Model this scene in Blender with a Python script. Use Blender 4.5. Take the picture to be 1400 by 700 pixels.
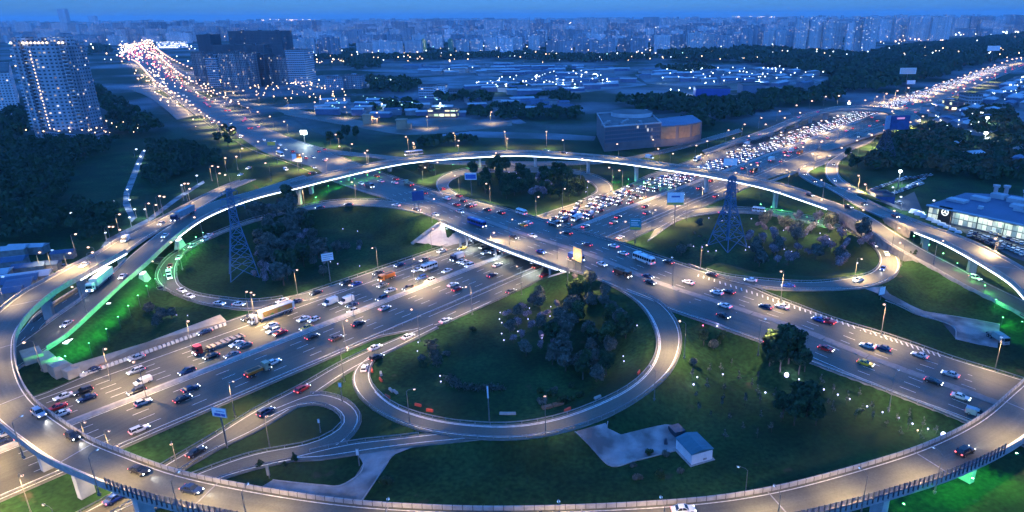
import bpy, bmesh, math, random
import numpy as np
from mathutils import Vector
rnd = random.Random(7); nr = np.random.RandomState(11)
SC = bpy.context.scene; COL = SC.collection
for _o in list(bpy.data.objects): bpy.data.objects.remove(_o)

# ------------------------------------------------------------------ camera
FPX, CX, CY, CAMH = 920.0, 780.0, 350.0, 100.0        # pixels of the 1400x700 photograph, metres
PITCH = math.atan((CY - (27 - 9*CX/1400))/FPX); ROLL = math.atan(9/1400)
cam = bpy.data.objects.new('camera', bpy.data.cameras.new('camera')); COL.objects.link(cam); SC.camera = cam
cam.data.sensor_fit = 'HORIZONTAL'; cam.data.sensor_width = 36; cam.data.lens = 36*FPX/1400
cam.data.shift_x = (700 - CX)/1400.0; cam.data.clip_start = 1; cam.data.clip_end = 90000
cam.location = (0, 0, CAMH)
from mathutils import Matrix
cam.rotation_euler = (Matrix.Rotation(math.radians(90) - PITCH, 3, 'X') @ Matrix.Rotation(-ROLL, 3, 'Z')).to_euler()

# ------------------------------------------------------------------ sky, sun, exposure
world = bpy.data.worlds.new('World'); SC.world = world; world.use_nodes = True
wn = world.node_tree; wn.nodes.clear()
SUN_EL, SUN_ROT = math.radians(6), math.radians(180)
sky = wn.nodes.new('ShaderNodeTexSky'); sky.sky_type = 'NISHITA'; sky.sun_disc = False
sky.sun_elevation = SUN_EL; sky.sun_rotation = SUN_ROT; sky.altitude = 100; sky.air_density = 1.0; sky.dust_density = 0.3; sky.ozone_density = 4.0
tint = wn.nodes.new('ShaderNodeMix'); tint.data_type = 'RGBA'; tint.blend_type = 'MULTIPLY'; tint.inputs[0].default_value = 1
tint.inputs[7].default_value = SKYTINT = (0.14, 0.55, 1.36, 1)
bg = wn.nodes.new('ShaderNodeBackground'); bg.inputs[1].default_value = 0.15
wo = wn.nodes.new('ShaderNodeOutputWorld')
# evening sky: dimmer towards the horizon, brighter overhead
wtc = wn.nodes.new('ShaderNodeTexCoord'); wsx = wn.nodes.new('ShaderNodeSeparateXYZ'); wmr = wn.nodes.new('ShaderNodeMapRange'); wmr.inputs[1].default_value = 0.03; wmr.inputs[2].default_value = 0.35; wmr.inputs[3].default_value = 0.8; wmr.inputs[4].default_value = 2.6
wmu = wn.nodes.new('ShaderNodeMix'); wmu.data_type = 'RGBA'; wmu.blend_type = 'MULTIPLY'; wmu.inputs[0].default_value = 1
wcr = wn.nodes.new('ShaderNodeValToRGB'); wcr.color_ramp.elements[0].position = 0.03; wcr.color_ramp.elements[0].color = (0.12, 0.34, 1.12, 1); wcr.color_ramp.elements[1].position = 0.35; wcr.color_ramp.elements[1].color = (0.26, 0.52, 0.84, 1)
wn.links.new(wsx.outputs[2], wcr.inputs[0]); wn.links.new(wcr.outputs[0], tint.inputs[7])
wn.links.new(wtc.outputs['Generated'], wsx.inputs[0]); wn.links.new(wsx.outputs[2], wmr.inputs[0]); wn.links.new(wmr.outputs[0], wmu.inputs[7]); wn.links.new(tint.outputs[2], wmu.inputs[6])
wn.links.new(sky.outputs[0], tint.inputs[6]); wn.links.new(wmu.outputs[2], bg.inputs[0]); wn.links.new(bg.outputs[0], wo.inputs[0])
sl = bpy.data.lights.new('sun', 'SUN'); sl.energy = 0.02; sl.angle = math.radians(20); sl.color = (0.55, 0.72, 1.0)
so = bpy.data.objects.new('sun', sl); COL.objects.link(so); so.rotation_euler = (math.radians(50), 0, math.radians(-30)); so.location = (0, 0, 300)
SC.view_settings.view_transform = 'Standard'; SC.view_settings.look = 'None'; SC.view_settings.exposure = 1.6; SC.view_settings.gamma = 1
SC.render.engine = 'CYCLES'; SC.cycles.use_denoising = True; SC.cycles.max_bounces = 3; SC.cycles.diffuse_bounces = 1; SC.cycles.use_adaptive_sampling = True; SC.cycles.adaptive_threshold = 0.03; SC.cycles.adaptive_min_samples = 24; SC.cycles.glossy_bounces = 2
SC.cycles.transmission_bounces = 2; SC.cycles.volume_bounces = 0; SC.cycles.transparent_max_bounces = 6; SC.cycles.use_light_tree = True
SC.cycles.caustics_reflective = False; SC.cycles.caustics_refractive = False; SC.cycles.sample_clamp_indirect = 4
LAMP_W = 7000.0; GK = 0.33; WARM = (1.0, 0.66, 0.30)

# ------------------------------------------------------------------ photograph pixel -> place on the ground
_c, _s = math.cos(ROLL), math.sin(ROLL)
def G(px, py, z=0.0):
    u = px - CX; v = py - CY; u, v = u*_c - v*_s, u*_s + v*_c
    dn = FPX*math.sin(PITCH) + v*math.cos(PITCH); t = (CAMH - z)/dn
    return np.array([u*t, (FPX*math.cos(PITCH) - v*math.sin(PITCH))*t])
def PJ(x, y, z):
    d = CAMH - z; w = y*math.cos(PITCH) + d*math.sin(PITCH)
    v = FPX*(d*math.cos(PITCH) - y*math.sin(PITCH))/w; u = FPX*x/w
    u, v = u*_c + v*_s, -u*_s + v*_c
    return CX + u, CY + v

# ------------------------------------------------------------------ materials
MATS = {}
def newmat(name):
    m = bpy.data.materials.new(name); m.use_nodes = True; nt = m.node_tree
    return m, nt, nt.nodes['Principled BSDF']
def N(nt, t, **kw):
    n = nt.nodes.new(t)
    for k, v in kw.items(): setattr(n, k, v)
    return n
def surf(name, c1, c2=None, scale=1.0, rough=0.8, metal=0.0, detail=4, stretch=None, coord='Object', c3=None, scale3=0.02, bump=0, spec=None):
    if name in MATS: return MATS[name]
    m, nt, b = newmat(name); b.inputs['Roughness'].default_value = rough; b.inputs['Metallic'].default_value = metal
    if spec is not None: b.inputs['Specular IOR Level'].default_value = spec
    c2 = c2 or tuple(x*0.75 for x in c1)
    tc = N(nt, 'ShaderNodeTexCoord'); mp = N(nt, 'ShaderNodeMapping'); nt.links.new(tc.outputs[coord], mp.inputs[0])
    if stretch: mp.inputs['Scale'].default_value = stretch
    no = N(nt, 'ShaderNodeTexNoise'); no.inputs['Scale'].default_value = scale; no.inputs['Detail'].default_value = detail
    nt.links.new(mp.outputs[0], no.inputs['Vector'])
    r = N(nt, 'ShaderNodeValToRGB'); r.color_ramp.elements[0].color = (*c1, 1); r.color_ramp.elements[1].color = (*c2, 1)
    r.color_ramp.elements[0].position = 0.35; r.color_ramp.elements[1].position = 0.65
    nt.links.new(no.outputs[0], r.inputs[0]); out = r.outputs[0]
    if c3:
        n3 = N(nt, 'ShaderNodeTexNoise'); n3.inputs['Scale'].default_value = scale3; n3.inputs['Detail'].default_value = 5; nt.links.new(tc.outputs[coord], n3.inputs['Vector'])
        r3 = N(nt, 'ShaderNodeValToRGB'); r3.color_ramp.elements[0].position = 0.42; r3.color_ramp.elements[1].position = 0.6; nt.links.new(n3.outputs[0], r3.inputs[0])
        mx = N(nt, 'ShaderNodeMix', data_type='RGBA'); nt.links.new(r3.outputs[0], mx.inputs[0]); nt.links.new(out, mx.inputs[6]); mx.inputs[7].default_value = (*c3, 1); out = mx.outputs[2]
    nt.links.new(out, b.inputs['Base Color'])
    if bump:
        bp = N(nt, 'ShaderNodeBump'); bp.inputs['Strength'].default_value = bump; bp.inputs['Distance'].default_value = 0.3; nt.links.new(no.outputs[0], bp.inputs['Height']); nt.links.new(bp.outputs[0], b.inputs['Normal'])
    MATS[name] = m; return m
def glow(name, col, strength, sample=False):
    if name in MATS: return MATS[name]
    m, nt, b = newmat(name); b.inputs['Base Color'].default_value = (0.6, 0.6, 0.6, 1)
    b.inputs['Emission Color'].default_value = (*col, 1); b.inputs['Emission Strength'].default_value = strength*GK
    if not sample: m.cycles.emission_sampling = 'NONE'
    MATS[name] = m; return m
def road_mat(name, base, tracks=0.35, lane=3.7):
    """asphalt with wear running along the road: UV = (metres across, metres along)"""
    m, nt, b = newmat(name); b.inputs['Roughness'].default_value = 0.62; b.inputs['Specular IOR Level'].default_value = 0.3
    tc = N(nt, 'ShaderNodeTexCoord')
    mp = N(nt, 'ShaderNodeMapping'); mp.inputs['Scale'].default_value = (1.1, 0.012, 1); nt.links.new(tc.outputs['UV'], mp.inputs[0])
    n1 = N(nt, 'ShaderNodeTexNoise'); n1.inputs['Scale'].default_value = 1.0; n1.inputs['Detail'].default_value = 3; nt.links.new(mp.outputs[0], n1.inputs['Vector'])
    n2 = N(nt, 'ShaderNodeTexNoise'); n2.inputs['Scale'].default_value = 0.08; n2.inputs['Detail'].default_value = 6; nt.links.new(tc.outputs['Object'], n2.inputs['Vector'])
    n3 = N(nt, 'ShaderNodeTexNoise'); n3.inputs['Scale'].default_value = 2.5; n3.inputs['Detail'].default_value = 3; nt.links.new(tc.outputs['Object'], n3.inputs['Vector'])
    a = N(nt, 'ShaderNodeMath', operation='MULTIPLY_ADD'); nt.links.new(n1.outputs[0], a.inputs[0]); a.inputs[1].default_value = tracks*2; a.inputs[2].default_value = 1 - tracks
    c = N(nt, 'ShaderNodeMath', operation='MULTIPLY_ADD'); nt.links.new(n2.outputs[0], c.inputs[0]); c.inputs[1].default_value = 1.1; c.inputs[2].default_value = 0.45
    d = N(nt, 'ShaderNodeMath', operation='MULTIPLY_ADD'); nt.links.new(n3.outputs[0], d.inputs[0]); d.inputs[1].default_value = 0.7; d.inputs[2].default_value = 0.65
    e = N(nt, 'ShaderNodeMath', operation='MULTIPLY'); nt.links.new(a.outputs[0], e.inputs[0]); nt.links.new(c.outputs[0], e.inputs[1])
    f = N(nt, 'ShaderNodeMath', operation='MULTIPLY'); nt.links.new(e.outputs[0], f.inputs[0]); nt.links.new(d.outputs[0], f.inputs[1])
    v = N(nt, 'ShaderNodeMix', data_type='RGBA', blend_type='MULTIPLY'); v.inputs[0].default_value = 1; v.inputs[6].default_value = (*base, 1); nt.links.new(f.outputs[0], v.inputs[7])
    nt.links.new(v.outputs[2], b.inputs['Base Color']); MATS[name] = m; return m
def facade(name, wall, floor_h=2.9, bay=3.2, lit=0.12, wx=0.55, wz=0.5, glass=(0.02, 0.03, 0.05), litc=(1, 0.62, 0.3), litc2=(0.85, 0.93, 1), power=2.0, strips=0.0, seed=0.0):
    """wall with punched windows: UV = (metres along wall, metres above ground); a few of them lit"""
    if name in MATS: return MATS[name]
    m, nt, b = newmat(name); L = nt.links
    tc = N(nt, 'ShaderNodeTexCoord'); sx = N(nt, 'ShaderNodeSeparateXYZ'); L.new(tc.outputs['UV'], sx.inputs[0]); oi = N(nt, 'ShaderNodeObjectInfo')
    def M(op, a, c=None, cl=False):
        n = N(nt, 'ShaderNodeMath', operation=op); n.use_clamp = cl
        for i, x in enumerate((a, c)):
            if x is None: continue
            if isinstance(x, (int, float)): n.inputs[i].default_value = x
            else: L.new(x, n.inputs[i])
        return n.outputs[0]
    u = M('DIVIDE', sx.outputs[0], bay); v = M('DIVIDE', sx.outputs[1], floor_h)
    fu, fv, iu, iv = M('FRACT', u), M('FRACT', v), M('FLOOR', u), M('FLOOR', v)
    inu = M('LESS_THAN', M('ABSOLUTE', M('SUBTRACT', fu, 0.5)), wx/2); inv = M('LESS_THAN', M('ABSOLUTE', M('SUBTRACT', fv, 0.55)), wz/2)
    win = M('MULTIPLY', inu, inv)
    cb = N(nt, 'ShaderNodeCombineXYZ'); L.new(iu, cb.inputs[0]); L.new(iv, cb.inputs[1]); L.new(M('ADD', M('MULTIPLY', oi.outputs['Random'], 91.0), seed), cb.inputs[2])
    wn1 = N(nt, 'ShaderNodeTexWhiteNoise', noise_dimensions='3D'); L.new(cb.outputs[0], wn1.inputs['Vector'])
    islit = M('MULTIPLY', M('LESS_THAN', wn1.outputs['Value'], lit), win)
    sep = N(nt, 'ShaderNodeSeparateColor'); L.new(wn1.outputs['Color'], sep.inputs[0])
    cu = N(nt, 'ShaderNodeCombineXYZ'); L.new(iu, cu.inputs[0]); L.new(oi.outputs['Random'], cu.inputs[1])
    wn2 = N(nt, 'ShaderNodeTexWhiteNoise', noise_dimensions='2D'); L.new(cu.outputs[0], wn2.inputs['Vector'])
    wv = M('ADD', M('MULTIPLY', wn2.outputs['Value'], strips), 1 - strips/2)
    ov = M('ADD', M('MULTIPLY', oi.outputs['Random'], 0.5), 0.75)
    wc = N(nt, 'ShaderNodeMix', data_type='RGBA', blend_type='MULTIPLY'); wc.inputs[0].default_value = 1; wc.inputs[6].default_value = (*wall, 1); L.new(M('MULTIPLY', wv, ov), wc.inputs[7])
    mx = N(nt, 'ShaderNodeMix', data_type='RGBA'); L.new(win, mx.inputs[0]); L.new(wc.outputs[2], mx.inputs[6]); mx.inputs[7].default_value = (*glass, 1)
    L.new(mx.outputs[2], b.inputs['Base Color']); b.inputs['Roughness'].default_value = 0.7
    lc = N(nt, 'ShaderNodeMix', data_type='RGBA'); L.new(sep.outputs[1], lc.inputs[0]); lc.inputs[6].default_value = (*litc, 1); lc.inputs[7].default_value = (*litc2, 1)
    L.new(lc.outputs[2], b.inputs['Emission Color']); L.new(M('MULTIPLY', islit, M('MULTIPLY', sep.outputs[2], power*2*GK)), b.inputs['Emission Strength'])
    m.cycles.emission_sampling = 'NONE'; MATS[name] = m; return m

M_ASPH = road_mat('highway_asphalt', (0.083, 0.083, 0.064)); M_ASPH2 = road_mat('street_asphalt', (0.084, 0.086, 0.074), 0.3); M_RAMP = road_mat('ramp_asphalt', (0.095, 0.096, 0.077), 0.25)
M_LOT = surf('service_yard_paving', (0.30, 0.31, 0.31), (0.22, 0.225, 0.23), 0.25, 0.9, c3=(0.10, 0.10, 0.10), scale3=0.12)
M_PAINT = surf('white_road_paint', (0.75, 0.74, 0.70), (0.45, 0.44, 0.42), 1.5, 0.6)
M_CONC = surf('concrete', (0.36, 0.35, 0.33), (0.26, 0.25, 0.24), 0.8, 0.85); M_CONCD = surf('weathered_concrete', (0.24, 0.23, 0.22), (0.15, 0.145, 0.14), 0.5, 0.9)
M_BEIGE = surf('beige_concrete', (0.46, 0.40, 0.32), (0.38, 0.33, 0.26), 0.6, 0.85)
M_GALV = surf('galvanised_steel', (0.34, 0.34, 0.35), (0.22, 0.22, 0.23), 2.0, 0.5, 0.5); M_DARK = surf('dark_painted_steel', (0.05, 0.065, 0.09), (0.03, 0.04, 0.055), 1, 0.5, 0.2)
M_POLE = surf('lamp_post_steel', (0.20, 0.19, 0.18), (0.14, 0.135, 0.13), 2, 0.5, 0.3)
M_GRASS = surf('mown_grass', (0.026, 0.075, 0.020), (0.014, 0.044, 0.014), 0.06, 0.95, detail=9, c3=(0.045, 0.066, 0.022), scale3=0.018, bump=0.3, spec=0.1)

# ------------------------------------------------------------------ mesh builder
class MB:
    def __init__(s): s.V = []; s.F = []; s.M = []; s.U = []
    def face(s, pts, m=0, uv=None):
        i = len(s.V); s.V += [tuple(map(float, p)) for p in pts]; s.F.append(tuple(range(i, i + len(pts)))); s.M.append(m)
        s.U.append(uv if uv else [(p[0], p[1]) for p in pts])
    def wallq(s, a, b, z0, z1, m=0, u0=0.0, zb=None):
        L = math.hypot(b[0]-a[0], b[1]-a[1]); zb = z0 if zb is None else zb
        s.face([(a[0], a[1], z0), (b[0], b[1], z0), (b[0], b[1], z1), (a[0], a[1], z1)], m, [(u0, z0-zb), (u0+L, z0-zb), (u0+L, z1-zb), (u0, z1-zb)])
    def prism(s, poly, z0, z1, mw=0, mt=None, bottom=False):
        """upright prism on a counter-clockwise outline"""
        n = len(poly); u = 0.0
        for i in range(n):
            a, b = poly[i], poly[(i+1) % n]; s.wallq(a, b, z0, z1, mw, u, z0); u += math.hypot(b[0]-a[0], b[1]-a[1])
        s.face([(p[0], p[1], z1) for p in poly], mw if mt is None else mt)
        if bottom: s.face([(p[0], p[1], z0) for p in reversed(poly)], mw if mt is None else mt)
    def box(s, cx, cy, z0, lx, ly, lz, a=0.0, mw=0, mt=None):
        s.prism(rect(cx, cy, lx, ly, a), z0, z0+lz, mw, mt, True)
    def frust(s, r0, r1, z0, z1, mw=0, mt=None):
        n = len(r0)
        for i in range(n):
            j = (i+1) % n; s.face([(*r0[i], z0), (*r0[j], z0), (*r1[j], z1), (*r1[i], z1)], mw)
        s.face([(*p, z1) for p in r1], mw if mt is None else mt); s.face([(*p, z0) for p in reversed(r0)], mw)
    def tube(s, p, q, r0, r1=None, n=6, m=0):
        p, q = Vector(p), Vector(q); r1 = r0 if r1 is None else r1; d = (q-p).normalized()
        a = d.orthogonal().normalized(); b = d.cross(a); A = []; B = []
        for k in range(n):
            t = 2*math.pi*k/n; w = a*math.cos(t) + b*math.sin(t); A.append(p + w*r0); B.append(q + w*r1)
        for k in range(n): j = (k+1) % n; s.face([A[k], A[j], B[j], B[k]], m)
        s.face(B, m); s.face(A[::-1], m)
    def ball(s, c, r, m=0, n=8, k=5, sz=1.0):
        for i in range(k):
            t0, t1 = math.pi*i/k, math.pi*(i+1)/k
            for j in range(n):
                p0, p1 = 2*math.pi*j/n, 2*math.pi*(j+1)/n
                P = lambda t, p: (c[0]+r*math.sin(t)*math.cos(p), c[1]+r*math.sin(t)*math.sin(p), c[2]+r*sz*math.cos(t))
                pts = [P(t0, p0), P(t1, p0), P(t1, p1), P(t0, p1)]
                if i == 0: pts = [pts[0], pts[1], pts[2]]
                elif i == k-1: pts = [pts[0], pts[1], pts[3]]
                s.face(pts, m)
    def mesh(s, name, mats):
        me = bpy.data.meshes.new(name); me.from_pydata(s.V, [], s.F)
        for m in mats: me.materials.append(m)
        if s.F:
            me.polygons.foreach_set('material_index', s.M)
            uv = me.uv_layers.new(name='UVMap'); uv.data.foreach_set('uv', [c for f in s.U for p in f for c in p])
        me.update(); return me
    def build(s, name, mats, parent=None, loc=None, rz=0):
        if not isinstance(mats, (list, tuple)): mats = [mats]
        return link(name, s.mesh(name, mats), parent, loc, rz)
def rect(cx, cy, lx, ly, a=0.0):
    c, s_ = math.cos(a), math.sin(a)
    return [(cx + x*c - y*s_, cy + x*s_ + y*c) for x, y in ((-lx/2, -ly/2), (lx/2, -ly/2), (lx/2, ly/2), (-lx/2, ly/2))]
def link(name, data, parent=None, loc=None, rz=0):
    o = bpy.data.objects.new(name, data); COL.objects.link(o)
    if parent is not None: o.parent = parent
    if loc is not None: o.location = loc
    o.rotation_euler = (0, 0, rz); return o
REG = []
def tag(o, label, cat, group=None, px=None):
    o['category'] = cat
    if group: o['group'] = group
    REG.append((o, label, px)); return o
def empty(name, loc, rz=0):
    o = link(name, None, None, loc, rz); o.empty_display_size = 0.5; return o
def struct(o, label=None, kind='structure'):
    o['kind'] = kind
    if label: o['label'] = label
    return o
def add_light(kind, name, loc, power, col, parent=None, size=0.3, angle=None, rot=(0, 0, 0), blend=1.0):
    l = bpy.data.lights.new(name, kind); l.energy = power; l.color = col; l.shadow_soft_size = size
    if kind == 'SPOT': l.spot_size = angle; l.spot_blend = blend
    o = bpy.data.objects.new(name, l); COL.objects.link(o); o.location = loc; o.rotation_euler = rot
    if parent is not None: o.parent = parent
    return o
def aim(o, target_dir):
    o.rotation_euler = Vector(target_dir).to_track_quat('-Z', 'Y').to_euler()
def np_mesh(name, V, Q, mats, mi=None, tri=False):
    k = 3 if tri else 4; me = bpy.data.meshes.new(name); me.vertices.add(len(V)); me.vertices.foreach_set('co', V.astype(np.float32).ravel())
    me.loops.add(len(Q)*k); me.loops.foreach_set('vertex_index', Q.astype(np.int32).ravel()); me.polygons.add(len(Q))
    me.polygons.foreach_set('loop_start', np.arange(0, len(Q)*k, k, dtype=np.int32))
    for m in mats: me.materials.append(m)
    if mi is not None: me.polygons.foreach_set('material_index', mi.astype(np.int32))
    me.update(calc_edges=True); return me

# ------------------------------------------------------------------ roads as ribbons
def catmull(P, step=3.0):
    P = np.asarray(P, float); P = P[np.r_[True, np.linalg.norm(np.diff(P[:, :2], axis=0), axis=1) > 1e-3]] if len(P) > 2 else P
    E = np.vstack([2*P[0]-P[1], P, 2*P[-1]-P[-2]]); out = []
    for i in range(1, len(E)-2):
        p0, p1, p2, p3 = E[i-1], E[i], E[i+1], E[i+2]; n = max(2, int(np.linalg.norm((p2-p1)[:2])/step)+1)
        def kn(a, b): return max(np.linalg.norm((b-a)[:2])**0.5, 1e-3)
        t0 = 0; t1 = t0+kn(p0, p1); t2 = t1+kn(p1, p2); t3 = t2+kn(p2, p3)
        for t in np.linspace(t1, t2, n, endpoint=False):
            A1 = (t1-t)/(t1-t0)*p0+(t-t0)/(t1-t0)*p1; A2 = (t2-t)/(t2-t1)*p1+(t-t1)/(t2-t1)*p2; A3 = (t3-t)/(t3-t2)*p2+(t-t2)/(t3-t2)*p3
            B1 = (t2-t)/(t2-t0)*A1+(t-t0)/(t2-t0)*A2; B2 = (t3-t)/(t3-t1)*A2+(t-t1)/(t3-t1)*A3
            out.append((t2-t)/(t2-t1)*B1+(t-t1)/(t2-t1)*B2)
    out.append(E[-2]); return np.array(out)
def resample(P, n):
    d = np.r_[0, np.cumsum(np.linalg.norm(np.diff(P[:, :2], axis=0), axis=1))]; t = np.linspace(0, d[-1], n)
    return np.column_stack([np.interp(t, d, P[:, k]) for k in range(P.shape[1])])
def zpath(pts):      # [(px, py, z), ...] -> world polyline
    return catmull([[*G(x, y, z), z] for x, y, z in pts])
RIBS = {}; _ri = [0]
class Rib:
    """a strip of road between its left edge A and right edge B (left and right of travel order)"""
    def __init__(s, name, A=None, B=None, C=None, w=None, ground=True):
        if C is not None:                        # centre line or one edge plus width (w > 0 to the right of it)
            A = C; d = np.gradient(A[:, :2], axis=0); d /= np.linalg.norm(d, axis=1)[:, None]; nn = np.column_stack([d[:, 1], -d[:, 0]])
            ww = np.interp(np.linspace(0, 1, len(A)), np.linspace(0, 1, len(w)), w) if hasattr(w, '__len__') else w*np.ones(len(A))
            B = np.column_stack([A[:, :2] + nn*ww[:, None], A[:, 2]])
        L = max(np.linalg.norm(np.diff(A[:, :2], axis=0), axis=1).sum(), np.linalg.norm(np.diff(B[:, :2], axis=0), axis=1).sum()); n = max(4, int(L/3))
        s.A, s.B = resample(A, n), resample(B, n); z = (s.A[:, 2] + s.B[:, 2])/2; s.A[:, 2] = s.B[:, 2] = z; s.z = z
        s.C = (s.A + s.B)/2; s.w = np.linalg.norm((s.A-s.B)[:, :2], axis=1); s.name = name; s.ground = ground; s.lift = 0.012*_ri[0]; _ri[0] += 1
        s.s = np.r_[0, np.cumsum(np.linalg.norm(np.diff(s.C[:, :2], axis=0), axis=1))]; s.L = s.s[-1]
        d = np.gradient(s.C[:, :2], axis=0); s.d = d/np.linalg.norm(d, axis=1)[:, None]; RIBS[name] = s
    def at(s, q, f):         # point at distance q along, fraction f from A to B
        g = lambda P: np.array([np.interp(q, s.s, P[:, k]) for k in range(3)])
        a, b = g(s.A), g(s.B); return a + (b-a)*f
    def off(s, q, m):        # m metres from A (m >= 0) or from B (m < 0)
        w = np.interp(q, s.s, s.w); return s.at(q, (m/w) if m >= 0 else 1 + m/w)
    def head(s, q): return np.array([np.interp(q, s.s, s.d[:, 0]), np.interp(q, s.s, s.d[:, 1])])
    def near(s, p):
        i = int(np.argmin(((s.C[:, :2]-p[:2])**2).sum(1))); return i
    def hit(s, px, py):
        z = 0.0
        for _ in range(5): g = G(px, py, z); i = s.near(g); z = s.z[i]
        return g, z, s.d[i], s.s[i]
    def surface(s, mat, label=None, skirt=0.5, kind='road', mskirt=None):
        m = MB(); w = s.w; Z = s.lift
        A, B = s.A + [0, 0, Z], s.B + [0, 0, Z]
        for i in range(len(A)-1):
            m.face([A[i], A[i+1], B[i+1], B[i]][::-1], 0, [(0, s.s[i]), (0, s.s[i+1]), (w[i+1], s.s[i+1]), (w[i], s.s[i])][::-1])
            dz = np.array([0, 0, -skirt])
            m.face([A[i], A[i+1], A[i+1]+dz, A[i]+dz], 1); m.face([B[i+1], B[i], B[i]+dz, B[i+1]+dz], 1)
        o = m.build(kind, [mat, mskirt or M_CONCD]); s.obj = struct(o, label); return o
    def paint(s, specs, parent=None, q0=0, q1=None):
        """specs: (offset metres from A or negative from B, width, dash on, dash off)"""
        q1 = s.L if q1 is None else q1
        for sp in specs:
            m = MB()
            off, wd, on, gap = sp[:4]; a0 = sp[4] if len(sp) > 4 else q0; a1 = sp[5] if len(sp) > 5 else q1
            q = a0; seg = 3.0
            while q < a1 - 0.5:
                e = min(a1, q + (on if gap else seg)); P, Q = s.off(q, off), s.off(e, off); d = (Q-P)[:2]; L = np.linalg.norm(d)
                if L > 0.05:
                    nn = np.array([-d[1], d[0]])/L*wd/2; zz = s.lift + 0.02
                    m.face([(P[0]-nn[0], P[1]-nn[1], P[2]+zz), (Q[0]-nn[0], Q[1]-nn[1], Q[2]+zz), (Q[0]+nn[0], Q[1]+nn[1], Q[2]+zz), (P[0]+nn[0], P[1]+nn[1], P[2]+zz)])
                q = e + gap
            m.build('road_marking', [M_PAINT], parent or s.obj)
def sweep(P, prof, mat, name, parent=None, closed=True, uvs=True):
    """carry a cross-section (sideways metres to the right, up metres) along a polyline"""
    P = np.asarray(P); d = np.gradient(P[:, :2], axis=0); d /= np.maximum(np.linalg.norm(d, axis=1), 1e-6)[:, None]; nn = np.column_stack([d[:, 1], -d[:, 0]]); m = MB()
    S = np.r_[0, np.cumsum(np.linalg.norm(np.diff(P[:, :2], axis=0), axis=1))]
    R = [[(P[i, 0]+nn[i, 0]*x, P[i, 1]+nn[i, 1]*x, P[i, 2]+z) for x, z in prof] for i in range(len(P))]; k = len(prof)
    for i in range(len(P)-1):
        for j in range(k if closed else k-1):
            l = (j+1) % k; m.face([R[i][j], R[i+1][j], R[i+1][l], R[i][l]], 0, [(S[i], j), (S[i+1], j), (S[i+1], j+1), (S[i], j+1)])
    if closed: m.face(R[0][::-1]); m.face(R[-1])
    return m.build(name, [mat], parent)
def guardrail(P, label, group='steel guardrails along the roads', post=4.0):
    P = resample(np.asarray(P), max(3, int(np.linalg.norm(np.diff(np.asarray(P)[:, :2], axis=0), axis=1).sum()/post)+1))
    r = empty('guardrail', tuple(P[len(P)//2])); r.location = (0, 0, 0)
    sweep(P, [(-.04, .55), (.04, .55), (.04, .85), (-.04, .85)], M_GALV, 'rail', r); m = MB()
    for p in P: m.box(p[0], p[1], p[2]-0.6, .14, .14, 1.3)
    m.build('post_row', [M_GALV], r)
    c = P[len(P)//2]; tag(r, label, 'guardrail', group, PJ(*c)[0]); return r
# ------------------------------------------------------------------ main highway as (distance along, distance across) coordinates
_th = math.radians(50.5); _e = np.array([math.cos(_th), math.sin(_th)]); _n = np.array([-_e[1], _e[0]]); _O = G(459, 433)
_k = [7.60294126e-09, -2.66581251e-05, 2.36955082e-02, -2.25816210e+00]
def _mt(s_):
    s2 = np.clip(s_, -110, 1650); return np.polyval(_k, s2) + (s_-s2)*(np.polyval(np.polyder(_k), s2))
def MK(s_, t, z=0.0):
    dt = np.polyval(np.polyder(_k), np.clip(s_, -110, 1650)); m = _O + _e*s_ + _n*_mt(s_); nn = _n - _e*dt; nn /= np.linalg.norm(nn)
    return np.array([*(m + nn*t), z])
def MKst(px, py):
    g = G(px, py) - _O; s_ = g @ _e; return s_, g @ _n - _mt(s_)
def MKhead(s_):
    d = MK(s_+1, 0)-MK(s_-1, 0); return d[:2]/np.linalg.norm(d[:2])
S0, S1 = -290, 2600
ss = np.r_[np.arange(S0, 700, 10), np.arange(700, S1, 40)]
t_far = lambda s_: np.interp(s_, [-300, -75, -60, 160, 210, 260, 340, 500, 560, 640, 800, 2600], [24, 24, 30, 30, 28, 34, 36, 34, 31, 28, 29, 25])
t_near = lambda s_: np.interp(s_, [-300, 0, 18, 300, 345, 470, 560, 900, 1300, 2600], [-23.3, -23.3, -33, -33, -40, -46, -33, -26, -21, -21])
hw = Rib('highway', np.array([MK(q, t_far(q)) for q in ss]), np.array([MK(q, t_near(q)) for q in ss]))

# traced edges: (px, py, height)
def E(*p): return zpath(p)
ring_in = E((430,249,12),(416,253,12),(350,269,11.5),(286,293,10.5),(243,322,9.2),(200,361,8),(169,389,7.2),(128,427,6),(86,463,5),(43,490,4),(0,520,3),(-60,560,1.5))[::-1]
Bl = E((416,239,12),(350,259,11.6),(286,278,10.5),(232,308,9.2),(183,345,8),(137,388,7.2),(112,407,6.5),(79,431,5.4),(31,466,4.2),(-10,495,3),(-70,535,1.5))[::-1]
Ai = E((350,245,4.2),(325,255,5),(286,277,7),(250,298,8),(205,322,9),(171,345,10),(140,362,10.6),(107,381,11),(75,400,11),(41,430,11),(24,455,11),(21,478,11),(24,503,11),(35,530,11),(53,552,11),(91,580,11),(126,602,11),(165,618,11),(243,646,11),(350,669,11),(464,686,11),(550,693,11),(700,697,11),(943,686,11),(1050,671,11),(1161,643,11),(1261,611,11),(1336,574,11),(1381,537,11),(1400,520,11),(1418,497,11),(1428,470,11),(1424,435,11),(1400,404,11),(1384,387,11),(1353,366,11),(1290,331,11),(1247,314,10.5),(1215,301,9.8),(1176,284,8.5),(1150,268,7.2),(1128,255,5))
_n1 = len(Ai); _f = np.linspace(0, 1, _n1)
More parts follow.
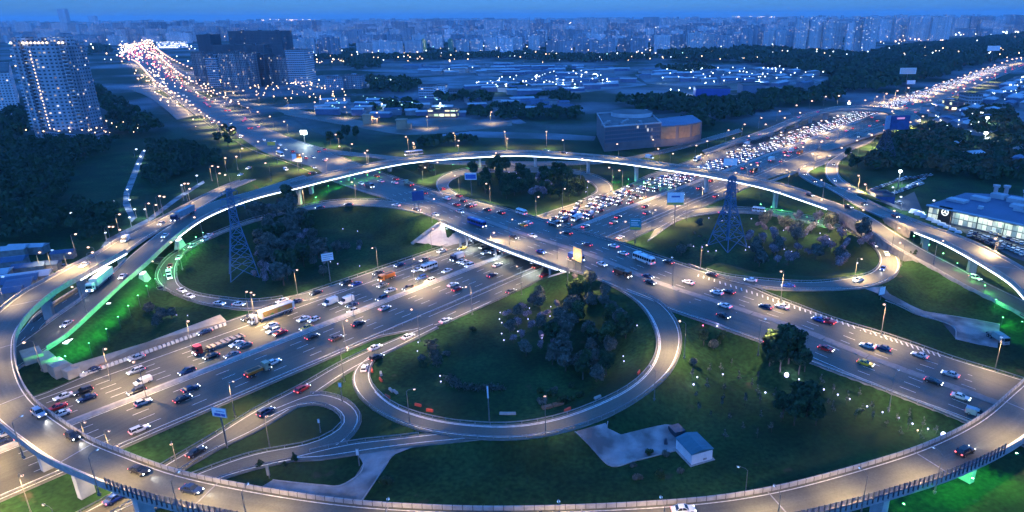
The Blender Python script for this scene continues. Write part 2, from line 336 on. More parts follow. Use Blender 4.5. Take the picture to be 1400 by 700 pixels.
# width follows the traced outer edge: wide on the left, one lane and shoulders in front
_px = np.array([PJ(*p) for p in Ai]); wA = np.interp(np.arange(_n1)/(_n1-1), [0, .07, .16, .24, .30, .36, .46, .58, .66, .74, .84, .93, 1], [7, 10, 11, 11, 10.2, 8.8, 8.6, 9.0, 10, 11, 11.5, 10.5, 8])
_d = np.gradient(Ai[:, :2], axis=0); _d /= np.linalg.norm(_d, axis=1)[:, None]
Ao = np.column_stack([Ai[:, :2] - np.column_stack([-_d[:, 1], _d[:, 0]])*wA[:, None], Ai[:, 2]])
flyB = Rib('flyover branch', Bl, ring_in, ground=True)
ringf = Rib('ring flyover', Ai, Ao, ground=False)
top_in = E((416,253,12),(464,241,12),(561,221,12),(700,211.5,12),(771,214.5,12),(843,221,12),(900,229,12),(974,240.5,12),(1050,257,11.6),(1093,271,11),(1150,292,9.6),(1193,320,8.2),(1233,345,7),(1276,368,5.8),(1307,386,4.8),(1400,434,2.6),(1450,468,1.5),(1540,540,.6))
topf = Rib('top flyover', C=top_in, w=-11.5, ground=False)
# street crossing the highway on the bridge
SW = E((170,85,.3),(183,87,.3),(217,120,.6),(243,138,1),(271,160,2),(314,189,3.5),(345,206,4.5),(400,226,5.5),(456,249,6.5),(499,263,7),(533,273,7),(561,285,7),(600,301,7),(688,338,7),(772,368,7),(814,381,7),(854,399,6.8),(891,413,6.5),(920,426,6.2),(969,443,5.6),(1050,472,4.8),(1113,499,4),(1164,518,3.4),(1210,535,3),(1250,551,2.6),(1324,580,2),(1400,610,1.5),(1600,690,1))
NE = E((200,76,.3),(211,80,.3),(246,110,.6),(286,136,1),(316,152,2),(350,169,3.5),(385,184,4.5),(436,204,5.5),(470,216,6.5),(505,230,7),(550,246,7),(587,259,7),(635,271,7),(700,288,7),(786,314,7),(843,331,7),(883,345,7),(923,358,6.8),(980,376,6.5),(1029,391,6.2),(1050,401,5.6),(1144,436,4.8),(1210,456,4),(1259,473,3.4),(1307,490,3),(1364,507,2.6),(1400,519,2),(1480,545,1.5),(1700,620,1))
street = Rib('street', SW, NE)
med = E((560,262,7),(610,281,7),(654,298,7),(710,318,7),(790,343,7),(815,352,6.9),(900,387,6.5),(986,416,5.6),(1050,436,5),(1110,459,4),(1173,484,3.4),(1250,512,2.8),(1336,542,2.1),(1376,556,1.9),(1450,585,1.5))
# loops and ramps
L1 = Rib('west loop', E((470,384,.05),(413,401,.05),(350,411,.2),(309,408,.5),(271,402,.9),(249,391,1.3),(243,378,1.7),(244,362,2.2),(251,350,2.6),(266,338,3.1),(300,321,3.9),(345,304,4.8),(393,291,5.6),(436,285,6.2),(481,281,6.7),(533,284,7),(575,292,7)),
         E((475,396,.05),(420,412,.05),(350,424,.2),(309,421,.5),(271,414,.9),(237,402,1.3),(217,390,1.7),(211,379,2.2),(215,366,2.6),(232,348,3.1),(280,324,3.9),(340,301,4.8),(401,286,5.6),(441,276.5,6.2),(485,273,6.7),(540,275,7),(590,284,7)))
L2 = Rib('north loop', E((603,266,7),(596,253,6.8),(600,245,6.3),(612,238,5.6),(642,231,4.6),(700,228,3.4),(760,230,2.2),(806,238,1.2),(830,248,.6),(838,260,.2),(815,276,.05)),
         E((636,271,7),(614,257,6.8),(617,247,6.3),(630,241,5.6),(650,237,4.6),(700,235,3.4),(755,237,2.2),(795,244,1.2),(810,252,.6),(814,262,.2),(796,272,.05)))
L3 = Rib('east loop', E((895,314,.05),(954,286,.2),(1000,284,.6),(1050,287,1.2),(1107,296,2),(1164,311,2.8),(1193,323,3.3),(1221,343,4),(1231,360,4.4),(1224,378,4.9),(1204,388,5.2),(1179,394,5.5),(1107,397,6),(1050,395,6.2),(1000,385,6.5)),
         E((885,330,.05),(935,299,.2),(985,291,.6),(1050,294,1.2),(1107,306,2),(1164,320,2.8),(1186,332,3.3),(1200,347,4),(1201,361,4.4),(1187,374,4.9),(1150,382,5.2),(1107,386,5.5),(1050,383,6),(986,375,6.2),(940,360,6.5)))
L4 = Rib('south loop', E((545,474,.05),(521,484,.1),(508,500,.3),(507,519,.5),(519,537,.7),(545,556,1),(590,571,1.4),(636,578,1.8),(700,580,2.2),(757,571,2.7),(814,551,3.3),(860,527,4),(887,500,4.6),(897,470,5.2),(890,441,5.8),(876,420,6.3),(858,404,6.6),(830,388,6.8)),
         E((500,490,.05),(487,503,.1),(481,517,.3),(487,537,.5),(506,557,.7),(535,574,1),(575,588,1.4),(625,597,1.8),(700,601,2.2),(760,593,2.7),(826,572,3.3),(880,542,4),(918,508,4.6),(932,475,5.2),(931,452,5.8),(921,432,6.3),(900,412,6.6),(860,396,6.8)))
LR = Rib('slip road', E((20,752,.05),(100,706,.05),(160,674,.05),(223,635,.05),(285,599,.05),(350,559,.05),(410,528,.05),(466,496,.05),(530,467,.05),(590,442,.05)),
         E((50,765,.05),(125,720,.05),(190,684,.05),(249,644,.05),(300,614,.05),(350,590,.05),(407,556,.05),(484,505,.05),(548,474,.05),(600,448,.05)))
SL = Rib('small turn', E((380,556,.1),(411,544,.1),(432,537,.1),(456,540,.1),(479,549,.2),(494,566,.3),(493,580,.4),(478,600,.5),(450,618,.5),(400,630,.4),(350,641,.3),(280,664,.2),(180,712,.1)),
         E((364,574,.1),(398,558,.1),(430,553,.1),(445,556,.1),(459,563,.2),(467,575,.3),(461,587,.4),(437,601,.5),(407,610,.5),(380,614,.4),(340,622,.3),(271,646,.2),(150,700,.1)))
CR = Rib('connecting road', E((405,622,.5),(450,611,.6),(484,604,.6),(545,597,.9),(607,590,1.3),(660,590,1.7)), E((400,630,.5),(440,628,.6),(500,619,.6),(570,610,.9),(620,605,1.3),(660,601,1.7)))
LO = Rib('lower road', E((230,352,.3),(190,352,.3),(150,369,.2),(119,385,.1),(80,408,.05),(50,428,.05),(30,452,.05),(0,480,.05)), E((240,362,.3),(200,362,.3),(158,381,.2),(125,399,.1),(91,421,.05),(62,442,.05),(45,463,.05),(5,495,.05)))
NR = Rib('north ramp', E((410,193,4.5),(450,204,4.5),(520,212,4),(600,219,3),(715,221,2),(830,218.5,1),(900,206,.4),(960,190,.2),(1010,176,.2)), E((405,199,4.5),(447,209,4.5),(520,217,4),(600,224,3),(715,226,2),(830,223,1),(905,210,.4),(967,194,.2),(1015,180,.2)))
R1 = Rib('east ramp', E((1130,217,.2),(1100,226,.2),(1091,237,.5),(1107,250,2),(1136,262,4.5),(1165,274,7.2)), E((1136,222,.2),(1112,231,.2),(1106,237,.5),(1119,245,2),(1146,256,4.5),(1172,266,7.2)))
R2 = Rib('outer east ramp', E((1150,210,.2),(1132,222,.4),(1128,233,1),(1131,244,2.5),(1144,255,4.5),(1165,266,7)), E((1165,208,.2),(1148,222,.4),(1146,232,1),(1149,243,2.5),(1160,252,4.5),(1182,264,7)))
UF = Rib('far flyover', E((960,207,.2),(1000,193,2),(1040,180,4.5),(1080,164,7),(1120,151,8.5),(1150,146,9),(1200,147.5,9),(1230,152,9),(1252,158,8),(1258,166,6.5),(1232,174,4),(1190,186,2),(1130,207,.3)),
         E((965,212,.2),(1003,197,2),(1040,187,4.5),(1080,170,7),(1120,156,8.5),(1150,151,9),(1198,151.5,9),(1222,156,9),(1236,161,8),(1238,166,6.5),(1215,172,4),(1175,182,2),(1115,203,.3)), ground=False)
FR = Rib('frontage road', E((212,70,.2),(240,90,.2),(280,110,.3),(320,128,.4),(350,142,.5),(407,150,.5),(493,165,.5),(560,176,.5),(640,172,.3),(700,166,.3)), E((206,76,.2),(236,97,.2),(275,119,.3),(315,138,.4),(350,151,.5),(407,160,.5),(490,174,.5),(560,184,.5),(645,178,.3),(700,171,.3)))
FA = Rib('far avenue', E((183,88,.2),(172,78,.2),(163,68,.2),(162,60,.2),(175,52,.2),(205,47,.2),(240,44,.2)), E((214,82,.2),(203,72,.2),(196,64,.2),(196,60,.2),(204,54,.2),(225,49.5,.2),(245,46,.2)))
WR = Rib('west side street', E((188,117,.3),(205,122,.3),(230,135,.3),(258,152,.6),(285,175,1.2),(325,197,2.5)), E((182,124,.3),(198,130,.3),(222,146,.3),(243,165,.6),(262,183,1.2),(280,195,2)))

# ------------------------------------------------------------------ terrain height field
TX0, TX1, TY0, TY1, TD = -420.0, 480.0, 60.0, 800.0, 2.5
gx = np.arange(TX0, TX1+.1, TD); gy = np.arange(TY0, TY1+.1, TD); GXX, GYY = np.meshgrid(gx, gy)
HH = np.full(GXX.shape, -0.3); CAP = np.full(GXX.shape, 99.0)
def _mkt(X, Y):
    rx, ry = X-_O[0], Y-_O[1]; s_ = rx*_e[0]+ry*_e[1]; return s_, rx*_n[0]+ry*_n[1]-_mt(s_)
Smk, Tmk = _mkt(GXX, GYY)
mkc = -0.3 + 0.9*np.maximum(0, np.maximum(Tmk - t_far(Smk), t_near(Smk) - Tmk) - 1.0)
def _stamp(R, slope, skip=None, cap=False, i0=0):
    for i in range(len(R.C)):
        x, y, z = R.C[i]; w = R.w[i]/2
        if skip is not None and skip(x, y, z): continue
        rad = w + (z+1)/slope + 3 if not cap else w + 14
        dx, dy = R.d[i]; j0, j1 = max(i-1, 0), min(i+1, len(R.C)-1); st = max(R.s[j1]-R.s[j0], .5); gr = (R.z[j1]-R.z[j0])/st
        ix0, ix1 = np.searchsorted(gx, [x-rad, x+rad]); iy0, iy1 = np.searchsorted(gy, [y-rad, y+rad])
        if ix1 <= ix0 or iy1 <= iy0: continue
        X, Y = GXX[iy0:iy1, ix0:ix1], GYY[iy0:iy1, ix0:ix1]; al = (X-x)*dx+(Y-y)*dy; ac = np.abs((Y-y)*dx-(X-x)*dy); ok = np.abs(al) < st*.62+1.3+ac*.07; dd = np.maximum(0, ac - w - 0.6); zl = z + gr*al
        if cap: CAP[iy0:iy1, ix0:ix1] = np.where(ok, np.minimum(CAP[iy0:iy1, ix0:ix1], zl - 0.28 + 0.9*dd), CAP[iy0:iy1, ix0:ix1])
        else: HH[iy0:iy1, ix0:ix1] = np.where(ok, np.maximum(HH[iy0:iy1, ix0:ix1], zl - 0.28 - slope*dd), HH[iy0:iy1, ix0:ix1])
_over = lambda x, y, z: -34 < _mkt(np.array(x), np.array(y))[1] < 32
_stamp(street, 0.5, _over)
for R in (L1, L2, L3, L4, LR, SL, CR, LO, NR, R1, R2, FR, FA, WR): _stamp(R, 0.4)
_stamp(flyB, 0.75, lambda x, y, z: z > 9.0 or z < 2.8)
_stamp(topf, 0.6, lambda x, y, z: not (x > 100 and z < 9.0))
_stamp(ringf, 0.5, lambda x, y, z: not (4 < z < 9.3))
HH += np.where(HH > -0.2, 0, 0)
# the quarter south of the street lies a little higher, as the parapet piers on the right show
hump = 2.6*np.exp(-(((GXX-95)/45)**2 + ((GYY-118)/26)**2)); HH = np.maximum(HH, hump-0.3)
for R in (LR, SL, CR, LO, NR, L1, L2, L3, L4): _stamp(R, 0.9, cap=True)
for R in (street,): _stamp(R, 0.9, _over, cap=True)
_stamp(flyB, .9, lambda x, y, z: z > 9, cap=True)
HH = np.minimum(HH, np.minimum(CAP, mkc)); HH = np.maximum(HH, -0.3)
def _plane_cap(a, b, c, poly):
    a, b, c = (np.array(v) for v in (a, b, c)); nn = np.cross(b-a, c-a); Z = a[2] - ((GXX-a[0])*nn[0] + (GYY-a[1])*nn[1])/nn[2] - .5; ins = np.zeros(GXX.shape, bool); n = len(poly)
    for i in range(n):
        (x0, y0), (x1, y1) = poly[i], poly[(i+1) % n]
        if y0 != y1: ins ^= ((y0 > GYY) != (y1 > GYY)) & (GXX < (x1-x0)*(GYY-y0)/(y1-y0)+x0)
    return np.where(ins, np.minimum(HH, Z), HH)
_w = lambda px, py, z: (*G(px, py, z), z)
HH = _plane_cap(_w(602, 303, 6.6), _w(565, 331, .6), _w(606, 337, 0), [_w(*q)[:2] for q in ((604, 300, 6.6), (590, 300, 6), (555, 333, .6), (606, 342, 0), (650, 333, 0), (660, 315, 5.3))])
HH = _plane_cap(_w(771, 371, 6.6), _w(735, 390, 0), _w(752, 377, 5), [_w(*q)[:2] for q in ((768, 368, 6.6), (740, 375, 5), (728, 390, 0), (745, 399, .2), (790, 378, 6.4))])
edge = np.minimum(np.minimum(GXX-TX0, TX1-GXX), np.minimum(GYY-TY0, TY1-GYY)); HH = np.where(edge < 20, -0.3 + (HH+0.3)*np.clip(edge/20, 0, 1), HH)
def TZ(x, y):
    if not (TX0 < x < TX1-TD and TY0 < y < TY1-TD): return -0.3
    fx, fy = (x-TX0)/TD, (y-TY0)/TD; i, j = int(fx), int(fy); fx -= i; fy -= j
    return float((HH[j, i]*(1-fx)+HH[j, i+1]*fx)*(1-fy) + (HH[j+1, i]*(1-fx)+HH[j+1, i+1]*fx)*fy)
def GT(px, py):
    z = 0.0
    for _ in range(8): g = G(px, py, z); z = 0.5*z + 0.5*TZ(*g)
    g = G(px, py, z); return np.array([g[0], g[1], TZ(*g)])
ny, nx = GXX.shape; V = np.column_stack([GXX.ravel(), GYY.ravel(), HH.ravel()]); idx = np.arange(ny*nx).reshape(ny, nx)
Q = np.column_stack([idx[:-1, :-1].ravel(), idx[:-1, 1:].ravel(), idx[1:, 1:].ravel(), idx[1:, :-1].ravel()])
B = 40000.0; fx_ = [-B, TX0, gx[-1], B]; fy_ = [-3000, TY0, gy[-1], B]; k0 = len(V)
ext = np.array([[x, y, -0.3] for y in fy_ for x in fx_]); q2 = []
for j in range(3):
    for i in range(3):
        if (i, j) != (1, 1): a = k0 + j*4 + i; q2.append([a, a+1, a+5, a+4])
ground_me = np_mesh('ground', np.vstack([V, ext]), np.vstack([Q, np.array(q2)]), [])
ground_me.polygons.foreach_set('use_smooth', [True]*len(ground_me.polygons))

def ground_material():
    m, nt, b = newmat('grassland_and_city_ground'); b.inputs['Roughness'].default_value = 0.95; b.inputs['Specular IOR Level'].default_value = 0.1; L = nt.links
    tc = N(nt, 'ShaderNodeTexCoord')
    def noise(sc, det): n = N(nt, 'ShaderNodeTexNoise'); n.inputs['Scale'].default_value = sc; n.inputs['Detail'].default_value = det; L.new(tc.outputs['Object'], n.inputs['Vector']); return n.outputs[0]
    def ramp(src, stops):
        r = N(nt, 'ShaderNodeValToRGB'); e = r.color_ramp.elements
        for i, (p, c) in enumerate(stops):
            el = e[i] if i < 2 else e.new(p); el.position = p; el.color = (*c, 1)
        L.new(src, r.inputs[0]); return r.outputs[0]
    g1 = ramp(noise(0.05, 9), [(0.33, (0.022, 0.066, 0.020)), (0.60, (0.009, 0.032, 0.011))])
    g2 = ramp(noise(0.9, 4), [(0.3, (0.55, 0.55, 0.55)), (0.7, (1.5, 1.4, 1.25))])
    mg = N(nt, 'ShaderNodeMix', data_type='RGBA', blend_type='MULTIPLY'); mg.inputs[0].default_value = 1; L.new(g1, mg.inputs[6]); L.new(g2, mg.inputs[7])
    dry = N(nt, 'ShaderNodeMix', data_type='RGBA'); L.new(ramp(noise(0.017, 7), [(0.5, (0, 0, 0)), (0.68, (1, 1, 1))]), dry.inputs[0]); L.new(mg.outputs[2], dry.inputs[6]); dry.inputs[7].default_value = (0.034, 0.046, 0.018, 1)
    soil = N(nt, 'ShaderNodeMix', data_type='RGBA'); L.new(ramp(noise(0.11, 8), [(0.66, (0, 0, 0)), (0.74, (1, 1, 1))]), soil.inputs[0]); L.new(dry.outputs[2], soil.inputs[6]); soil.inputs[7].default_value = (0.060, 0.052, 0.034, 1); dry = soil
    # beyond the interchange: fields, lots and bare ground
    city = ramp(noise(0.006, 8), [(0.36, (0.014, 0.036, 0.018)), (0.46, (0.035, 0.055, 0.035)), (0.52, (0.10, 0.11, 0.12)), (0.62, (0.20, 0.21, 0.23))])
    sx = N(nt, 'ShaderNodeSeparateXYZ'); L.new(tc.outputs['Object'], sx.inputs[0])
    d = N(nt, 'ShaderNodeMapRange'); L.new(sx.outputs[1], d.inputs[0]); d.inputs[1].default_value = 560; d.inputs[2].default_value = 760
    far = N(nt, 'ShaderNodeMix', data_type='RGBA'); L.new(d.outputs[0], far.inputs[0]); L.new(dry.outputs[2], far.inputs[6]); L.new(city, far.inputs[7])
    L.new(far.outputs[2], b.inputs['Base Color']); return m
ground_me.materials.append(ground_material())
ground = struct(link('ground', ground_me), 'dark mown grass and city ground around the interchange')

# ------------------------------------------------------------------ road surfaces and their paint
hw.surface(M_ASPH, 'wide asphalt highway crossing from lower left to upper right')
# highway lines follow the median, so they are laid in (along, across) coordinates
def mkline(m, t, w, on, gap, a, b, z=0.035):
    q = a
    while q < b-1:
        e = min(b, q + (on if gap else 10)); P, R = MK(q, (t(q) if callable(t) else t)), MK(e, (t(e) if callable(t) else t)); d = (R-P)[:2]; L = np.linalg.norm(d); nn = np.array([-d[1], d[0]])/L*w/2
        m.face([(P[0]-nn[0], P[1]-nn[1], z), (R[0]-nn[0], R[1]-nn[1], z), (R[0]+nn[0], R[1]+nn[1], z), (P[0]+nn[0], P[1]+nn[1], z)]); q = e + gap
pm = MB()
for t in (5.5, 9.2, 12.9, 16.6, -5.5, -9.3, -13.1, -16.9): mkline(pm, t, .22, 4, 8, -190, 620)
for t in (1.7, -1.7, 20.3, -20.8): mkline(pm, t, .28, 10, 0, -190, 1500)
mkline(pm, 25.5, .2, 4, 8, 60, 500); mkline(pm, lambda q: t_far(q)-1.0, .25, 10, 0, -190, 470); mkline(pm, lambda q: t_near(q)+0.9, .25, 10, 0, -190, 470); mkline(pm, -24.2, .25, 10, 0, 20, 330); mkline(pm, -28.5, .2, 4, 8, 25, 330)
pm.build('road_marking', [M_PAINT], hw.obj)
wl = MB()                                                    # joints and wear strips between the carriageways
street.surface(M_ASPH2, 'city street carried over the highway on a bridge', skirt=0.9)
def med_off(q, off):   # metres from the median line, positive towards the near side
    pass
medr = resample(med, 200); md = np.gradient(medr[:, :2], axis=0); md /= np.linalg.norm(md, axis=1)[:, None]; mn = np.column_stack([-md[:, 1], md[:, 0]])
def medline(m, off, w, on, gap, z=0.30, i0=0, i1=199, target=None):
    Sx = np.r_[0, np.cumsum(np.linalg.norm(np.diff(medr[:, :2], axis=0), axis=1))]; q, end = Sx[i0], Sx[i1]
    def pt(s_): return np.array([np.interp(s_, Sx, medr[:, k]+(mn[:, k]*off if k < 2 else 0)) for k in range(3)])
    while q < end-1:
        e = min(end, q + (on if gap else 3)); P, R = pt(q), pt(e); i = street.near(P); zz = street.z[i] + street.lift + 0.03; zr = street.z[street.near(R)] + street.lift + 0.03
        d = (R-P)[:2]; L = np.linalg.norm(d); nn = np.array([-d[1], d[0]])/L*w/2
        m.face([(P[0]-nn[0], P[1]-nn[1], zz), (R[0]-nn[0], R[1]-nn[1], zr), (R[0]+nn[0], R[1]+nn[1], zr), (P[0]+nn[0], P[1]+nn[1], zz)]); q = e + gap
sm = MB()
for off in (3.2, 6.8, 10.4, -3.2, -6.8, -10.4): medline(sm, off, .2, 4, 8)
for off in (-13.8,): medline(sm, off, .25, 4, 0, i0=110)
sm.build('road_marking', [M_PAINT], street.obj)
street.paint([(1.0, .25, 3, 0), (-1.0, .25, 3, 0)]); street.paint([(4.6, .2, 4, 8, 0, 430), (8.2, .2, 4, 8, 0, 430), (11.8, .2, 4, 8, 60, 430), (-4.6, .2, 4, 8, 0, 430), (-8.2, .2, 4, 8, 0, 430), (-11.8, .2, 4, 8, 60, 430)])
mbm = MB()
for i in range(len(medr)-1):
    a, b = medr[i], medr[i+1]; w = 1.5; za = street.z[street.near(a)]+.10; zb_ = street.z[street.near(b)]+.10
    mbm.face([(a[0]-mn[i][0]*w, a[1]-mn[i][1]*w, za), (b[0]-mn[i+1][0]*w, b[1]-mn[i+1][1]*w, zb_), (b[0]+mn[i+1][0]*w, b[1]+mn[i+1][1]*w, zb_), (a[0]+mn[i][0]*w, a[1]+mn[i][1]*w, za)], 0)
    for sg in (-1, 1):
        mbm.face([(a[0]+sg*mn[i][0]*w, a[1]+sg*mn[i][1]*w, za), (b[0]+sg*mn[i+1][0]*w, b[1]+sg*mn[i+1][1]*w, zb_), (b[0]+sg*mn[i+1][0]*w, b[1]+sg*mn[i+1][1]*w, zb_-.4), (a[0]+sg*mn[i][0]*w, a[1]+sg*mn[i][1]*w, za-.4)], 0)
M_MED = surf('median_paving', (0.25, 0.23, 0.215), (0.19, 0.175, 0.165), 0.8, 0.9)
struct(mbm.build('pavement', [M_MED]), 'pale raised strip dividing the street lanes')
for R, mt, lb in ((L1, M_RAMP, 'loop ramp west of the bridge'), (L2, M_RAMP, 'loop ramp around the far wooded island'), (L3, M_RAMP, 'loop ramp around the right island'), (L4, M_RAMP, 'loop ramp around the near wooded island'),
                  (LR, M_ASPH, 'slip road leaving the highway towards the lower left'), (SL, M_ASPH2, 'small hairpin turn at the lower left'), (CR, M_ASPH2, 'short link road into the near loop'), (LO, M_ASPH2, 'lower road below the ring flyover'),
                  (NR, M_RAMP, 'ramp passing behind the top flyover'), (R1, M_RAMP, 'narrow ramp rising to the ring on the right'), (R2, M_RAMP, 'outer ramp rising to the ring on the right'),
                  (FR, M_ASPH, 'frontage road beside the street'), (FA, M_ASPH, 'far end of the street bending to the city'), (WR, M_ASPH2, 'side street left of the main street')):
    R.surface(mt, lb)
    if R in (L1, L2, L3, L4, SL, R1, R2, LR, CR): R.paint([(1.1, .25, 3, 0), (-1.1, .25, 3, 0)])
    elif R in (LO,): R.paint([(.6, .2, 3, 0), (-.6, .2, 3, 0), (R.w[0]/2, .2, 3, 5)])
L4.paint([(1.6, .3, 3, 0, 30, L4.L)]); NR.paint([(.6, .2, 3, 0), (-.6, .2, 3, 0)])
# hatched merging zones on the far side of the street
hz = MB()
for q in np.arange(0.0, 1.0, 0.022):
    px, py = 955+q*330, 377+q*108
    p = np.array([*G(px, py, 6.0-3.2*q), 0]); i = street.near(p); p[2] = street.z[i]+street.lift+.035; d = street.d[i]; nn = np.array([-d[1], d[0]])
    a = p[:2]; b2 = a - nn*2.2 + d*1.4; w = d*0.25
    hz.face([(*(a-w), p[2]), (*(b2-w), p[2]), (*(b2+w), p[2]), (*(a+w), p[2])])
hz.build('road_marking', [M_PAINT], street.obj)

# bridges -----------------------------------------------------------------
M_LED = glow('white_led_strip', (0.78, 0.88, 1.0), 9.0, sample=True)
M_GIRD = surf('bridge_girder_concrete', (0.30, 0.30, 0.31), (0.24, 0.24, 0.25), 0.6, 0.8); M_ASPF = road_mat('flyover_asphalt', (0.095, 0.096, 0.079), 0.3)
def cut(P, i0, i1): return P[max(0, i0):i1]
def idx_px(P, px, py, z):
    g = G(px, py, z); return int(np.argmin(((P[:, :2]-g)**2).sum(1)))
def flyover(R, label, girder=True, ranges=None, mat=None, paint=True, skirt=0.9):
    r = empty('flyover', (0, 0, 0)); tag(r, label, 'flyover', None, PJ(*R.C[len(R.C)//2])[0])
    o = R.surface(mat or M_ASPF, skirt=skirt, kind='deck', mskirt=M_GIRD); del o['kind']; o.parent = r; R.root = r
    if paint: R.paint([(1.0, .22, 3, 0), (-1.0, .22, 3, 0)])
    if girder:
        for a, b in (ranges or [(0, len(R.C))]):
            if b-a > 3:
                gm = MB(); pr = [(.01, -.5), (.99, -.5), (.99, -.75), (.8, -1.0), (.75, -2.1), (.25, -2.1), (.2, -1.0), (.01, -.75)]
                pp = [[R.A[i] + (R.B[i]-R.A[i])*f + np.array([0, 0, z]) for f, z in pr] for i in range(a, b)]
                for i in range(len(pp)-1):
                    for j in range(8): l = (j+1) % 8; gm.face([pp[i][j], pp[i+1][j], pp[i+1][l], pp[i][l]], 0, [(R.s[a+i], j), (R.s[a+i+1], j), (R.s[a+i+1], j+1), (R.s[a+i], j+1)])
                gm.face(pp[0][::-1]); gm.face(pp[-1]); gm.build('girder', [M_GIRD], r)
    return r
rngA = [(idx_px(ringf.C, 171, 340, 10), idx_px(ringf.C, 1247, 308, 10.5))]
rroot = flyover(ringf, 'large ring flyover sweeping around the front of the interchange on piers', True, rngA)
it = idx_px(topf.C, 1150, 285, 9.6); troot = flyover(topf, 'curved flyover with white light strip crossing behind the central bridge', True, [(0, it+2)])
flyover(flyB, 'sloping branch of the flyover carrying the long white truck', True, [(idx_px(flyB.C, 243, 312, 9.2), len(flyB.C))])
uroot = flyover(UF, 'far flyover curving over the jammed highway', True, [(8, len(UF.C)-8)])
def parapet(P, parent, out=1, h=1.0, th=0.28, mat=None): return sweep(P, [(0, -.05), (out*th, -.05), (out*th, h), (0, h)], mat or M_CONC, 'parapet', parent)
def ledstrip(P, parent, out=1, z=-1.15): return sweep(P, [(out*.02, z), (out*.16, z), (out*.16, z+.34), (out*.02, z+.34)], M_LED, 'light_strip', parent)
# sideways sign: the inner edge A of the ring has its free side on the left of travel
i1, i2 = idx_px(ringf.A, 168, 344, 10), idx_px(ringf.A, 1200, 295, 9.6)
parapet(ringf.A[i1:i2], rroot, 1, 1.0); parapet(ringf.B[idx_px(ringf.B, 300, 245, 5):idx_px(ringf.B, 1179, 271, 8)], rroot, -1, 1.0)
# parapet joints
M_JOINT = surf('dark_joint', (0.05, 0.05, 0.05), None, 1, 0.9)
ledstrip(ringf.A[i1:idx_px(ringf.A, 100, 385, 11)], rroot, -1); ledstrip(ringf.A[idx_px(ringf.A, 1400, 404, 11):idx_px(ringf.A, 1247, 314, 10.5)], rroot, -1)
parapet(topf.A[:it+40], troot, -1, .9); parapet(topf.B[:idx_px(topf.B, 1130, 268, 10)], troot, 1, 1.0); ledstrip(topf.A[:it], troot, 1)
fb = flyB.B; parapet(fb[10:], flyB.root, -1, .9); parapet(flyB.A[12:idx_px(flyB.A, 172, 352, 8)], flyB.root, 1, .9); ledstrip(fb[idx_px(fb, 243, 322, 9.2):], flyB.root, 1)
parapet(UF.A, uroot, 1, .9); parapet(UF.B, uroot, -1, .9)
# ------------------------------------------------------------------ piers, walls, bridge, rails
M_PIER = surf('pier_concrete', (0.38, 0.41, 0.42), (0.30, 0.33, 0.34), 0.5, 0.8)
def pier(px, py, R, root, wide=5.0, thick=1.6, single=False):
    g = GT(px, py); i = R.near(g); c = R.C[i]; a = math.atan2(R.d[i][1], R.d[i][0]) + math.pi/2; zt = c[2]-2.1; zb = TZ(c[0], c[1])-1.0
    m = MB(); w = min(wide, R.w[i]*.55)
    m.frust(rect(0, 0, w*.62, thick, 0), rect(0, 0, w*.62, thick, 0), zb, zt-2.2); m.frust(rect(0, 0, w*.62, thick, 0), rect(0, 0, w*1.15, thick*1.1, 0), zt-2.2, zt-.35)
    o = m.build('pier', [M_PIER], root, (c[0], c[1], 0), a); cb = MB(); cb.box(0, 0, zt-.35, w*1.25, thick*1.5, .35); cb.build('pier_cap', [M_PIER], o)
for px, py in ((108, 684), (208, 712), (330, 745), (450, 770), (570, 785), (700, 795), (830, 790), (960, 775), (1090, 745), (1205, 705), (1325, 660), (1425, 600), (1460, 530), (1450, 440), (70, 640), (38, 570), (15, 500), (35, 440), (85, 408), (128, 372), (1395, 425), (1330, 378), (1293, 345), (1262, 330)):
    pier(px, py, ringf, rroot)
for px, py in ((377, 276), (420, 263), (487, 250), (559, 240), (655, 231), (738, 228), (818, 232), (890, 240), (973, 262), (1093, 275)): pier(px, py, topf, troot, 4.2, 1.4)
for px, py in ((1040, 198), (1062, 188), (1085, 183), (1105, 176), (1122, 170), (1145, 166), (1172, 168), (1196, 166), (1222, 165)): pier(px, py, UF, uroot, 4.5)
# short stub piers that look out from under the sloping branch
for px, py in ((194, 371), (158, 405), (107, 455), (240, 331)):
    z = 6.0; i = flyB.near(np.array(G(px, py, 5))); b = flyB.B[i]; a = math.atan2(flyB.d[i][1], flyB.d[i][0])
    m = MB(); m.frust(rect(0, 0, 6, 2.6), rect(0, 0, 3.2, 1.6), b[2]-4.5, b[2]-1.0); nn = (flyB.d[i][1], -flyB.d[i][0])
    o = m.build('pier', [M_PIER], flyB.root, (b[0]+nn[0]*1.4, b[1]+nn[1]*1.4, 0), a)
    cb = MB(); cb.box(0, 0, b[2]-1.0, 3.2, 1.2, .3); cb.build('lamp_panel', [glow('white_panel_lamp', (.8, .9, 1), 5)], o)
# dark slatted screen on the outer edge of the ring at the front
j0, j1 = idx_px(ringf.B, 154, 660, 11), idx_px(ringf.B, 1378, 607, 11); P = ringf.B[j0:j1]; SP = resample(P, int(np.linalg.norm(np.diff(P[:, :2], axis=0), axis=1).sum()/1.25)); m = MB()
for k, p in enumerate(SP):
    d = SP[min(k+1, len(SP)-1)]-SP[max(k-1, 0)]; a = math.atan2(d[1], d[0]); nn = np.array([d[1], -d[0]])/np.hypot(d[0], d[1])
    m.frust(rect(p[0]+nn[0]*.1, p[1]+nn[1]*.1, .13, .30, a), rect(p[0]+nn[0]*.1, p[1]+nn[1]*.1, .13, .22, a), p[2]-.2, p[2]+2.5)
sr = m.build('screen_posts', [M_DARK]); so_ = empty('noise_screen', (0, 0, 0)); sr.parent = so_; tag(so_, 'dark slatted noise screen along the outer edge of the ring flyover', 'screen', None, 700)
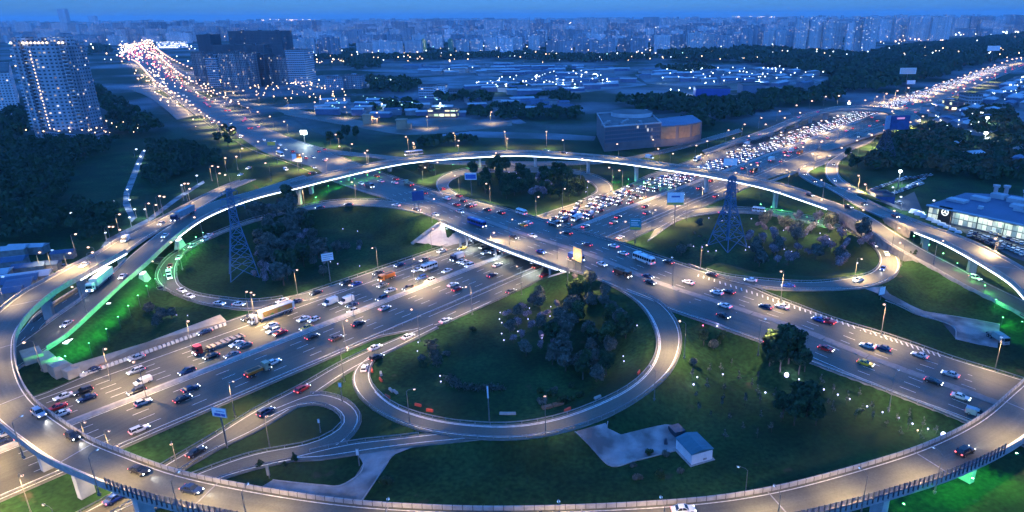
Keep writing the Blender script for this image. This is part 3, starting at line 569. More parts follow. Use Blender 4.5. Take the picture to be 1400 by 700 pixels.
m, nt, b = newmat('tinted_screen_glass'); b.inputs['Base Color'].default_value = (.12, .17, .24, 1); b.inputs['Roughness'].default_value = .15; b.inputs['Alpha'].default_value = .45
sweep(SP + [0, 0, 0], [(.02, .9), (.05, .9), (.05, 2.3), (.02, 2.3)], m, 'screen_panel', so_); sweep(SP, [(0, .85), (.12, .85), (.12, .97), (0, .97)], M_DARK, 'rail', so_)
# parapet panel seams on the inner edge at the front
js = MB(); PA = resample(ringf.A[idx_px(ringf.A, 40, 535, 11):idx_px(ringf.A, 1400, 520, 11)], 140)
for k in range(1, 139):
    d = PA[k+1]-PA[k-1]; a = math.atan2(d[1], d[0]); nn = np.array([d[1], -d[0]])/np.hypot(d[0], d[1]); js.box(PA[k][0]+nn[0]*.14, PA[k][1]+nn[1]*.14, PA[k][2]-.05, .12, .34, 1.06, a)
js.build('parapet_joints', [M_JOINT], rroot)

# central bridge -----------------------------------------------------------
br = empty('road_bridge', (0, 0, 0)); tag(br, 'wide concrete bridge carrying the street over the highway', 'bridge', None, 690)
def edge_cut(P, a, b):
    i, j = idx_px(P, *a), idx_px(P, *b); return P[min(i, j):max(i, j)+1]
sa = edge_cut(street.A, (604, 303, 7), (776, 369, 7)); sb = edge_cut(street.B, (700, 288, 7), (855, 335, 7))
deck = MB(); n = 24; A_, B_ = resample(sa, n), resample(sb, n)
for i in range(n-1):
    for z0, z1 in ((-.9, -2.0),):
        deck.face([(*A_[i][:2], 7+z1), (*A_[i+1][:2], 7+z1), (*B_[i+1][:2], 7+z1), (*B_[i][:2], 7+z1)])
        for X in (A_, B_): deck.face([(*X[i][:2], 7-.42), (*X[i+1][:2], 7-.42), (*X[i+1][:2], 7+z1), (*X[i][:2], 7+z1)])
deck.build('girder', [M_GIRD], br)
sweep(sa, [(.06, -1.25), (.3, -1.25), (.3, -.9), (.06, -.9)], M_LED, 'light_strip', br)
sweep(sa, [(0, 0.02), (-.25, .02), (-.25, .75), (0, .75)], M_CONCD, 'parapet', br); sweep(sb, [(0, .02), (.25, .02), (.25, .8), (0, .8)], M_CONCD, 'parapet', br)
for t_, nm in ((0.0, 'column_row'), (22.5, 'column_row')):
    for f in np.linspace(0.04, .96, 10):
        m = MB(); a = A_[n//2]*(1-f) + B_[n//2]*f; s_, tt = _mkt(np.array(a[0]), np.array(a[1])); p = MK(float(s_), t_ + (0 if t_ else 0)); m.tube((p[0], p[1], -.2), (p[0], p[1], 5.0), .5, .5, 8); m.build('column', [M_CONC], br)
for t_ in (-35.2, 32.4):
    m = MB(); c0, c1 = None, None; sA = [float(_mkt(np.array(q[0]), np.array(q[1]))[0]) for q in (sa[0], sa[-1], sb[0], sb[-1])]
    lo = np.interp(t_, [-35, 32], [_mkt(*sa[-1][:2])[0], _mkt(*sa[0][:2])[0]]); hi = np.interp(t_, [-35, 32], [_mkt(*sb[-1][:2])[0], _mkt(*sb[0][:2])[0]])
    lo, hi = float(lo)+1, float(hi)-1; a, b = MK(lo, t_), MK(hi, t_); d = (b-a)[:2]; L = np.linalg.norm(d); m.box(*((a+b)[:2]/2), -.5, L, 1.2, 5.6, math.atan2(d[1], d[0])); m.build('abutment', [M_CONC], br)
# pale concrete cones at both ends of the bridge
def solid(name, quads, mat, label, cat, parent=None):
    m = MB()
    for q in quads: m.face(q)
    o = m.build(name, [mat], parent)
    if label: tag(o, label, cat, None, PJ(*quads[0][0])[0])
    return o
def W(px, py, z): return (*G(px, py, z), z)
M_CONE = surf('pale_slab_slope', (0.48, 0.45, 0.42), (0.40, 0.37, 0.35), 0.5, 0.85)
ca_, cb_, cc_, cd_, ce_, cf_ = W(602, 303, 6.6), W(565, 331, .6), W(606, 337, .1), W(642, 330, .1), W(648, 321, 4.6), W(640, 316, 5.2)
solid('embankment_slope', [[ca_, cb_, cc_], [ca_, cc_, cd_], [ca_, cd_, ce_], [ca_, ce_, cf_]], M_CONE, 'pale concrete slope under the left end of the central bridge', 'embankment')
solid('embankment_slope', [[W(771, 371, 6.6), W(752, 377, 5.0), W(735, 390, .0), W(745, 394, .2), W(783, 374, 6.4)]], M_CONE, 'pale concrete slope under the right end of the central bridge', 'embankment')
def stairs(a, b, w, label, px):
    a, b = np.array(a), np.array(b); m = MB(); n = 22; d = (b-a)[:2]; L = np.linalg.norm(d); ang = math.atan2(d[1], d[0])
    for k in range(n):
        f = (k+.5)/n; p = a+(b-a)*f; m.box(p[0], p[1], p[2]-.8, L/n, w, .9, ang)
    o = m.build('stairway', [M_CONC]); tag(o, label, 'stairs', None, px)
stairs(W(600, 304, 6.9), W(563, 332, .7), 1.6, 'concrete stairs down the left edge of the pale bridge slope', 580)
stairs(W(779, 372, 6.8), W(741, 394, .4), 1.6, 'concrete stairs down beside the right end of the bridge', 760)
stairs(W(583, 297, 5.2), W(558, 319, .6), 1.2, 'dark grass stairs beside the left bridge slope', 565); 
# median barrier of the highway
mp_ = np.array([MK(q, 0) for q in np.arange(-200, 1500, 8)]); r = sweep(mp_, [(-1.2, 0), (-.5, .75), (.5, .75), (1.2, 0)], M_CONC, 'median_barrier'); tag(r, 'continuous pale concrete barrier along the middle of the highway', 'barrier', None, 650)
# blocks and sloping wall beside the slip lane on the left
solid('retaining_wall', [[W(96, 499, 3.4), W(107, 511, .1), W(205, 476.5, .1), W(310, 439, .1), W(301, 430, 2.6), W(200, 468, 3.0)]], M_BEIGE, 'long beige sloping wall beside the left slip lane', 'wall')
M_KERBW = surf('whitewashed_concrete', (.62, .60, .56), (.5, .48, .45), 1, .8)
nblk = 34
for k in range(nblk):
    f = (k+.5)/nblk; p = np.array([*G(109+201*f, np.interp(f, [0, .48, 1], [514.5, 480, 443]), .3), 0.05]); q_ = G(111+201*f, np.interp(f+.01, [0, .48, 1], [514.5, 480, 443])); d = q_-p[:2]; m = MB(); m.frust(rect(0, 0, 1.05, .9), rect(0, 0, .9, .5), 0, 1.0); o = m.build('concrete_block', [M_KERBW], None, tuple(p), math.atan2(MKhead(0)[1], MKhead(0)[0]))
    tag(o, 'white concrete block in the row below the long beige wall', 'barrier block', 'concrete blocks below the beige wall', PJ(*p)[0])
# stepped beige wall at the far left
m = MB(); pts = [(41, 500, 5.4), (62, 497, 5.4), (77, 500, 4.4), (94, 500, 3.2)]
for k, ((ax, ay), (bx, by), zt) in enumerate((((40, 512), (64, 505), 5.6), ((62, 512), (80, 506), 4.6), ((78, 517), (97, 510), 3.6), ((95, 518), (110, 512), 2.4))):
    a, b = GT(ax, ay), GT(bx, by); a, b = np.array(G(ax, ay, 0)), np.array(G(bx, by, 0)); d = b-a; L = np.linalg.norm(d)+.5; c = (a+b)/2; nn = np.array([-d[1], d[0]])/np.linalg.norm(d)
    m.box(c[0]+nn[0]*3.2, c[1]+nn[1]*3.2, -.5, L, 7-k*.1, zt+.5, math.atan2(d[1], d[0]))
o = m.build('stepped_wall', [M_BEIGE]); tag(o, 'stepped beige retaining wall beneath the left side of the ring', 'wall', None, 75)
# retaining walls on the right
def vwall(P, h, name, label, mat=M_CONCD, th=.35):
    o = sweep(P, [(0, -h), (th, -h), (th, .3), (0, .3)], mat, name); tag(o, label, 'wall', None, PJ(*P[len(P)//2])[0]); return o
vwall(topf.A[idx_px(topf.A, 1150, 292, 9.6):idx_px(topf.A, 1262, 360, 6)], 4.5, 'retaining_wall', 'grey retaining wall below the inner right hand road')
vwall(ringf.A[idx_px(ringf.A, 1247, 314, 10.5):idx_px(ringf.A, 1176, 284, 8.5)] - [0, 0, .4], 4.0, 'retaining_wall', 'dark retaining wall between the two right hand roads')
vwall(np.array([W(1094, 232.5, 1.2), W(1070, 241, 1.2), W(1048, 249, 1.3)]), 1.4, 'retaining_wall', 'low pale wall at the foot of the right ramps', M_CONC)
# white barrier blocks on the lower road at the left
bl = np.array([W(*p) for p in ((148, 371, .2), (125, 385, .2), (100, 401, .2), (80, 414, .1), (62, 427, .1), (44, 441, .1))])
o = sweep(bl, [(-.3, 0), (.3, 0), (.15, 1.1), (-.15, 1.1)], M_CONC, 'concrete_barrier'); tag(o, 'pale concrete barrier on the lower road between the two flyovers', 'barrier', None, 90)
# guardrails along the roads
def rail_of(R, side, label, q0=0.0, q1=1.0, inset=.35):
    n = len(R.A); a, b = int(q0*n), max(int(q0*n)+3, int(q1*n)); P = (R.A if side == 'A' else R.B)[a:b].copy(); Q = (R.B if side == 'A' else R.A)[a:b]; u = Q-P; u /= np.maximum(np.linalg.norm(u[:, :2], axis=1), .1)[:, None]
    P += u*inset; P[:, 2] += R.lift; return guardrail(P, label)
mkp = lambda t, a, b: np.array([MK(q, t if not callable(t) else t(q)) for q in np.arange(a, b, 6)])
guardrail(mkp(-22.4, -180, 20), 'steel guardrail on the near edge of the highway at the lower left')
guardrail(mkp(-22.6, 22, 120), 'steel guardrail between the highway and its near side lane under the bridge'); guardrail(mkp(-22.6, 130, 260), 'steel guardrail between highway and near side lane beyond the bridge')
guardrail(mkp(21.6, 30, 120), 'steel guardrail between the jammed lanes and the far side lane'); guardrail(mkp(30.2, -12, 84), 'steel guardrail along the far side lane below the left island')
guardrail(mkp(-33.3, 42, 88), 'steel guardrail at the edge of the near side lane by the round island')
guardrail(mkp(-33.2, 128, 300), 'steel guardrail of the near side lane by the right island'); guardrail(mkp(lambda q: t_near(q)+.4, 302, 900), 'steel guardrail along the near edge of the far highway'); guardrail(mkp(lambda q: t_far(q)-.4, 240, 900), 'steel guardrail along the far edge of the far highway')
rail_of(street, 'A', 'steel guardrail along the near edge of the street right of the bridge', .56, 1.0); rail_of(street, 'B', 'steel guardrail along the far edge of the street right of the bridge', .66, 1.0); rail_of(street, 'A', 'steel guardrail along the near edge of the street left of the bridge', .1, .42); rail_of(street, 'B', 'steel guardrail along the far edge of the street left of the bridge', .1, .34)
rail_of(L1, 'B', 'steel guardrail around the outside of the west loop', .06, .9); rail_of(L1, 'A', 'steel guardrail around the inside of the west loop', .1, .95)
rail_of(L3, 'A', 'steel guardrail around the outside of the east loop', .1, .97); rail_of(L3, 'B', 'steel guardrail around the inside of the east loop', .05, .97)
rail_of(L4, 'A', 'steel guardrail around the inside of the near loop', .08, .97); rail_of(L4, 'B', 'steel guardrail around the outside of the near loop', .08, .97)
rail_of(L2, 'B', 'steel guardrail around the wooded far island', .05, .95); rail_of(L2, 'A', 'steel guardrail around the outside of the far loop', .05, .95)
rail_of(LR, 'A', 'steel guardrail on the far side of the slip road', .0, .8); rail_of(LR, 'B', 'steel guardrail on the near side of the slip road', .0, .35)
rail_of(SL, 'A', 'steel guardrail around the outside of the small hairpin', .1, .5); rail_of(SL, 'B', 'steel guardrail around the inside of the small hairpin', .1, .9); rail_of(SL, 'A', 'steel guardrail along the straight of the small hairpin', .6, .95)
rail_of(CR, 'A', 'steel guardrail on the link road above the service drive', .1, .7); rail_of(R2, 'B', 'steel guardrail on the outer right ramp', .05, .95); rail_of(R1, 'A', 'steel guardrail on the inner right ramp', .05, .95)
rail_of(topf, 'A', 'steel guardrail on the inner right hand road', .62, .95, .6)
rail_of(NR, 'B', 'steel guardrail on the ramp behind the top flyover', .2, .9); rail_of(FR, 'B', 'steel guardrail along the frontage road', .1, .9)

# service yards and footpaths: thin paved sheets that follow the ground
def paved(name, label, poly, mat, lift=.06, kind='pavement', th=.35):
    P = [np.array([*GT(*p)]) for p in poly]; z = max(p[2] for p in P)
    bm = bmesh.new(); vs = [bm.verts.new((p[0], p[1], 0)) for p in P]; f = bm.faces.new(vs); bmesh.ops.triangulate(bm, faces=[f])
    for _ in range(5):
        es = [e for e in bm.edges if e.calc_length() > 4.0]
        if not es: break
        bmesh.ops.subdivide_edges(bm, edges=es, cuts=1); bmesh.ops.triangulate(bm, faces=[f for f in bm.faces if len(f.verts) > 3])
    for v in bm.verts: v.co.z = max(TZ(v.co.x + dx, v.co.y + dy) for dx in (-1, 0, 1) for dy in (-1, 0, 1)) + lift
    r = bmesh.ops.extrude_face_region(bm, geom=bm.faces[:]); bmesh.ops.translate(bm, verts=[v for v in r['geom'] if isinstance(v, bmesh.types.BMVert)], vec=(0, 0, .04))
    me = bpy.data.meshes.new(name); bm.to_mesh(me); bm.free(); me.materials.append(mat); o = struct(link(kind, me), label); return o
paved('yard', 'pale paved yard in front of the white kiosk', [(786, 591), (837, 638), (870, 630), (926, 616), (924, 600), (934, 592), (923, 583), (909, 583), (849, 597), (831, 588), (828, 580)], M_LOT)
paved('yard', 'grey paved service drive at the bottom left', [(488, 619), (497, 634), (484, 654), (464, 665), (440, 664), (373, 657), (352, 669), (350, 690), (489, 695), (536, 624), (572, 609)], M_LOT)
paved('yard', 'paved track and turning area by the parked truck on the right', [(1179, 394), (1210, 411), (1236, 422), (1287, 440), (1304, 448), (1307, 464), (1336, 471), (1364, 476), (1367, 444), (1330, 437), (1293, 431), (1244, 419), (1216, 404), (1206, 392)], M_LOT)
for nm, pl in (('lit footpath through the park at the left', [(194, 206), (199, 207), (193, 225), (178, 265), (176, 275), (186, 298), (180, 304), (168, 280), (169, 264), (185, 224)]),
               ('path beside the left road', [(136, 341), (146, 327), (200, 300), (240, 270), (278, 247), (280, 250), (243, 274), (205, 303), (152, 331)])): paved('path', nm, pl, M_LOT, kind='path')

# deck joints across the flyovers and kerbs round the paved yards
for R, root, a, b in ((ringf, rroot, 60, ringf.L-60), (topf, troot, 20, topf.L*.7)):
    for q in np.arange(a, b, 38.0):
        p0_, p1_ = R.off(q, .35), R.off(q, -.35); d = (p1_-p0_)[:2]; L = np.linalg.norm(d); m = MB(); c = (p0_+p1_)/2; m.box(c[0], c[1], c[2]+R.lift-.05, L, .28, .075, math.atan2(d[1], d[0])); m.build('deck_joint', [M_GALV], root)
def kerb(pts, label):
    P = catmull([GT(*p) + [0, 0, .1] for p in pts], 1.5); P[:, 2] = [TZ(*p[:2])+.08 for p in P]; struct(sweep(P, [(-.12, -.1), (.12, -.1), (.12, .2), (-.12, .2)], M_CONC, 'kerb'), label)
kerb([(786, 591), (812, 615), (837, 638), (870, 630), (926, 616)], 'kerb on the front of the pale yard'); kerb([(831, 577), (830, 587), (836, 592), (849, 597), (880, 590), (909, 583)], 'kerb behind the pale yard')
kerb([(489, 694), (512, 660), (536, 624), (555, 612), (572, 609)], 'kerb right of the service drive'); kerb([(488, 621), (497, 634), (492, 648), (480, 657), (464, 665), (440, 664), (373, 657)], 'kerb left of the service drive')
kerb([(1206, 392), (1216, 404), (1244, 419), (1293, 431), (1330, 437), (1367, 444)], 'kerb above the right hand track'); kerb([(1210, 411), (1236, 422), (1287, 440), (1304, 448), (1307, 464)], 'kerb below the right hand track')
# ------------------------------------------------------------------ street lamps
M_LENS = glow('warm_lamp_lens', (1.0, 0.52, 0.20), 3.2); M_LENSW = glow('white_lamp_lens', (0.75, 0.88, 1.0), 3.0); M_LENSB = glow('pale_lamp_lens', (0.45, 0.7, 1.0), .8)
_lamp = {}
def lamp_meshes(h, kind, gs):
    k = (h, kind, gs)
    if k in _lamp: return _lamp[k]
    a = MB(); a.tube((0, 0, -.6), (0, 0, 1.4), .17, .15, 7); a.tube((0, 0, 1.4), (0, 0, h-.4), .12, .07, 7); a.box(0, 0, -.3, .5, .5, .4)
    b = MB(); b.tube((0, 0, h-.5), (.5, 0, h-.05), .05, .05, 5); b.tube((.5, 0, h-.05), (1.7, 0, h+.1), .045, .04, 5)
    c = MB(); c.frust(rect(1.95, 0, .9, .3), rect(1.95, 0, .7, .2), h+.02, h+.17); d = MB(); d.ball((1.98, 0, h-.04), gs, 0, 8, 5, .6)
    _lamp[k] = (a.mesh('pole', [M_POLE]), b.mesh('arm', [M_POLE]), c.mesh('lamp_head', [M_POLE]), d.mesh('lens', [{'warm': M_LENS, 'white': M_LENSW, 'pale': M_LENSB, 'dim': M_LENSB}[kind]])); return _lamp[k]
def road_z(p, prefer=None):
    return prefer if prefer is not None else max(TZ(p[0], p[1]), 0)
def lamp(px, py, z=0.0, base='', h=11.0, kind='warm', face=None, power=1.0, light=True, group='street lamps along the roads'):
    """head seen at (px, py); the post stands on ground or deck at height z"""
    g = G(px, py, z + h); zz = z
    best = None
    for R in RIBS.values():
        i = R.near(g); dd = abs(np.linalg.norm(R.C[i][:2]-g) - R.w[i]/2 * 0)
        if abs(R.z[i]-z) < 3 and (best is None or dd < best[0]): best = (dd, R, i)
    v = best[1].C[best[2]][:2]-g; a = math.atan2(v[1], v[0]) if face is None else face
    dist = math.hypot(*g); gs = .17 + .0010*dist; gs = round(gs*10)/10  # lens ball swells with distance, its size standing in for glare
    ms = lamp_meshes(h, kind, max(gs, .3 if kind in ('warm', 'white') else .18)); r = empty('street_lamp', (g[0]-1.9*math.cos(a), g[1]-1.9*math.sin(a), zz), a)
    pole = link('pole', ms[0], r); link('arm', ms[1], r); hd = link('lamp_head', ms[2], r); link('lens', ms[3], hd)
    if light:
        col = WARM if kind in ('warm', 'dim') else (0.65, 0.82, 1.0)
        add_light('SPOT', 'lamp_light', (1.98, 0, h-.45-max(gs, .3)*.75), LAMP_W*power, col, r, .25, math.radians(146), (0, 0, 0), .9)
    tag(r, base or ('tall street lamp with a glowing warm head'), 'street lamp', group, px); return r
def lamps(pts, z, base, **k):
    for p in pts: lamp(p[0], p[1], p[2] if len(p) > 2 else z, base, **k)
# highway, near the camera to far away
lamps([(144,477), (183,495), (319,521), (343,400), (478,390), (563,423), (637,392), (707,364), (474,438), (474,475), (116,577), (149,589), (161,609), (257,439)], 0, 'tall warm street lamp beside the lower part of the highway', power=.85)
lamps([(566,354), (576,356), (592,313), (675,318), (509,339), (406,369)], 0, 'tall warm lamp by the far side lane left of the bridge', power=1.1)
lamps([(855,303), (896,287), (935,273), (962,258), (886,249), (920,252), (1006,236), (979,219), (1027,225), (1036,226), (736,269), (772,258)], 0, 'tall warm lamp by the highway between bridge and top flyover', power=1.6)
lamps([(1073,212), (1068,181), (1079,181), (1099,174), (1104,174), (1123,165), (1130,166), (1145,158), (1153,158), (1150,175), (1098,201), (1111,210), (1124,193), (1135,213), (1151,202), (1172,192), (952,199), (967,193), (1003,189), (1024,186)], 0, 'warm street lamp on the highway around the far flyover', power=1.2)
lamps([(996,178,1), (1018,170,2), (1041,161,4), (1066,152,6), (1089,144,8), (1110,138,9), (1129,132,9), (1147,131,9), (1161,138,9), (1183,137,9), (1047,170,4), (1073,161,7), (1094,154,8)], 9, 'street lamp with a warm head on the far flyover', power=.5, h=9)
lamps([(1199,132), (1208,139), (1212,128), (1223,134), (1227,124), (1242,120), (1254,125), (1267,120), (1280,116), (1290,112), (1301,109), (1310,106), (1319,103), (1327,99), (1335,97), (1344,94), (1351,92), (1360,89), (1370,86), (1377,83), (1384,81), (1390,80), (1396,79)], 0, 'distant warm street lamp along the far edge of the jammed highway', power=3.6)
lamps([(1220,152), (1234,146), (1262,159), (1245,167), (1228,171), (1209,178), (1192,184), (1269,151), (1272,137), (1307,125), (1318,121), (1333,114), (1342,109), (1350,106), (1360,102), (1183,252), (1174,240)], 0, 'distant warm street lamp along the near edge of the far highway', power=3.4)
# street and its surroundings
lamps([(363,223,5), (410,257,1), (414,210,5), (459,184,3), (464,200,5), (481,197,5), (499,209,5.5), (481,249,6), (567,259,7), (593,272,7), (598,222,3), (581,229,4), (622,240,5), (665,251,6), (678,209,3), (555,187,2), (565,195,2)], 5, 'warm street lamp beside the upper part of the street', power=1.5)
lamps([(783,353,7), (766,318,7), (700,300,7)], 7, 'street lamp with a warm head on the central bridge', power=1.6)
lamps([(966,335,6.3), (1068,371,6), (1209,416,4.5), (930,439,5.5)], 6, 'bright warm street lamp beside the street right of the bridge', power=1.6)
lamps([(1369,461,2), (919,352,6), (1228,506,3), (1046,436,5)], 3, 'dim street lamp beside the street at the right', kind='dim', power=.8)
lamps([(804,248), (796,217,11), (833,229), (847,233), (893,191), (747,180), (690,180), (620,182), (920,210,2), (626,199,12)], 2, 'street lamp with a warm head near the top flyover', power=1.6)
# left side: lamps of the flyover approach and the park
lamps([(290,227,5), (298,228,5), (300,237,5), (308,239,5), (308,216,4), (323,214,4), (331,203,4), (252,251,7), (257,251,7), (259,258,7), (218,268,8), (224,269,8), (203,278,8), (213,280,8), (163,293,8), (149,310,8.5), (154,310,8.5), (164,314,8.5), (103,320,9), (126,345,10), (95,346,8), (54,345,0), (99,392,10), (33,468,10)], 7, 'street lamp with a warm head along the left flyover approach', power=.45, h=9)
lamps([(266,297,10), (234,331,9), (209,357,7.5), (337,399,1), (347,403,1), (121,338,8)], 6, 'warm street lamp between the left flyovers and west loop', power=.8)
lamps([(269,240), (248,253), (198,286), (184,286), (177,297), (177,273), (174,259), (188,224), (192,214), (197,206), (186,204), (155,275), (97,291), (144,318)], 0, 'white garden lamp beside the left park footpath', kind='white', h=5, power=.10, group='white lamps of the left park')
# right side
lamps([(1066,263,11), (1123,273,10), (1161,258,8), (1180,287,8.5), (1229,312,7.5), (1223,288,9), (1231,332,5), (1178,354,3.5), (1289,329,10.5), (1361,326,8), (1134,213,1), (1112,211,1), (1123,194,0), (1192,185,0)], 8, 'street lamp with a warm head along the right flyover roads', power=1.5, h=9)
lamps([(1231,235), (1221,256), (1232,269), (1277,274)], 0, 'lamp with a glowing head over the car dealer yard', kind='white', h=8, power=.6)
# near loop, slip roads and lawns
lamps([(566,532,1.2), (745,542,2.2), (234,607,0), (364,569,0), (744,541,2.2)][:4], 1, 'street lamp with a small lit head beside the near loop road', power=.22, h=10)
def ringlamp(px, py):
    g = G(px, py, 20); i = int(np.argmin(((ringf.B[:, :2]-g)**2).sum(1))); b = ringf.B[i]; q = PJ(b[0], b[1], 20.0); lamp(q[0], q[1], 11, 'thin lamp post standing on the outer edge of the ring flyover', 9, 'dim', None, .95)
for p in ((150,338), (72,374), (0,428), (-40,470), (-20,515), (1265,290), (1315,315), (1375,350), (1425,395), (39,566), (138,610), (240,640), (344,660), (554,656), (764,658), (900,655), (1037,640), (1150,625), (1262,606), (1384,549), (1450,500), (1470,440)): ringlamp(*p)  # posts towards the left and right ends are added to light dark deck
for x_ in (450, 505, 565, 626, 696, 767, 841, 900, 960, 1020, 1075, 1120):  # most of this row is added to light the flyover deck
    i = int(np.argmin([abs(PJ(*p)[0]-x_) for p in topf.B])); b = topf.B[i]; q = PJ(b[0], b[1], b[2]+9.0); lamp(q[0], q[1], b[2], 'street lamp in the row added to light the top flyover', 9, 'warm', None, .8)
lamps([(1010,638,0), (890,500,4)], 0, 'thin unlit lamp post on the lawn side of the front road', kind='pale', power=.03, h=9)  # heads meant as unlit still get a faint glow and weak spot
lamps([(-35,575), (-20,640), (30,650), (60,690)], 0, 'warm lamp added to light the highway left of the ring pier', power=1.0)  # added to brighten the dark highway at the left edge
def lampline(R, side, q0, q1, step, base, power, z=None, h=11):
    for q in np.arange(q0, q1, step):
        p = R.at(q, -.08 if side == 'A' else 1.08); u = PJ(p[0], p[1], p[2]+h); lamp(u[0], u[1], p[2], base, h, 'warm', None, power, group='street lamps far up the street')
lampline(street, 'A', 20, street.hit(440, 230)[3], 42, 'warm street lamp on the left edge of the upper street', 1.8); lampline(street, 'B', 20, street.hit(430, 200)[3], 42, 'warm street lamp on the right edge of the upper street', 1.8)
lampline(FR, 'A', 20, FR.L, 60, 'warm street lamp along the frontage road', 1.5); lampline(WR, 'A', 10, WR.L, 50, 'warm street lamp along the side street', 1.4)
# stadium-bright lamp and a few lit floodlights
# ------------------------------------------------------------------ garden spotlights between the trees
M_VIO = glow('violet_white_garden_light', (0.50, 0.46, 1.0), 4.0); _gl = None
def garden(px, py, base, big=1.0, col=(0.62, 0.58, 1.0), mat=None, h=.7):
    global _gl
    p = GT(px, py); r = empty('garden_light', (p[0], p[1], p[2]))
    key = ('gl', round(big, 1), (mat or M_VIO).name)
    if key not in _lamp:
        a = MB(); a.tube((0, 0, -.3), (0, 0, h), .04, .04, 5); b = MB(); b.ball((0, 0, h+.1), .13*big+.04+(.25 if big > 2 else 0), 0, 8, 5); _lamp[key] = (a.mesh('post', [M_POLE]), b.mesh('lens', [mat or M_VIO]))
    link('post', _lamp[key][0], r); link('lens', _lamp[key][1], r)
    add_light('POINT', 'lamp_light', (0, 0, h+.9), 28*big*big, col, r, .2)
    tag(r, base, 'garden light', 'garden lights between the trees', px)
for p in ((362,302), (386,302), (411,315), (469,315), (489,318), (354,348), (452,360), (462,363), (492,366)): garden(*p, 'small violet garden light among the trees of the west loop island')
for p in ((686,238), (696,237), (706,239), (723,242), (733,245), (805,251), (803,258), (801,264), (678,242)): garden(*p, 'small violet garden light among the trees of the far island', 1.2)
for p in ((934,339), (948,339), (960,340), (968,346), (979,345), (1004,299), (1027,301), (969,300), (987,304), (1024,340), (1019,344), (1071,317), (1089,311), (1089,319), (1104,314), (1103,322), (1121,321), (1134,329), (1146,352), (1072,343), (1082,346), (1061,321), (1172,362)): garden(*p, 'small violet garden light on the island of the east loop', 1.2)
for p in ((821,396), (753,422), (752,435), (722,439), (763,449), (708,456), (741,465), (871,448), (852,490), (724,424), (684,430), (683,439), (686,444), (686,459), (689,468), (602,517), (603,525), (572,471), (571,483), (853,497)): garden(*p, 'small violet garden light on the near round island', 1.1)
for p in ((1092,522), (1126,536), (1145,543), (1161,549), (1185,559), (1206,567), (1228,575), (1247,583), (1268,590), (1086,540), (1115,550), (988,515), (1046,540), (980,449), (953,519)): garden(*p, 'small bright garden light in the row on the right hand lawn', 1.4)
garden(1075, 516, 'largest and brightest garden light below the big right hand tree', 3.2); garden(1289, 598, 'bright garden light at the end of the row beside the ring parapet', 2.6); garden(948, 529, 'garden light shining on a small sapling right of the near loop', 1.6)
garden(1254, 592, 'single warm garden light in the row of violet ones', 1.3, WARM, M_LENS); garden(961, 448, 'small red garden light on a tree right of the near loop', 1, (1, .2, .3), glow('red_garden_light', (1, .1, .25), 14))
garden(242, 433, 'lone violet garden light left of the beige wall', 1.2); garden(257, 434, 'small garden light between the dark bush and the beige wall', .8)
# green floodlights on the banks under the flyovers
M_GRN = glow('green_floodlight_lens', (0.1, 1.0, 0.25), 8.0)
def flood(px, py, zh, tx, ty, power, base, z0=None, ang=75):
    a = GT(px, py); z = a[2] + zh if z0 is None else z0; p = np.array([*G(px, py, z), z]); t = GT(tx, ty); r = empty('floodlight', tuple(p))
    m = MB(); m.box(0, 0, -.15, .5, .35, .3); m.build('housing', [M_DARK], r); m = MB(); m.box(0, .2, -.1, .4, .06, .2); m.build('lens', [M_GRN], r)
    l = add_light('SPOT', 'flood_beam', (0, 0, .3), power, (0.12, 1.0, 0.14), r, .3, math.radians(ang)); aim(l, tuple(t - p)); tag(r, base, 'floodlight', 'green floodlights under the flyovers', px)
def bankflood(P, out, a, b, z, step, offs, hh, aimz, power, base, ang=112):
    i, j = sorted((idx_px(P, *a, z), idx_px(P, *b, z))); Q = P[i:j+1]; L = np.linalg.norm(np.diff(Q[:, :2], axis=0), axis=1).sum(); n = max(2, int(L/step)); Q = resample(Q, n+1); dd = np.gradient(Q[:, :2], axis=0); dd /= np.linalg.norm(dd, axis=1)[:, None]
    for k in range(n+1):
        nn = np.array([dd[k][1], -dd[k][0]])*out; p = Q[k][:2] + nn*offs; gz = TZ(*p); r = empty('floodlight', (p[0], p[1], gz+hh))
        m = MB(); m.box(0, 0, -.1, .5, .35, .25); m.tube((0, 0, -hh-.2), (0, 0, -.1), .06, .06, 5); m.build('housing', [M_DARK], r); m = MB(); m.box(0, 0, .15, .3, .2, .05); m.build('lens', [M_GRN], r)
        l = add_light('SPOT', 'flood_beam', (0, 0, .4), power, (0.10, 1.0, 0.16), r, .4, math.radians(ang)); t = np.array([Q[k][0]+nn[0]*1.0, Q[k][1]+nn[1]*1.0, max(TZ(*(Q[k][:2]+nn)), 0) + aimz]); aim(l, tuple(t - [p[0], p[1], gz+hh+.4])); tag(r, base, 'floodlight', 'green floodlights under the flyovers', PJ(p[0], p[1], gz)[0])
bankflood(flyB.B, 1, (232, 330), (60, 478), 6, 7.5, 9.5, 4.5, -3.0, 2700, 'green floodlight at the foot of the left flyover bank', 135)
bankflood(topf.A, 1, (352, 270), (505, 232), 11, 9, 8, 4.0, -3, 3000, 'green floodlight below the left half of the top flyover')
bankflood(topf.A, 1, (590, 219), (640, 214), 12, 10, 8, 4.0, -3, 3000, 'green floodlight below the middle of the top flyover'); bankflood(topf.A, 1, (850, 222), (915, 231), 12, 10, 8, 4.0, -3, 3000, 'green floodlight below the right half of the top flyover')
bankflood(topf.A, 1, (1060, 259), (1150, 290), 11, 7, 8, 3.5, -3, 2400, 'green floodlight below the right end of the top flyover')
bankflood(ringf.A, -1, (1262, 320), (1400, 404), 11, 9, 5, 3.0, -3, 1300, 'green floodlight below the outer right ring road')
for a in (((1330,655), (1300,670)), ((1390,620), (1360,660)), ((1235,690), (1270,695)), ((1398,440), (1398,458))): flood(*a[0], 0, *a[1], 8000, 'green floodlight under the right side of the ring flyover', z0=8.5, ang=120)
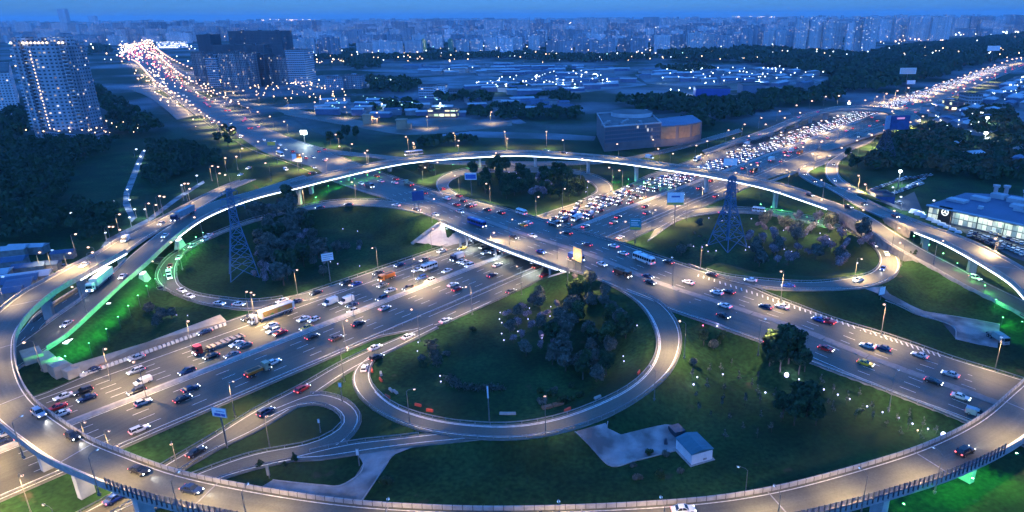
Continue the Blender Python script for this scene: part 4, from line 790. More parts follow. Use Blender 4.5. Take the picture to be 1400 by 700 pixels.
for px, py, k in ((560,222,'left'), (655,216,'middle'), (738,212,'middle'), (818,218,'right'), (890,227,'right')):
    pass
# pool of light below the bridge
for f in (.12, .35, .6, .85):
    p = sa[int(f*(len(sa)-1))]; q = np.array([p[0], p[1], 4.7]); q[:2] += (np.array([-1.0, 1.0])/1.414)*6
    r = empty('underbridge_lamp', tuple(q)); m = MB(); m.box(0, 0, -.1, 1.2, .3, .2, -.5); m.build('housing', [M_GALV], r)
    m = MB(); m.box(0, 0, -.16, 1.0, .22, .05, -.5); m.build('lens', [M_LED], r)
    add_light('SPOT', 'lamp_light', (0, 0, -.3), 2500, (0.85, 0.9, 0.85), r, .4, math.radians(160)); tag(r, 'white strip lamp mounted beneath the central bridge', 'lamp', 'lamps beneath the bridge', PJ(*q)[0])
# ------------------------------------------------------------------ vehicles
def paintm(name, c, r=.3): return surf('paint_'+name, c, tuple(x*.9 for x in c), 1.0, r, .15)
PAINT = {'white': paintm('white', (.72, .72, .70)), 'silver': paintm('silver', (.42, .43, .45)), 'grey': paintm('grey', (.17, .18, .19)), 'black': paintm('black', (.018, .019, .022)), 'blue': paintm('blue', (.02, .07, .30)),
         'dark blue': paintm('dark_blue', (.015, .03, .09)), 'red': paintm('red', (.42, .02, .02)), 'yellow': paintm('yellow', (.75, .45, .03)), 'beige': paintm('beige', (.45, .37, .24)), 'brown': paintm('brown', (.12, .07, .045)), 'orange': paintm('orange', (.7, .2, .03))}
M_GLS = surf('car_glass', (.015, .02, .028), (.01, .013, .018), 1, .12, 0, spec=.8); M_TYRE = surf('tyre_rubber', (.02, .02, .02), None, 1, .9); M_RIM = surf('wheel_rim', (.4, .4, .42), None, 1, .35, .8)
M_HEAD = glow('headlight', (.85, .92, 1), 16.0); M_TAIL = glow('taillight', (1, .06, .03), 7.0); M_CHAS = surf('chassis', (.03, .03, .032), None, 1, .8); M_SIGN = None
DIM = {'sedan': (4.6, 1.8, 1.45), 'hatchback': (4.1, 1.75, 1.5), 'estate car': (4.7, 1.8, 1.55), 'off-roader': (4.7, 1.9, 1.75), 'van': (5.6, 2.0, 2.5), 'small van': (4.6, 1.85, 1.9), 'pickup': (5.1, 1.9, 1.75)}
_car = {}
def loft(st, m, mi=0):
    """st: list of (x, [(y, z)...]) cross-sections closed round the body"""
    for (x0, a), (x1, b) in zip(st, st[1:]):
        n = len(a)
        for k in range(n): j = (k+1) % n; m.face([(x0, *a[k]), (x0, *a[j]), (x1, *b[j]), (x1, *b[k])], mi)
    m.face([(st[0][0], *p) for p in st[0][1][::-1]], mi); m.face([(st[-1][0], *p) for p in st[-1][1]], mi)
def car_parts(kind, col):
    k = (kind, col)
    if k in _car: return _car[k]
    L, Wd, Hh = DIM[kind]; h = L/2; w = Wd/2; P = PAINT[col]; body = MB(); glass = MB(); out = []
    def sec(zb, zs, ws, wb=None): wb = wb or ws*.92; return [(-wb, zb), (-ws, zb+.22), (-ws, zs-.1), (-ws*.86, zs), (ws*.86, zs), (ws, zs-.1), (ws, zb+.22), (wb, zb)]
    if kind in ('sedan', 'hatchback', 'estate car', 'off-roader', 'pickup'):
        lift = .12 if kind in ('off-roader', 'pickup') else 0; zs = .92 + lift
        loft([(-h, sec(.36+lift, zs-.18, w*.8)), (-h+.12, sec(.26+lift, zs-.02, w*.93)), (-h+.8, sec(.22+lift, zs+.02, w)), (0, sec(.2+lift, zs+.03, w)), (h-1.5, sec(.22+lift, zs, w)), (h-.5, sec(.24+lift, zs-.12, w*.97)), (h-.1, sec(.3+lift, zs-.25, w*.86)), (h, sec(.38+lift, zs-.33, w*.72))], body)
        f0, f1 = h-1.35, h-2.15; r0, r1 = {'sedan': (-h+.75, -h+1.35), 'hatchback': (-h+.1, -h+.55), 'estate car': (-h+.1, -h+.45), 'off-roader': (-h+.12, -h+.4), 'pickup': (-h+2.0, -h+2.2)}[kind]
        zr = Hh-.05; b0 = [(r0, -w*.9), (f0, -w*.9), (f0, w*.9), (r0, w*.9)]; b1 = [(r1, -w*.72), (f1, -w*.72), (f1, w*.72), (r1, w*.72)]
        glass.frust(b0, b1, zs-.02, zr); body.frust([(r1-.06, -w*.73), (f1+.06, -w*.73), (f1+.06, w*.73), (r1-.06, w*.73)], [(r1+.1, -w*.64), (f1-.1, -w*.64), (f1-.1, w*.64), (r1+.1, w*.64)], zr-.03, zr+.05)
        for sy in (-1, 1):       # pillars
            for fx in (0.0, .5, 1.0):
                x0 = r0+(f0-r0)*fx; x1 = r1+(f1-r1)*fx; body.tube((x0, sy*w*.905, zs-.02), (x1, sy*w*.73, zr), .04, .035, 4)
            body.box(f0-.35, sy*(w+.08), zs-.02, .16, .18, .13)
        if kind == 'pickup': body.box(-h+1.0, 0, zs+.02, 1.9, Wd*.9, .22, 0)
        wr, wx0, wx1, hl = (.34 if not lift else .38), -h+.85, h-.85, zs-.35
    else:
        big = kind == 'van'; zs = 1.15
        loft([(-h, sec(.4, Hh-.12, w*.95)), (-h+.1, sec(.32, Hh-.03, w)), (h-2.0 if big else h-2.3, sec(.3, Hh, w)), (h-1.75 if big else h-2.0, sec(.3, Hh-.15, w*.99))], body)
        loft([(h-1.8, sec(.3, zs+.12, w*.99)), (h-.75, sec(.3, zs, w*.97)), (h-.12, sec(.34, zs-.2, w*.88)), (h, sec(.42, zs-.35, w*.75))], body)
        glass.frust([(h-1.85, -w*.96), (h-.8, -w*.92), (h-.8, w*.92), (h-1.85, w*.96)], [(h-1.85, -w*.88), (h-1.55, -w*.84), (h-1.55, w*.84), (h-1.85, w*.88)], zs+.03, Hh-.2)
        body.frust([(h-1.95, -w*.95), (h-1.5, -w*.85), (h-1.5, w*.85), (h-1.95, w*.95)], [(h-1.95, -w*.86), (h-1.65, -w*.8), (h-1.65, w*.8), (h-1.95, w*.86)], Hh-.22, Hh-.1)
        glass.box(-h-.01, 0, 1.35, .06, Wd*.7, .6); wr, wx0, wx1, hl = .36, -h+1.0, h-.9, .8
    for sy in (-1, 1):
        pass
    wheels = []
    for x in (wx0, wx1):
        for sy in (-1, 1):
            t = MB(); y = sy*(w-.06); t.tube((x, y-.11, wr), (x, y+.11, wr), wr, wr, 12); wheels.append((t.mesh('wheel', [M_TYRE]), x, y)); 
            r = MB(); r.tube((x, y+sy*.10, wr), (x, y+sy*.125, wr), wr*.62, wr*.58, 10); wheels[-1] += (r.mesh('rim', [M_RIM]),)
    lights = []
    for sy in (-1, 1):
        a = MB(); a.ball((h-.12, sy*w*.70, hl+.03), .17, 0, 8, 4, .7); lights.append(('headlight', a.mesh('headlight', [M_HEAD])))
        a = MB(); a.box(-h+.03, sy*w*.74, hl+.02 if kind != 'van' else 1.0, .12, .32, .2); lights.append(('taillight', a.mesh('taillight', [M_TAIL])))
    _car[k] = (body.mesh('body', [P]), glass.mesh('window', [M_GLS]), wheels, lights, h, hl); return _car[k]
def whole(kind, col):       # one mesh for vehicles too far away to show their parts
    k = ('whole', kind, col)
    if k in _car: return _car[k]
    b, g, wh, li, h, hl = car_parts(kind, col); m = MB(); ms = [PAINT[col], M_GLS, M_TYRE, M_HEAD, M_TAIL]
    def add(me, mi):
        for p in me.polygons: m.face([tuple(me.vertices[v].co) for v in p.vertices], mi)
    add(b, 0); add(g, 1)
    for w in wh: add(w[0], 2)
    w_ = DIM[kind][1]/2
    for sy in (-1, 1): m.ball((h-.05, sy*w_*.7, hl), .19, 3, 6, 4, .8); m.box(-h-.02, sy*w_*.7, hl, .12, .42, .26, 0, 4)
    _car[k] = m.mesh('car', ms); return _car[k]
BEAMS = 0
def car(p, z, hd, kind, col, where, px=None, lit=True, group='cars on the roads', beam=0, far=False, parked=False):
    global BEAMS
    a = math.atan2(hd[1], hd[0]); name = kind.replace(' ', '_').replace('-', '_')
    if far: r = link(name, whole(kind, col), None, (p[0], p[1], z), a)
    else:
        body, glass, wh, li, h, hl = car_parts(kind, col); r = empty(name, (p[0], p[1], z), a)
        link('body', body, r); link('window', glass, r)
        for w in wh: o = link('wheel', w[0], r); link('rim', w[3], o)
        for n, me in li:
            o = link(n, me, r)
            if parked:
                if 'off_'+n not in _car: _car['off_'+n] = surf('unlit_'+n, (.6, .6, .6) if n == 'headlight' else (.3, .02, .02), None, 1, .2)
                o.data = unl(n, me)
        if beam:
            l = add_light('SPOT', 'headlight_beam', (h+.1, 0, hl+.05), 260*beam, (1, .97, .9), r, .12, math.radians(48)); l.rotation_euler = (math.radians(83), 0, math.radians(-90)); BEAMS += 1
    tag(r, f'{col} {kind} {where}', 'pickup truck' if kind == 'pickup' else ('van' if 'van' in kind else 'car'), group, px if px is not None else PJ(p[0], p[1], z)[0]); return r
def unl(n, me):
    k = ('unl', me.name)
    if k not in _car: c = me.copy(); c.materials[0] = _car['off_'+n]; _car[k] = c
    return _car[k]
def on(R, pts, where, sign=1, z=None, group='cars on the roads', beam=0):
    for t in pts:
        px, py, col, kind = t[:4]; g, zz, d, q = R.hit(px, py+2); f = t[4] if len(t) > 4 else 1
        car(g, zz+R.lift+.03, d*sign*f, kind, col, where, px, True, group, beam)
s_, h_, e_, o_, v_, k_ = 'sedan', 'hatchback', 'estate car', 'off-roader', 'van', 'small van'
def onhw(pts, where, sign, beam=0):
    for px, py, col, kind in pts: g = G(px, py+2, .3); q = (g-_O) @ _e; car(g, hw.lift+.02, MKhead(q)*sign, kind, col, where, px, beam=beam)
onhw([(87,541,'white',s_), (114,534,'black',o_), (119,543,'dark blue',s_), (186,506,'silver',e_), (196,521,'white',k_), (187,534,'black',o_), (256,507,'dark blue',o_), (289,486,'black',s_), (317,484,'grey',s_), (324,469,'white',s_), (334,471,'grey',s_),
      (187,488,'silver',s_), (127,505,'dark blue',s_), (280,453,'dark blue',s_), (340,434,'black',o_), (8,592,'white',o_), (3,606,'dark blue',s_), (3,580,'black',s_), (78,556,'red',s_), (83,565,'white',s_)], 'on the far highway lanes at lower left', -1, .5)
onhw([(371,444,'white',s_), (374,451,'white',e_), (383,454,'red',s_), (415,435,'white',s_), (429,436,'white',h_), (419,447,'yellow',s_), (481,416,'dark blue',s_), (482,424,'silver',h_), (452,413,'white',v_), (474,411,'white',v_), (522,407,'dark blue',o_), (534,396,'silver',s_), (558,393,'black',o_), (523,389,'grey',s_),
      (576,379,'blue',o_), (588,383,'white',o_), (611,369,'white',s_), (631,356,'white',s_), (637,358,'silver',s_), (642,362,'white',o_), (570,368,'white',s_), (661,337,'beige',k_), (664,344,'silver',s_), (674,343,'white',o_), (682,346,'black',o_), (650,327,'white',s_)], 'in the queue left of the bridge', -1, .35)
onhw([(386,410,'white',s_), (405,411,'dark blue',s_), (432,399,'black',s_), (473,386,'brown',o_), (487,387,'blue',s_), (517,372,'black',s_), (546,361,'dark blue',s_), (580,354,'grey',s_), (604,342,'white',s_), (632,338,'yellow',s_)], 'in the far side lane left of the bridge', -1, .3)
onhw([(261,530,'dark blue',s_), (250,544,'black',s_), (196,549,'silver',h_), (191,586,'white',e_), (374,494,'white',s_), (427,459,'black',s_), (460,461,'brown',s_), (490,441,'black',s_), (526,420,'silver',s_), (619,388,'white',s_), (625,394,'red',s_), (673,375,'dark blue',s_), (680,361,'white',s_), (734,363,'brown',s_), (744,375,'red',s_)], 'driving away on the near highway lanes', 1, 0)
onhw([(609,437,'white',s_), (558,459,'white',s_), (513,474,'white',s_), (515,488,'black',o_), (699,397,'black',s_)], 'in the side lane above the round island', 1, .3)
on(L4, [(498.6,504,'white',h_)], 'entering the near loop at its top left', -1); on(LR, [(414,532,'red',e_), (364,564,'dark blue',o_), (269,619,'black',s_), (158.6,682,'blue',s_)], 'on the slip road at the lower left', 1)
on(ringf, [(54,566,'silver',o_), (100,597,'black',h_), (191,644,'black',s_), (263,670,'dark blue',s_)], 'on the front left of the ring flyover', 1, beam=2.2); on(ringf, [(1319,618,'black',o_)], 'on the front right of the ring flyover', 1, beam=2); on(ringf, [(934,698,'white',s_)], 'cut off by the bottom edge on the ring flyover')
on(topf, [(746,205,'yellow',s_), (771,208,'black',s_), (428,236,'black',s_), (888,215,'white',v_), (1107,266,'black',s_), (1160,282,'brown',s_)], 'on the top flyover', 1); on(topf, [(1333,380,'white',o_)], 'on the lower inner road at the far right', 1)
on(ringf, [(1181,278,'black',s_), (1224,295,'red',s_)], 'on the outer right ring road', -1)
on(flyB, [(226,322,'white',s_), (221,305,'silver',s_), (168,378,'white',s_), (92,443,'silver',s_)], 'on the sloping left flyover branch', -1, beam=1.2); on(ringf, [(172,328,'white',v_), (116,362,'white',s_), (329,238,'white',s_), (340,229,'white',s_)], 'on the left flyover approach', 1, beam=.6)
on(L1, [(285,322,'white',s_), (281,327,'white',s_), (264,336,'silver',s_), (245,352,'white',s_), (233,364,'red',s_), (231,374,'white',k_), (232,379,'white',o_), (220,395,'black',s_), (249,397,'white',s_), (259,405,'white',s_), (300,415,'white',s_), (327,416,'white',s_), (437,283,'black',s_), (477,279,'black',s_), (542,280,'white',s_), (570,286,'dark blue',s_)], 'on the west loop', -1, beam=.25)
on(L2, [(606,257,'red',s_)], 'on the far loop beside the wooded island'); on(L3, [(1112,303,'dark blue',s_), (1151,313,'blue',s_), (1197,335,'white',s_), (1212,347,'white',s_), (1207,367,'blue',s_), (1173,383,'white',s_), (1077,391,'blue',s_), (1026,383,'white',s_), (973,375,'black',s_), (988,290,'blue',s_)], 'on the east loop', 1, beam=.5)
on(R1, [(1100,237,'red',s_), (1113,247,'red',s_)], 'on the inner right ramp'); on(R2, [(1140,224,'brown',s_), (1141,246,'white',s_)], 'on the outer right ramp'); on(NR, [(830,221,'yellow',s_)], 'on the ramp behind the top flyover')
on(UF, [(1093,159,'white',s_), (1119,152,'blue',s_), (1040,183,'white',s_), (1024,190,'dark blue',s_), (1234,170,'red',s_), (1190,182,'red',s_), (1175,186,'brown',s_)], 'on the far flyover')
# street: near half drives to the lower right, far half to the upper left
on(street, [(595,293,'white',s_), (570,286,'dark blue',s_), (629,289,'silver',s_), (703,324,'black',s_), (728,322,'white',s_), (740,344,'blue',s_), (823,361,'white',s_), (886,378,'dark blue',s_), (889,386,'black',s_), (989,432,'black',s_), (1129,477,'red',s_), (1183,497,'yellow',s_), (1276,522,'black',s_), (1313,543,'white',s_), (1333,566,'silver',k_), (1053,470,'grey',h_)], 'on the near half of the street', 1, beam=.7)
on(street, [(611,271,'white',k_), (627,267,'red',s_), (633,274,'black',s_), (624,279,'red',s_), (641,281,'brown',s_), (647,279,'white',s_), (666,286,'black',s_), (685,290,'black',s_), (715,307,'yellow',s_), (722,304,'white',s_), (776,318,'black',s_), (803,334,'dark blue',s_), (839,336,'white',s_), (852,346,'white',s_), (874,346,'white',s_), (914,358,'black',s_), (941,386,'white',s_),
            (980,400,'white',s_), (996,399,'black',s_), (991,418,'white',s_), (1047,419,'dark blue',s_), (1069,419,'white',s_), (1119,437,'blue',s_), (1186,473,'silver',s_), (1207,476,'dark blue',s_), (1257,486,'silver',s_), (1299,512,'silver',s_), (580,263,'black',s_), (540,249,'white',s_), (541,244,'red',s_), (521,247,'white',s_), (515,240,'red',s_), (500,235,'white',s_)], 'on the far half of the street', -1)
car(np.array(street.hit(1131, 442)[0]), street.hit(1131, 442)[1]+.1, -street.hit(1131, 442)[2], 'pickup', 'red', 'beside a blue car on the far half of the street', 1131)
on(street, [(361,190,'white',s_), (368,194,'white',s_), (374,192,'silver',s_), (383,197,'white',s_), (390,203,'white',s_), (391,231,'white',k_), (429,228,'dark blue',s_), (456,240,'black',s_), (494,250,'white',s_), (428,214,'silver',s_)], 'facing the camera on the upper street', 1, beam=.2)
on(street, [(400,206,'red',s_), (406,210,'brown',s_), (418,215,'red',s_), (435,206,'black',s_), (443,203,'black',s_), (444,218,'white',s_)], 'driving away on the upper street', -1)
# far street: alternating red tail lights on the right half, white headlights on the left half
NFAR = 0
def farfill(R, q0, q1, f0, f1, sign, n, where, group):
    cols = ['white', 'silver', 'grey', 'black', 'dark blue', 'red', 'white', 'beige', 'brown', 'blue']
    lanes = max(1, int(R.w[len(R.w)//2]*(f1-f0)/3.4)); used = set()
    for k in range(n):
        for _ in range(9):
            q = q0 + (q1-q0)*rnd.random(); ln = rnd.randrange(lanes); key = (int(q/6.5), ln)
            if key not in used: used.add(key); break
        else: continue
        f = f0 + (f1-f0)*(ln+.5)/lanes; p = R.at(int(q/6.5)*6.5+rnd.random()*1.2, f); d = R.head(q); c = rnd.choice(cols); kd = rnd.choice([s_, s_, h_, o_, k_])
        car(p, p[2]+R.lift, d*sign, kd, c, where, None, True, group, 0, far=True)
qs = street.hit(350, 185)[3]
farfill(street, 60, qs, .58, .98, -1, 58, 'showing tail lights far up the street', 'cars far up the street'); farfill(street, 20, qs, .04, .48, 1, 34, 'showing headlights far up the street', 'cars far up the street')
farfill(FR, 10, FR.L*.6, .1, .9, 1, 26, 'on the frontage road', 'cars on the frontage road')
# the jam on the far half of the highway beyond the bridge
cols = ['white', 'white', 'silver', 'grey', 'black', 'dark blue', 'white', 'beige', 'blue', 'silver', 'red']
jam = []
def seen_taken(px, py): return False
for s0 in np.arange(108, 1500, 6.4):
    for ln in range(7):
        t = 3.6 + 3.7*ln; dens = (.62 if s0 < 150 else .80 if s0 < 700 else .92) * (1.0 if ln < 5 else .45 if s0 < 300 else .3)
        if s0 < 230 and ln in (0, 1): dens *= .35
        if rnd.random() < dens: jam.append((s0 + rnd.uniform(-1, 1), t + rnd.uniform(-.3, .3)))
NJ = 96
for k, (a, t) in enumerate(jam[:NJ]):
    p = MK(a, t, hw.lift+.02); car(p, p[2], -MKhead(a), rnd.choice([s_, s_, o_, h_, e_, k_]), rnd.choice(cols), 'in the jam just beyond the bridge' if k < 60 else 'in the jam under the top flyover', None, True, 'cars in the traffic jam', 0, far=False if k < 0 else True)
for k in range(46):        # loosely spaced cars driving away on the near half
    a = 118 + 900*(k/46)**1.35 + rnd.uniform(-5, 5); t = -3.6 - 3.8*rnd.randrange(5) if rnd.random() < .8 else -28
    p = MK(a, t, hw.lift+.02); car(p, p[2], MKhead(a), rnd.choice([s_, s_, o_, h_]), rnd.choice(cols+['red', 'brown']), 'driving away on the highway beyond the bridge', None, True, 'cars beyond the bridge', 0, far=True)
# the many further cars of the jam in one object
def merged(name, items, label):
    Vs, Fs, Ms = [], [], []; base = 0; mats = [PAINT[c] for c in ('white', 'silver', 'grey', 'black', 'dark blue', 'red')] + [M_GLS, M_HEAD, M_TAIL]
    m = MB()
    for (p, hd, ci) in items:
        a = math.atan2(hd[1], hd[0]); c, s2 = math.cos(a), math.sin(a); T = lambda pts: [(p[0]+x*c-y*s2, p[1]+x*s2+y*c) for x, y in pts]
        m.frust(T([(-2.25, -.88), (2.25, -.88), (2.25, .88), (-2.25, .88)]), T([(-2.2, -.84), (2.1, -.84), (2.1, .84), (-2.2, .84)]), p[2]+.25, p[2]+.95, ci)
        m.frust(T([(-1.7, -.8), (1.0, -.8), (1.0, .8), (-1.7, .8)]), T([(-1.2, -.65), (.2, -.65), (.2, .65), (-1.2, .65)]), p[2]+.95, p[2]+1.45, 6, ci)
        for sy in (-.6, .6):
            q = T([(2.25, sy)])[0]; m.ball((q[0], q[1], p[2]+.68), .17, 7, 5, 3, .8); q = T([(-2.27, sy)])[0]; m.box(q[0], q[1], p[2]+.6, .12, .5, .3, a, 8)
    o = m.build(name, mats); o['kind'] = 'stuff'; o['label'] = label; return o
items = [(MK(a, t, .03), -MKhead(a), rnd.choice([0, 0, 1, 2, 3, 4, 0, 5])) for a, t in jam[NJ:]]
items += [(MK(a, -3.6-3.8*rnd.randrange(4), .03), MKhead(a), rnd.choice([0, 1, 2, 3, 5])) for a in np.arange(1000, 1700, 26)]
for k in range(150):
    q = FA.L*rnd.random(); f = rnd.random(); p = FA.at(q, f); items.append((p + [0, 0, .2], FA.head(q)*(1 if f > .5 else -1), rnd.choice([0, 1, 3])))
merged('far_traffic', items, 'far traffic jam of cars with glowing headlights')
# lorries and buses --------------------------------------------------------
def wheelset(r, xs, w, rad=.5):
    for x in xs:
        for sy in (-1, 1):
            k = ('tw', round(x, 2), sy, w, rad)
            if k not in _car: t = MB(); t.tube((x, sy*(w-.32), rad), (x, sy*w, rad), rad, rad, 12); r2 = MB(); r2.tube((x, sy*w, rad), (x, sy*(w+.02), rad), rad*.55, rad*.5, 10); _car[k] = (t.mesh('wheel', [M_TYRE]), r2.mesh('rim', [M_RIM]))
            o = link('wheel', _car[k][0], r); link('rim', _car[k][1], o)
def lightset(r, xf, xb, w, z=.9):
    for sy in (-1, 1):
        a = MB(); a.ball((xf, sy*w*.75, z), .22, 0, 8, 4, .8); a.build('headlight', [M_HEAD], r); a = MB(); a.box(xb, sy*w*.8, z, .1, .35, .25); a.build('taillight', [M_TAIL], r)
def cab(r, x, col, hgt=3.2, L=2.2, w=1.22):
    b = MB(); b.frust(rect(x, 0, L, 2*w), rect(x-.1, 0, L-.25, 2*w-.12), .55, hgt); b.box(x+L/2-.05, 0, .4, .25, 2*w, .5); o = b.build('cab', [PAINT[col]], r)
    g = MB(); g.face([(x+L/2-.02, -w*.88, 1.6), (x+L/2-.02, w*.88, 1.6), (x+L/2-.12, w*.84, 2.6), (x+L/2-.12, -w*.84, 2.6)])
    for sy in (-1, 1): g.face([(x+.1, sy*(w-.01), 1.6), (x+.8, sy*(w-.01), 1.6), (x+.75, sy*(w-.03), 2.4), (x+.1, sy*(w-.03), 2.4)])
    for v in range(len(g.V)): g.V[v] = (g.V[v][0]+.06, g.V[v][1]*1.012, g.V[v][2])
    g.build('windscreen', [M_GLS], o)
def put(name, px, py, R=None, sign=1, label='', cat='lorry'):
    if R is None: g = G(px, py, .3); q = (g-_O) @ _e; d = MKhead(q)*sign; z = .03
    else: g, z, d, _ = R.hit(px, py); d = d*sign; z += R.lift+.02
    r = empty(name, (g[0], g[1], z), math.atan2(d[1], d[0])); tag(r, label, cat, None, px); return r
def semi(px, py, R, sign, cabc, boxm, label, L=13.6, art=False, h=3.9):
    r = put('articulated_lorry', px, py, R, sign, label); cab(r, L/2+1.9, cabc); c = MB(); c.box(1.5, 0, .75, L+3.0, 1.1, .3); c.build('chassis', [M_CHAS], r)
    b = MB(); b.box(-.6, 0, 1.15, L, 2.5, h-1.15, 0, 0); o = b.build('trailer', [boxm], r); wheelset(r, (L/2+2.2, L/2-.4, -L/2+.9, -L/2+2.2, -L/2+3.5), 1.25); lightset(r, L/2+3.1, -L/2-.65, 1.22)
    add_light('SPOT', 'headlight_beam', (L/2+3.2, 0, 1), 700, (1, .97, .9), r, .2, math.radians(50)).rotation_euler = (math.radians(80), 0, math.radians(-90)); return r, o
M_BOXW = surf('white_trailer_skin', (.70, .68, .62), (.6, .58, .53), .5, .5); M_BOXG = surf('grey_trailer_skin', (.30, .30, .32), (.22, .22, .24), .5, .5)
r, o = semi(140, 387, flyB, -1, 'white', M_BOXW, 'long white articulated lorry coming down the sloping flyover branch'); semi(253, 296, flyB, -1, 'dark blue', M_BOXG, 'dark cabbed lorry with a grey trailer on the left flyover')
m, nt, b = newmat('painted_food_panels'); tc = N(nt, 'ShaderNodeTexCoord'); vo = N(nt, 'ShaderNodeTexVoronoi'); vo.inputs['Scale'].default_value = .75; nt.links.new(tc.outputs['Object'], vo.inputs['Vector']); cr = N(nt, 'ShaderNodeValToRGB'); e = cr.color_ramp.elements
for i, (p, c) in enumerate(((0, (.30, .22, .10, 1)), (.3, (.55, .17, .02, 1)), (.6, (.08, .22, .03, 1)), (.8, (.5, .3, .06, 1)))): el = e[i] if i < 2 else e.new(p); el.position = p; el.color = c
sp = N(nt, 'ShaderNodeSeparateColor'); nt.links.new(vo.outputs['Color'], sp.inputs[0]); nt.links.new(sp.outputs[0], cr.inputs[0]); nt.links.new(cr.outputs[0], b.inputs['Base Color'])
r, o = semi(377, 431, None, -1, 'white', M_BOXW, 'white articulated lorry with colourful food pictures on its trailer', 12.5, h=3.7)
for sy in (-1, 1):
    a = MB(); a.face([(-6.0, sy*1.265, 1.5), (5.0, sy*1.265, 1.5), (5.0, sy*1.265, 3.4), (-6.0, sy*1.265, 3.4)]); a.build('side_picture', [m], o)
def rigid(px, py, R, sign, cabc, bed, label, L=5.0, bh=1.5, name='dump_truck', cat='lorry', boxy=False):
    r = put(name, px, py, R, sign, label, cat); cab(r, L/2+1.0, cabc, 2.9, 1.9, 1.15); c = MB(); c.box(.3, 0, .65, L+2.6, 1.0, .35); c.build('chassis', [M_CHAS], r); b = MB()
    if boxy: b.box(-.5, 0, 1.05, L, 2.35, bh)
    else:
        b.frust(rect(-.4, 0, L-.4, 2.0), rect(-.5, 0, L, 2.4), 1.05, 1.05+bh); 
        for x in np.linspace(-L/2, L/2-1, 5): b.box(x, 1.2, 1.1, .12, .1, bh); b.box(x, -1.2, 1.1, .12, .1, bh)
    b.build('cargo_bed', [bed], r)
    if not boxy: q = MB(); q.frust(rect(-.5, 0, L-.3, 2.1), rect(-.5, 0, L-1.4, 1.0), 1.05+bh-.25, 1.05+bh+.2); q.build('load', [surf('earth_load', (.12, .09, .06), (.07, .05, .035), 2, .95)], r)
    wheelset(r, (L/2+1.2, -L/2+.5, -L/2+1.7), 1.15, .48); lightset(r, L/2+2.0, -L/2-.6, 1.15, .85); return r
rigid(531, 381, None, -1, 'orange', PAINT['orange'], 'orange dump lorry in the queue left of the bridge', 4.6); rigid(849, 377, street, 1, 'brown', PAINT['brown'], 'brown dump lorry on the street just right of the bridge', 5.4)
rigid(786, 356, street, 1, 'blue', PAINT['blue'], 'blue lorry below the lit yellow sign on the bridge', 4.6, 1.9, 'box_lorry', boxy=True); rigid(627, 354, None, -1, 'dark blue', M_BOXW, 'small box lorry with a blue cab beside the bridge', 4.0, 2.0, 'box_lorry', boxy=True)
rigid(350, 511, None, 1, 'beige', PAINT['orange'], 'beige cabbed lorry with an orange crane bed on the near half of the highway', 4.8, .9, 'crane_lorry'); rigid(504, 256, street, 1, 'grey', PAINT['grey'], 'dark lorry on the street left of the bridge', 5); rigid(560, 254, street, -1, 'beige', PAINT['beige'], 'beige flatbed lorry on the street above the west loop', 5, .7, 'flatbed_lorry')
rigid(756, 308, street, 1, 'grey', PAINT['white'], 'tow lorry with a white ramp near the right end of the bridge', 4.5, .5, 'tow_lorry')
rigid(790, 300, None, -1, 'white', PAINT['white'], 'white box lorry in the jam just beyond the bridge', 4.2, 2.2, 'box_lorry', boxy=True); rigid(1082, 208, None, 1, 'grey', M_BOXW, 'grey backed lorry driving away beyond the top flyover', 4.6, 2.3, 'box_lorry', boxy=True); rigid(1093, 210, None, 1, 'orange', PAINT['orange'], 'orange lorry driving away beyond the top flyover', 4.4)
rigid(1054, 220, None, 1, 'white', M_BOXW, 'white lorry driving away just past the top flyover', 4.6, 2.2, 'box_lorry', boxy=True); rigid(1030, 235, None, 1, 'brown', PAINT['brown'], 'brown lorry under the right part of the top flyover', 5); rigid(1021, 199, None, -1, 'white', M_BOXW, 'white lorry by the start of the far flyover', 5, 2.2, 'box_lorry', boxy=True); rigid(954, 219, None, -1, 'white', M_BOXW, 'white lorry in the jam behind the top flyover', 5, 2.3, 'box_lorry', boxy=True)
# red tractor with an empty flatbed
r = put('flatbed_lorry', 303, 472, None, -1, 'red cabbed lorry with a long empty flatbed on the highway'); cab(r, 7.4, 'red'); c = MB(); c.box(1, 0, .8, 14, 1.0, .3); c.build('chassis', [M_CHAS], r); b = MB(); b.box(-1.5, 0, 1.15, 11.5, 2.5, .2)
b.build('flatbed', [PAINT['beige']], r); b = MB(); [b.box(x, 0, 1.35, .25, 2.2, .35) for x in np.linspace(-6.5, 3.5, 7)]; b.build('bolster_row', [PAINT['brown']], r); wheelset(r, (7.6, 4.4, 3.2, -4, -5.3, -6.4), 1.25); lightset(r, 8.6, -7.3, 1.22)
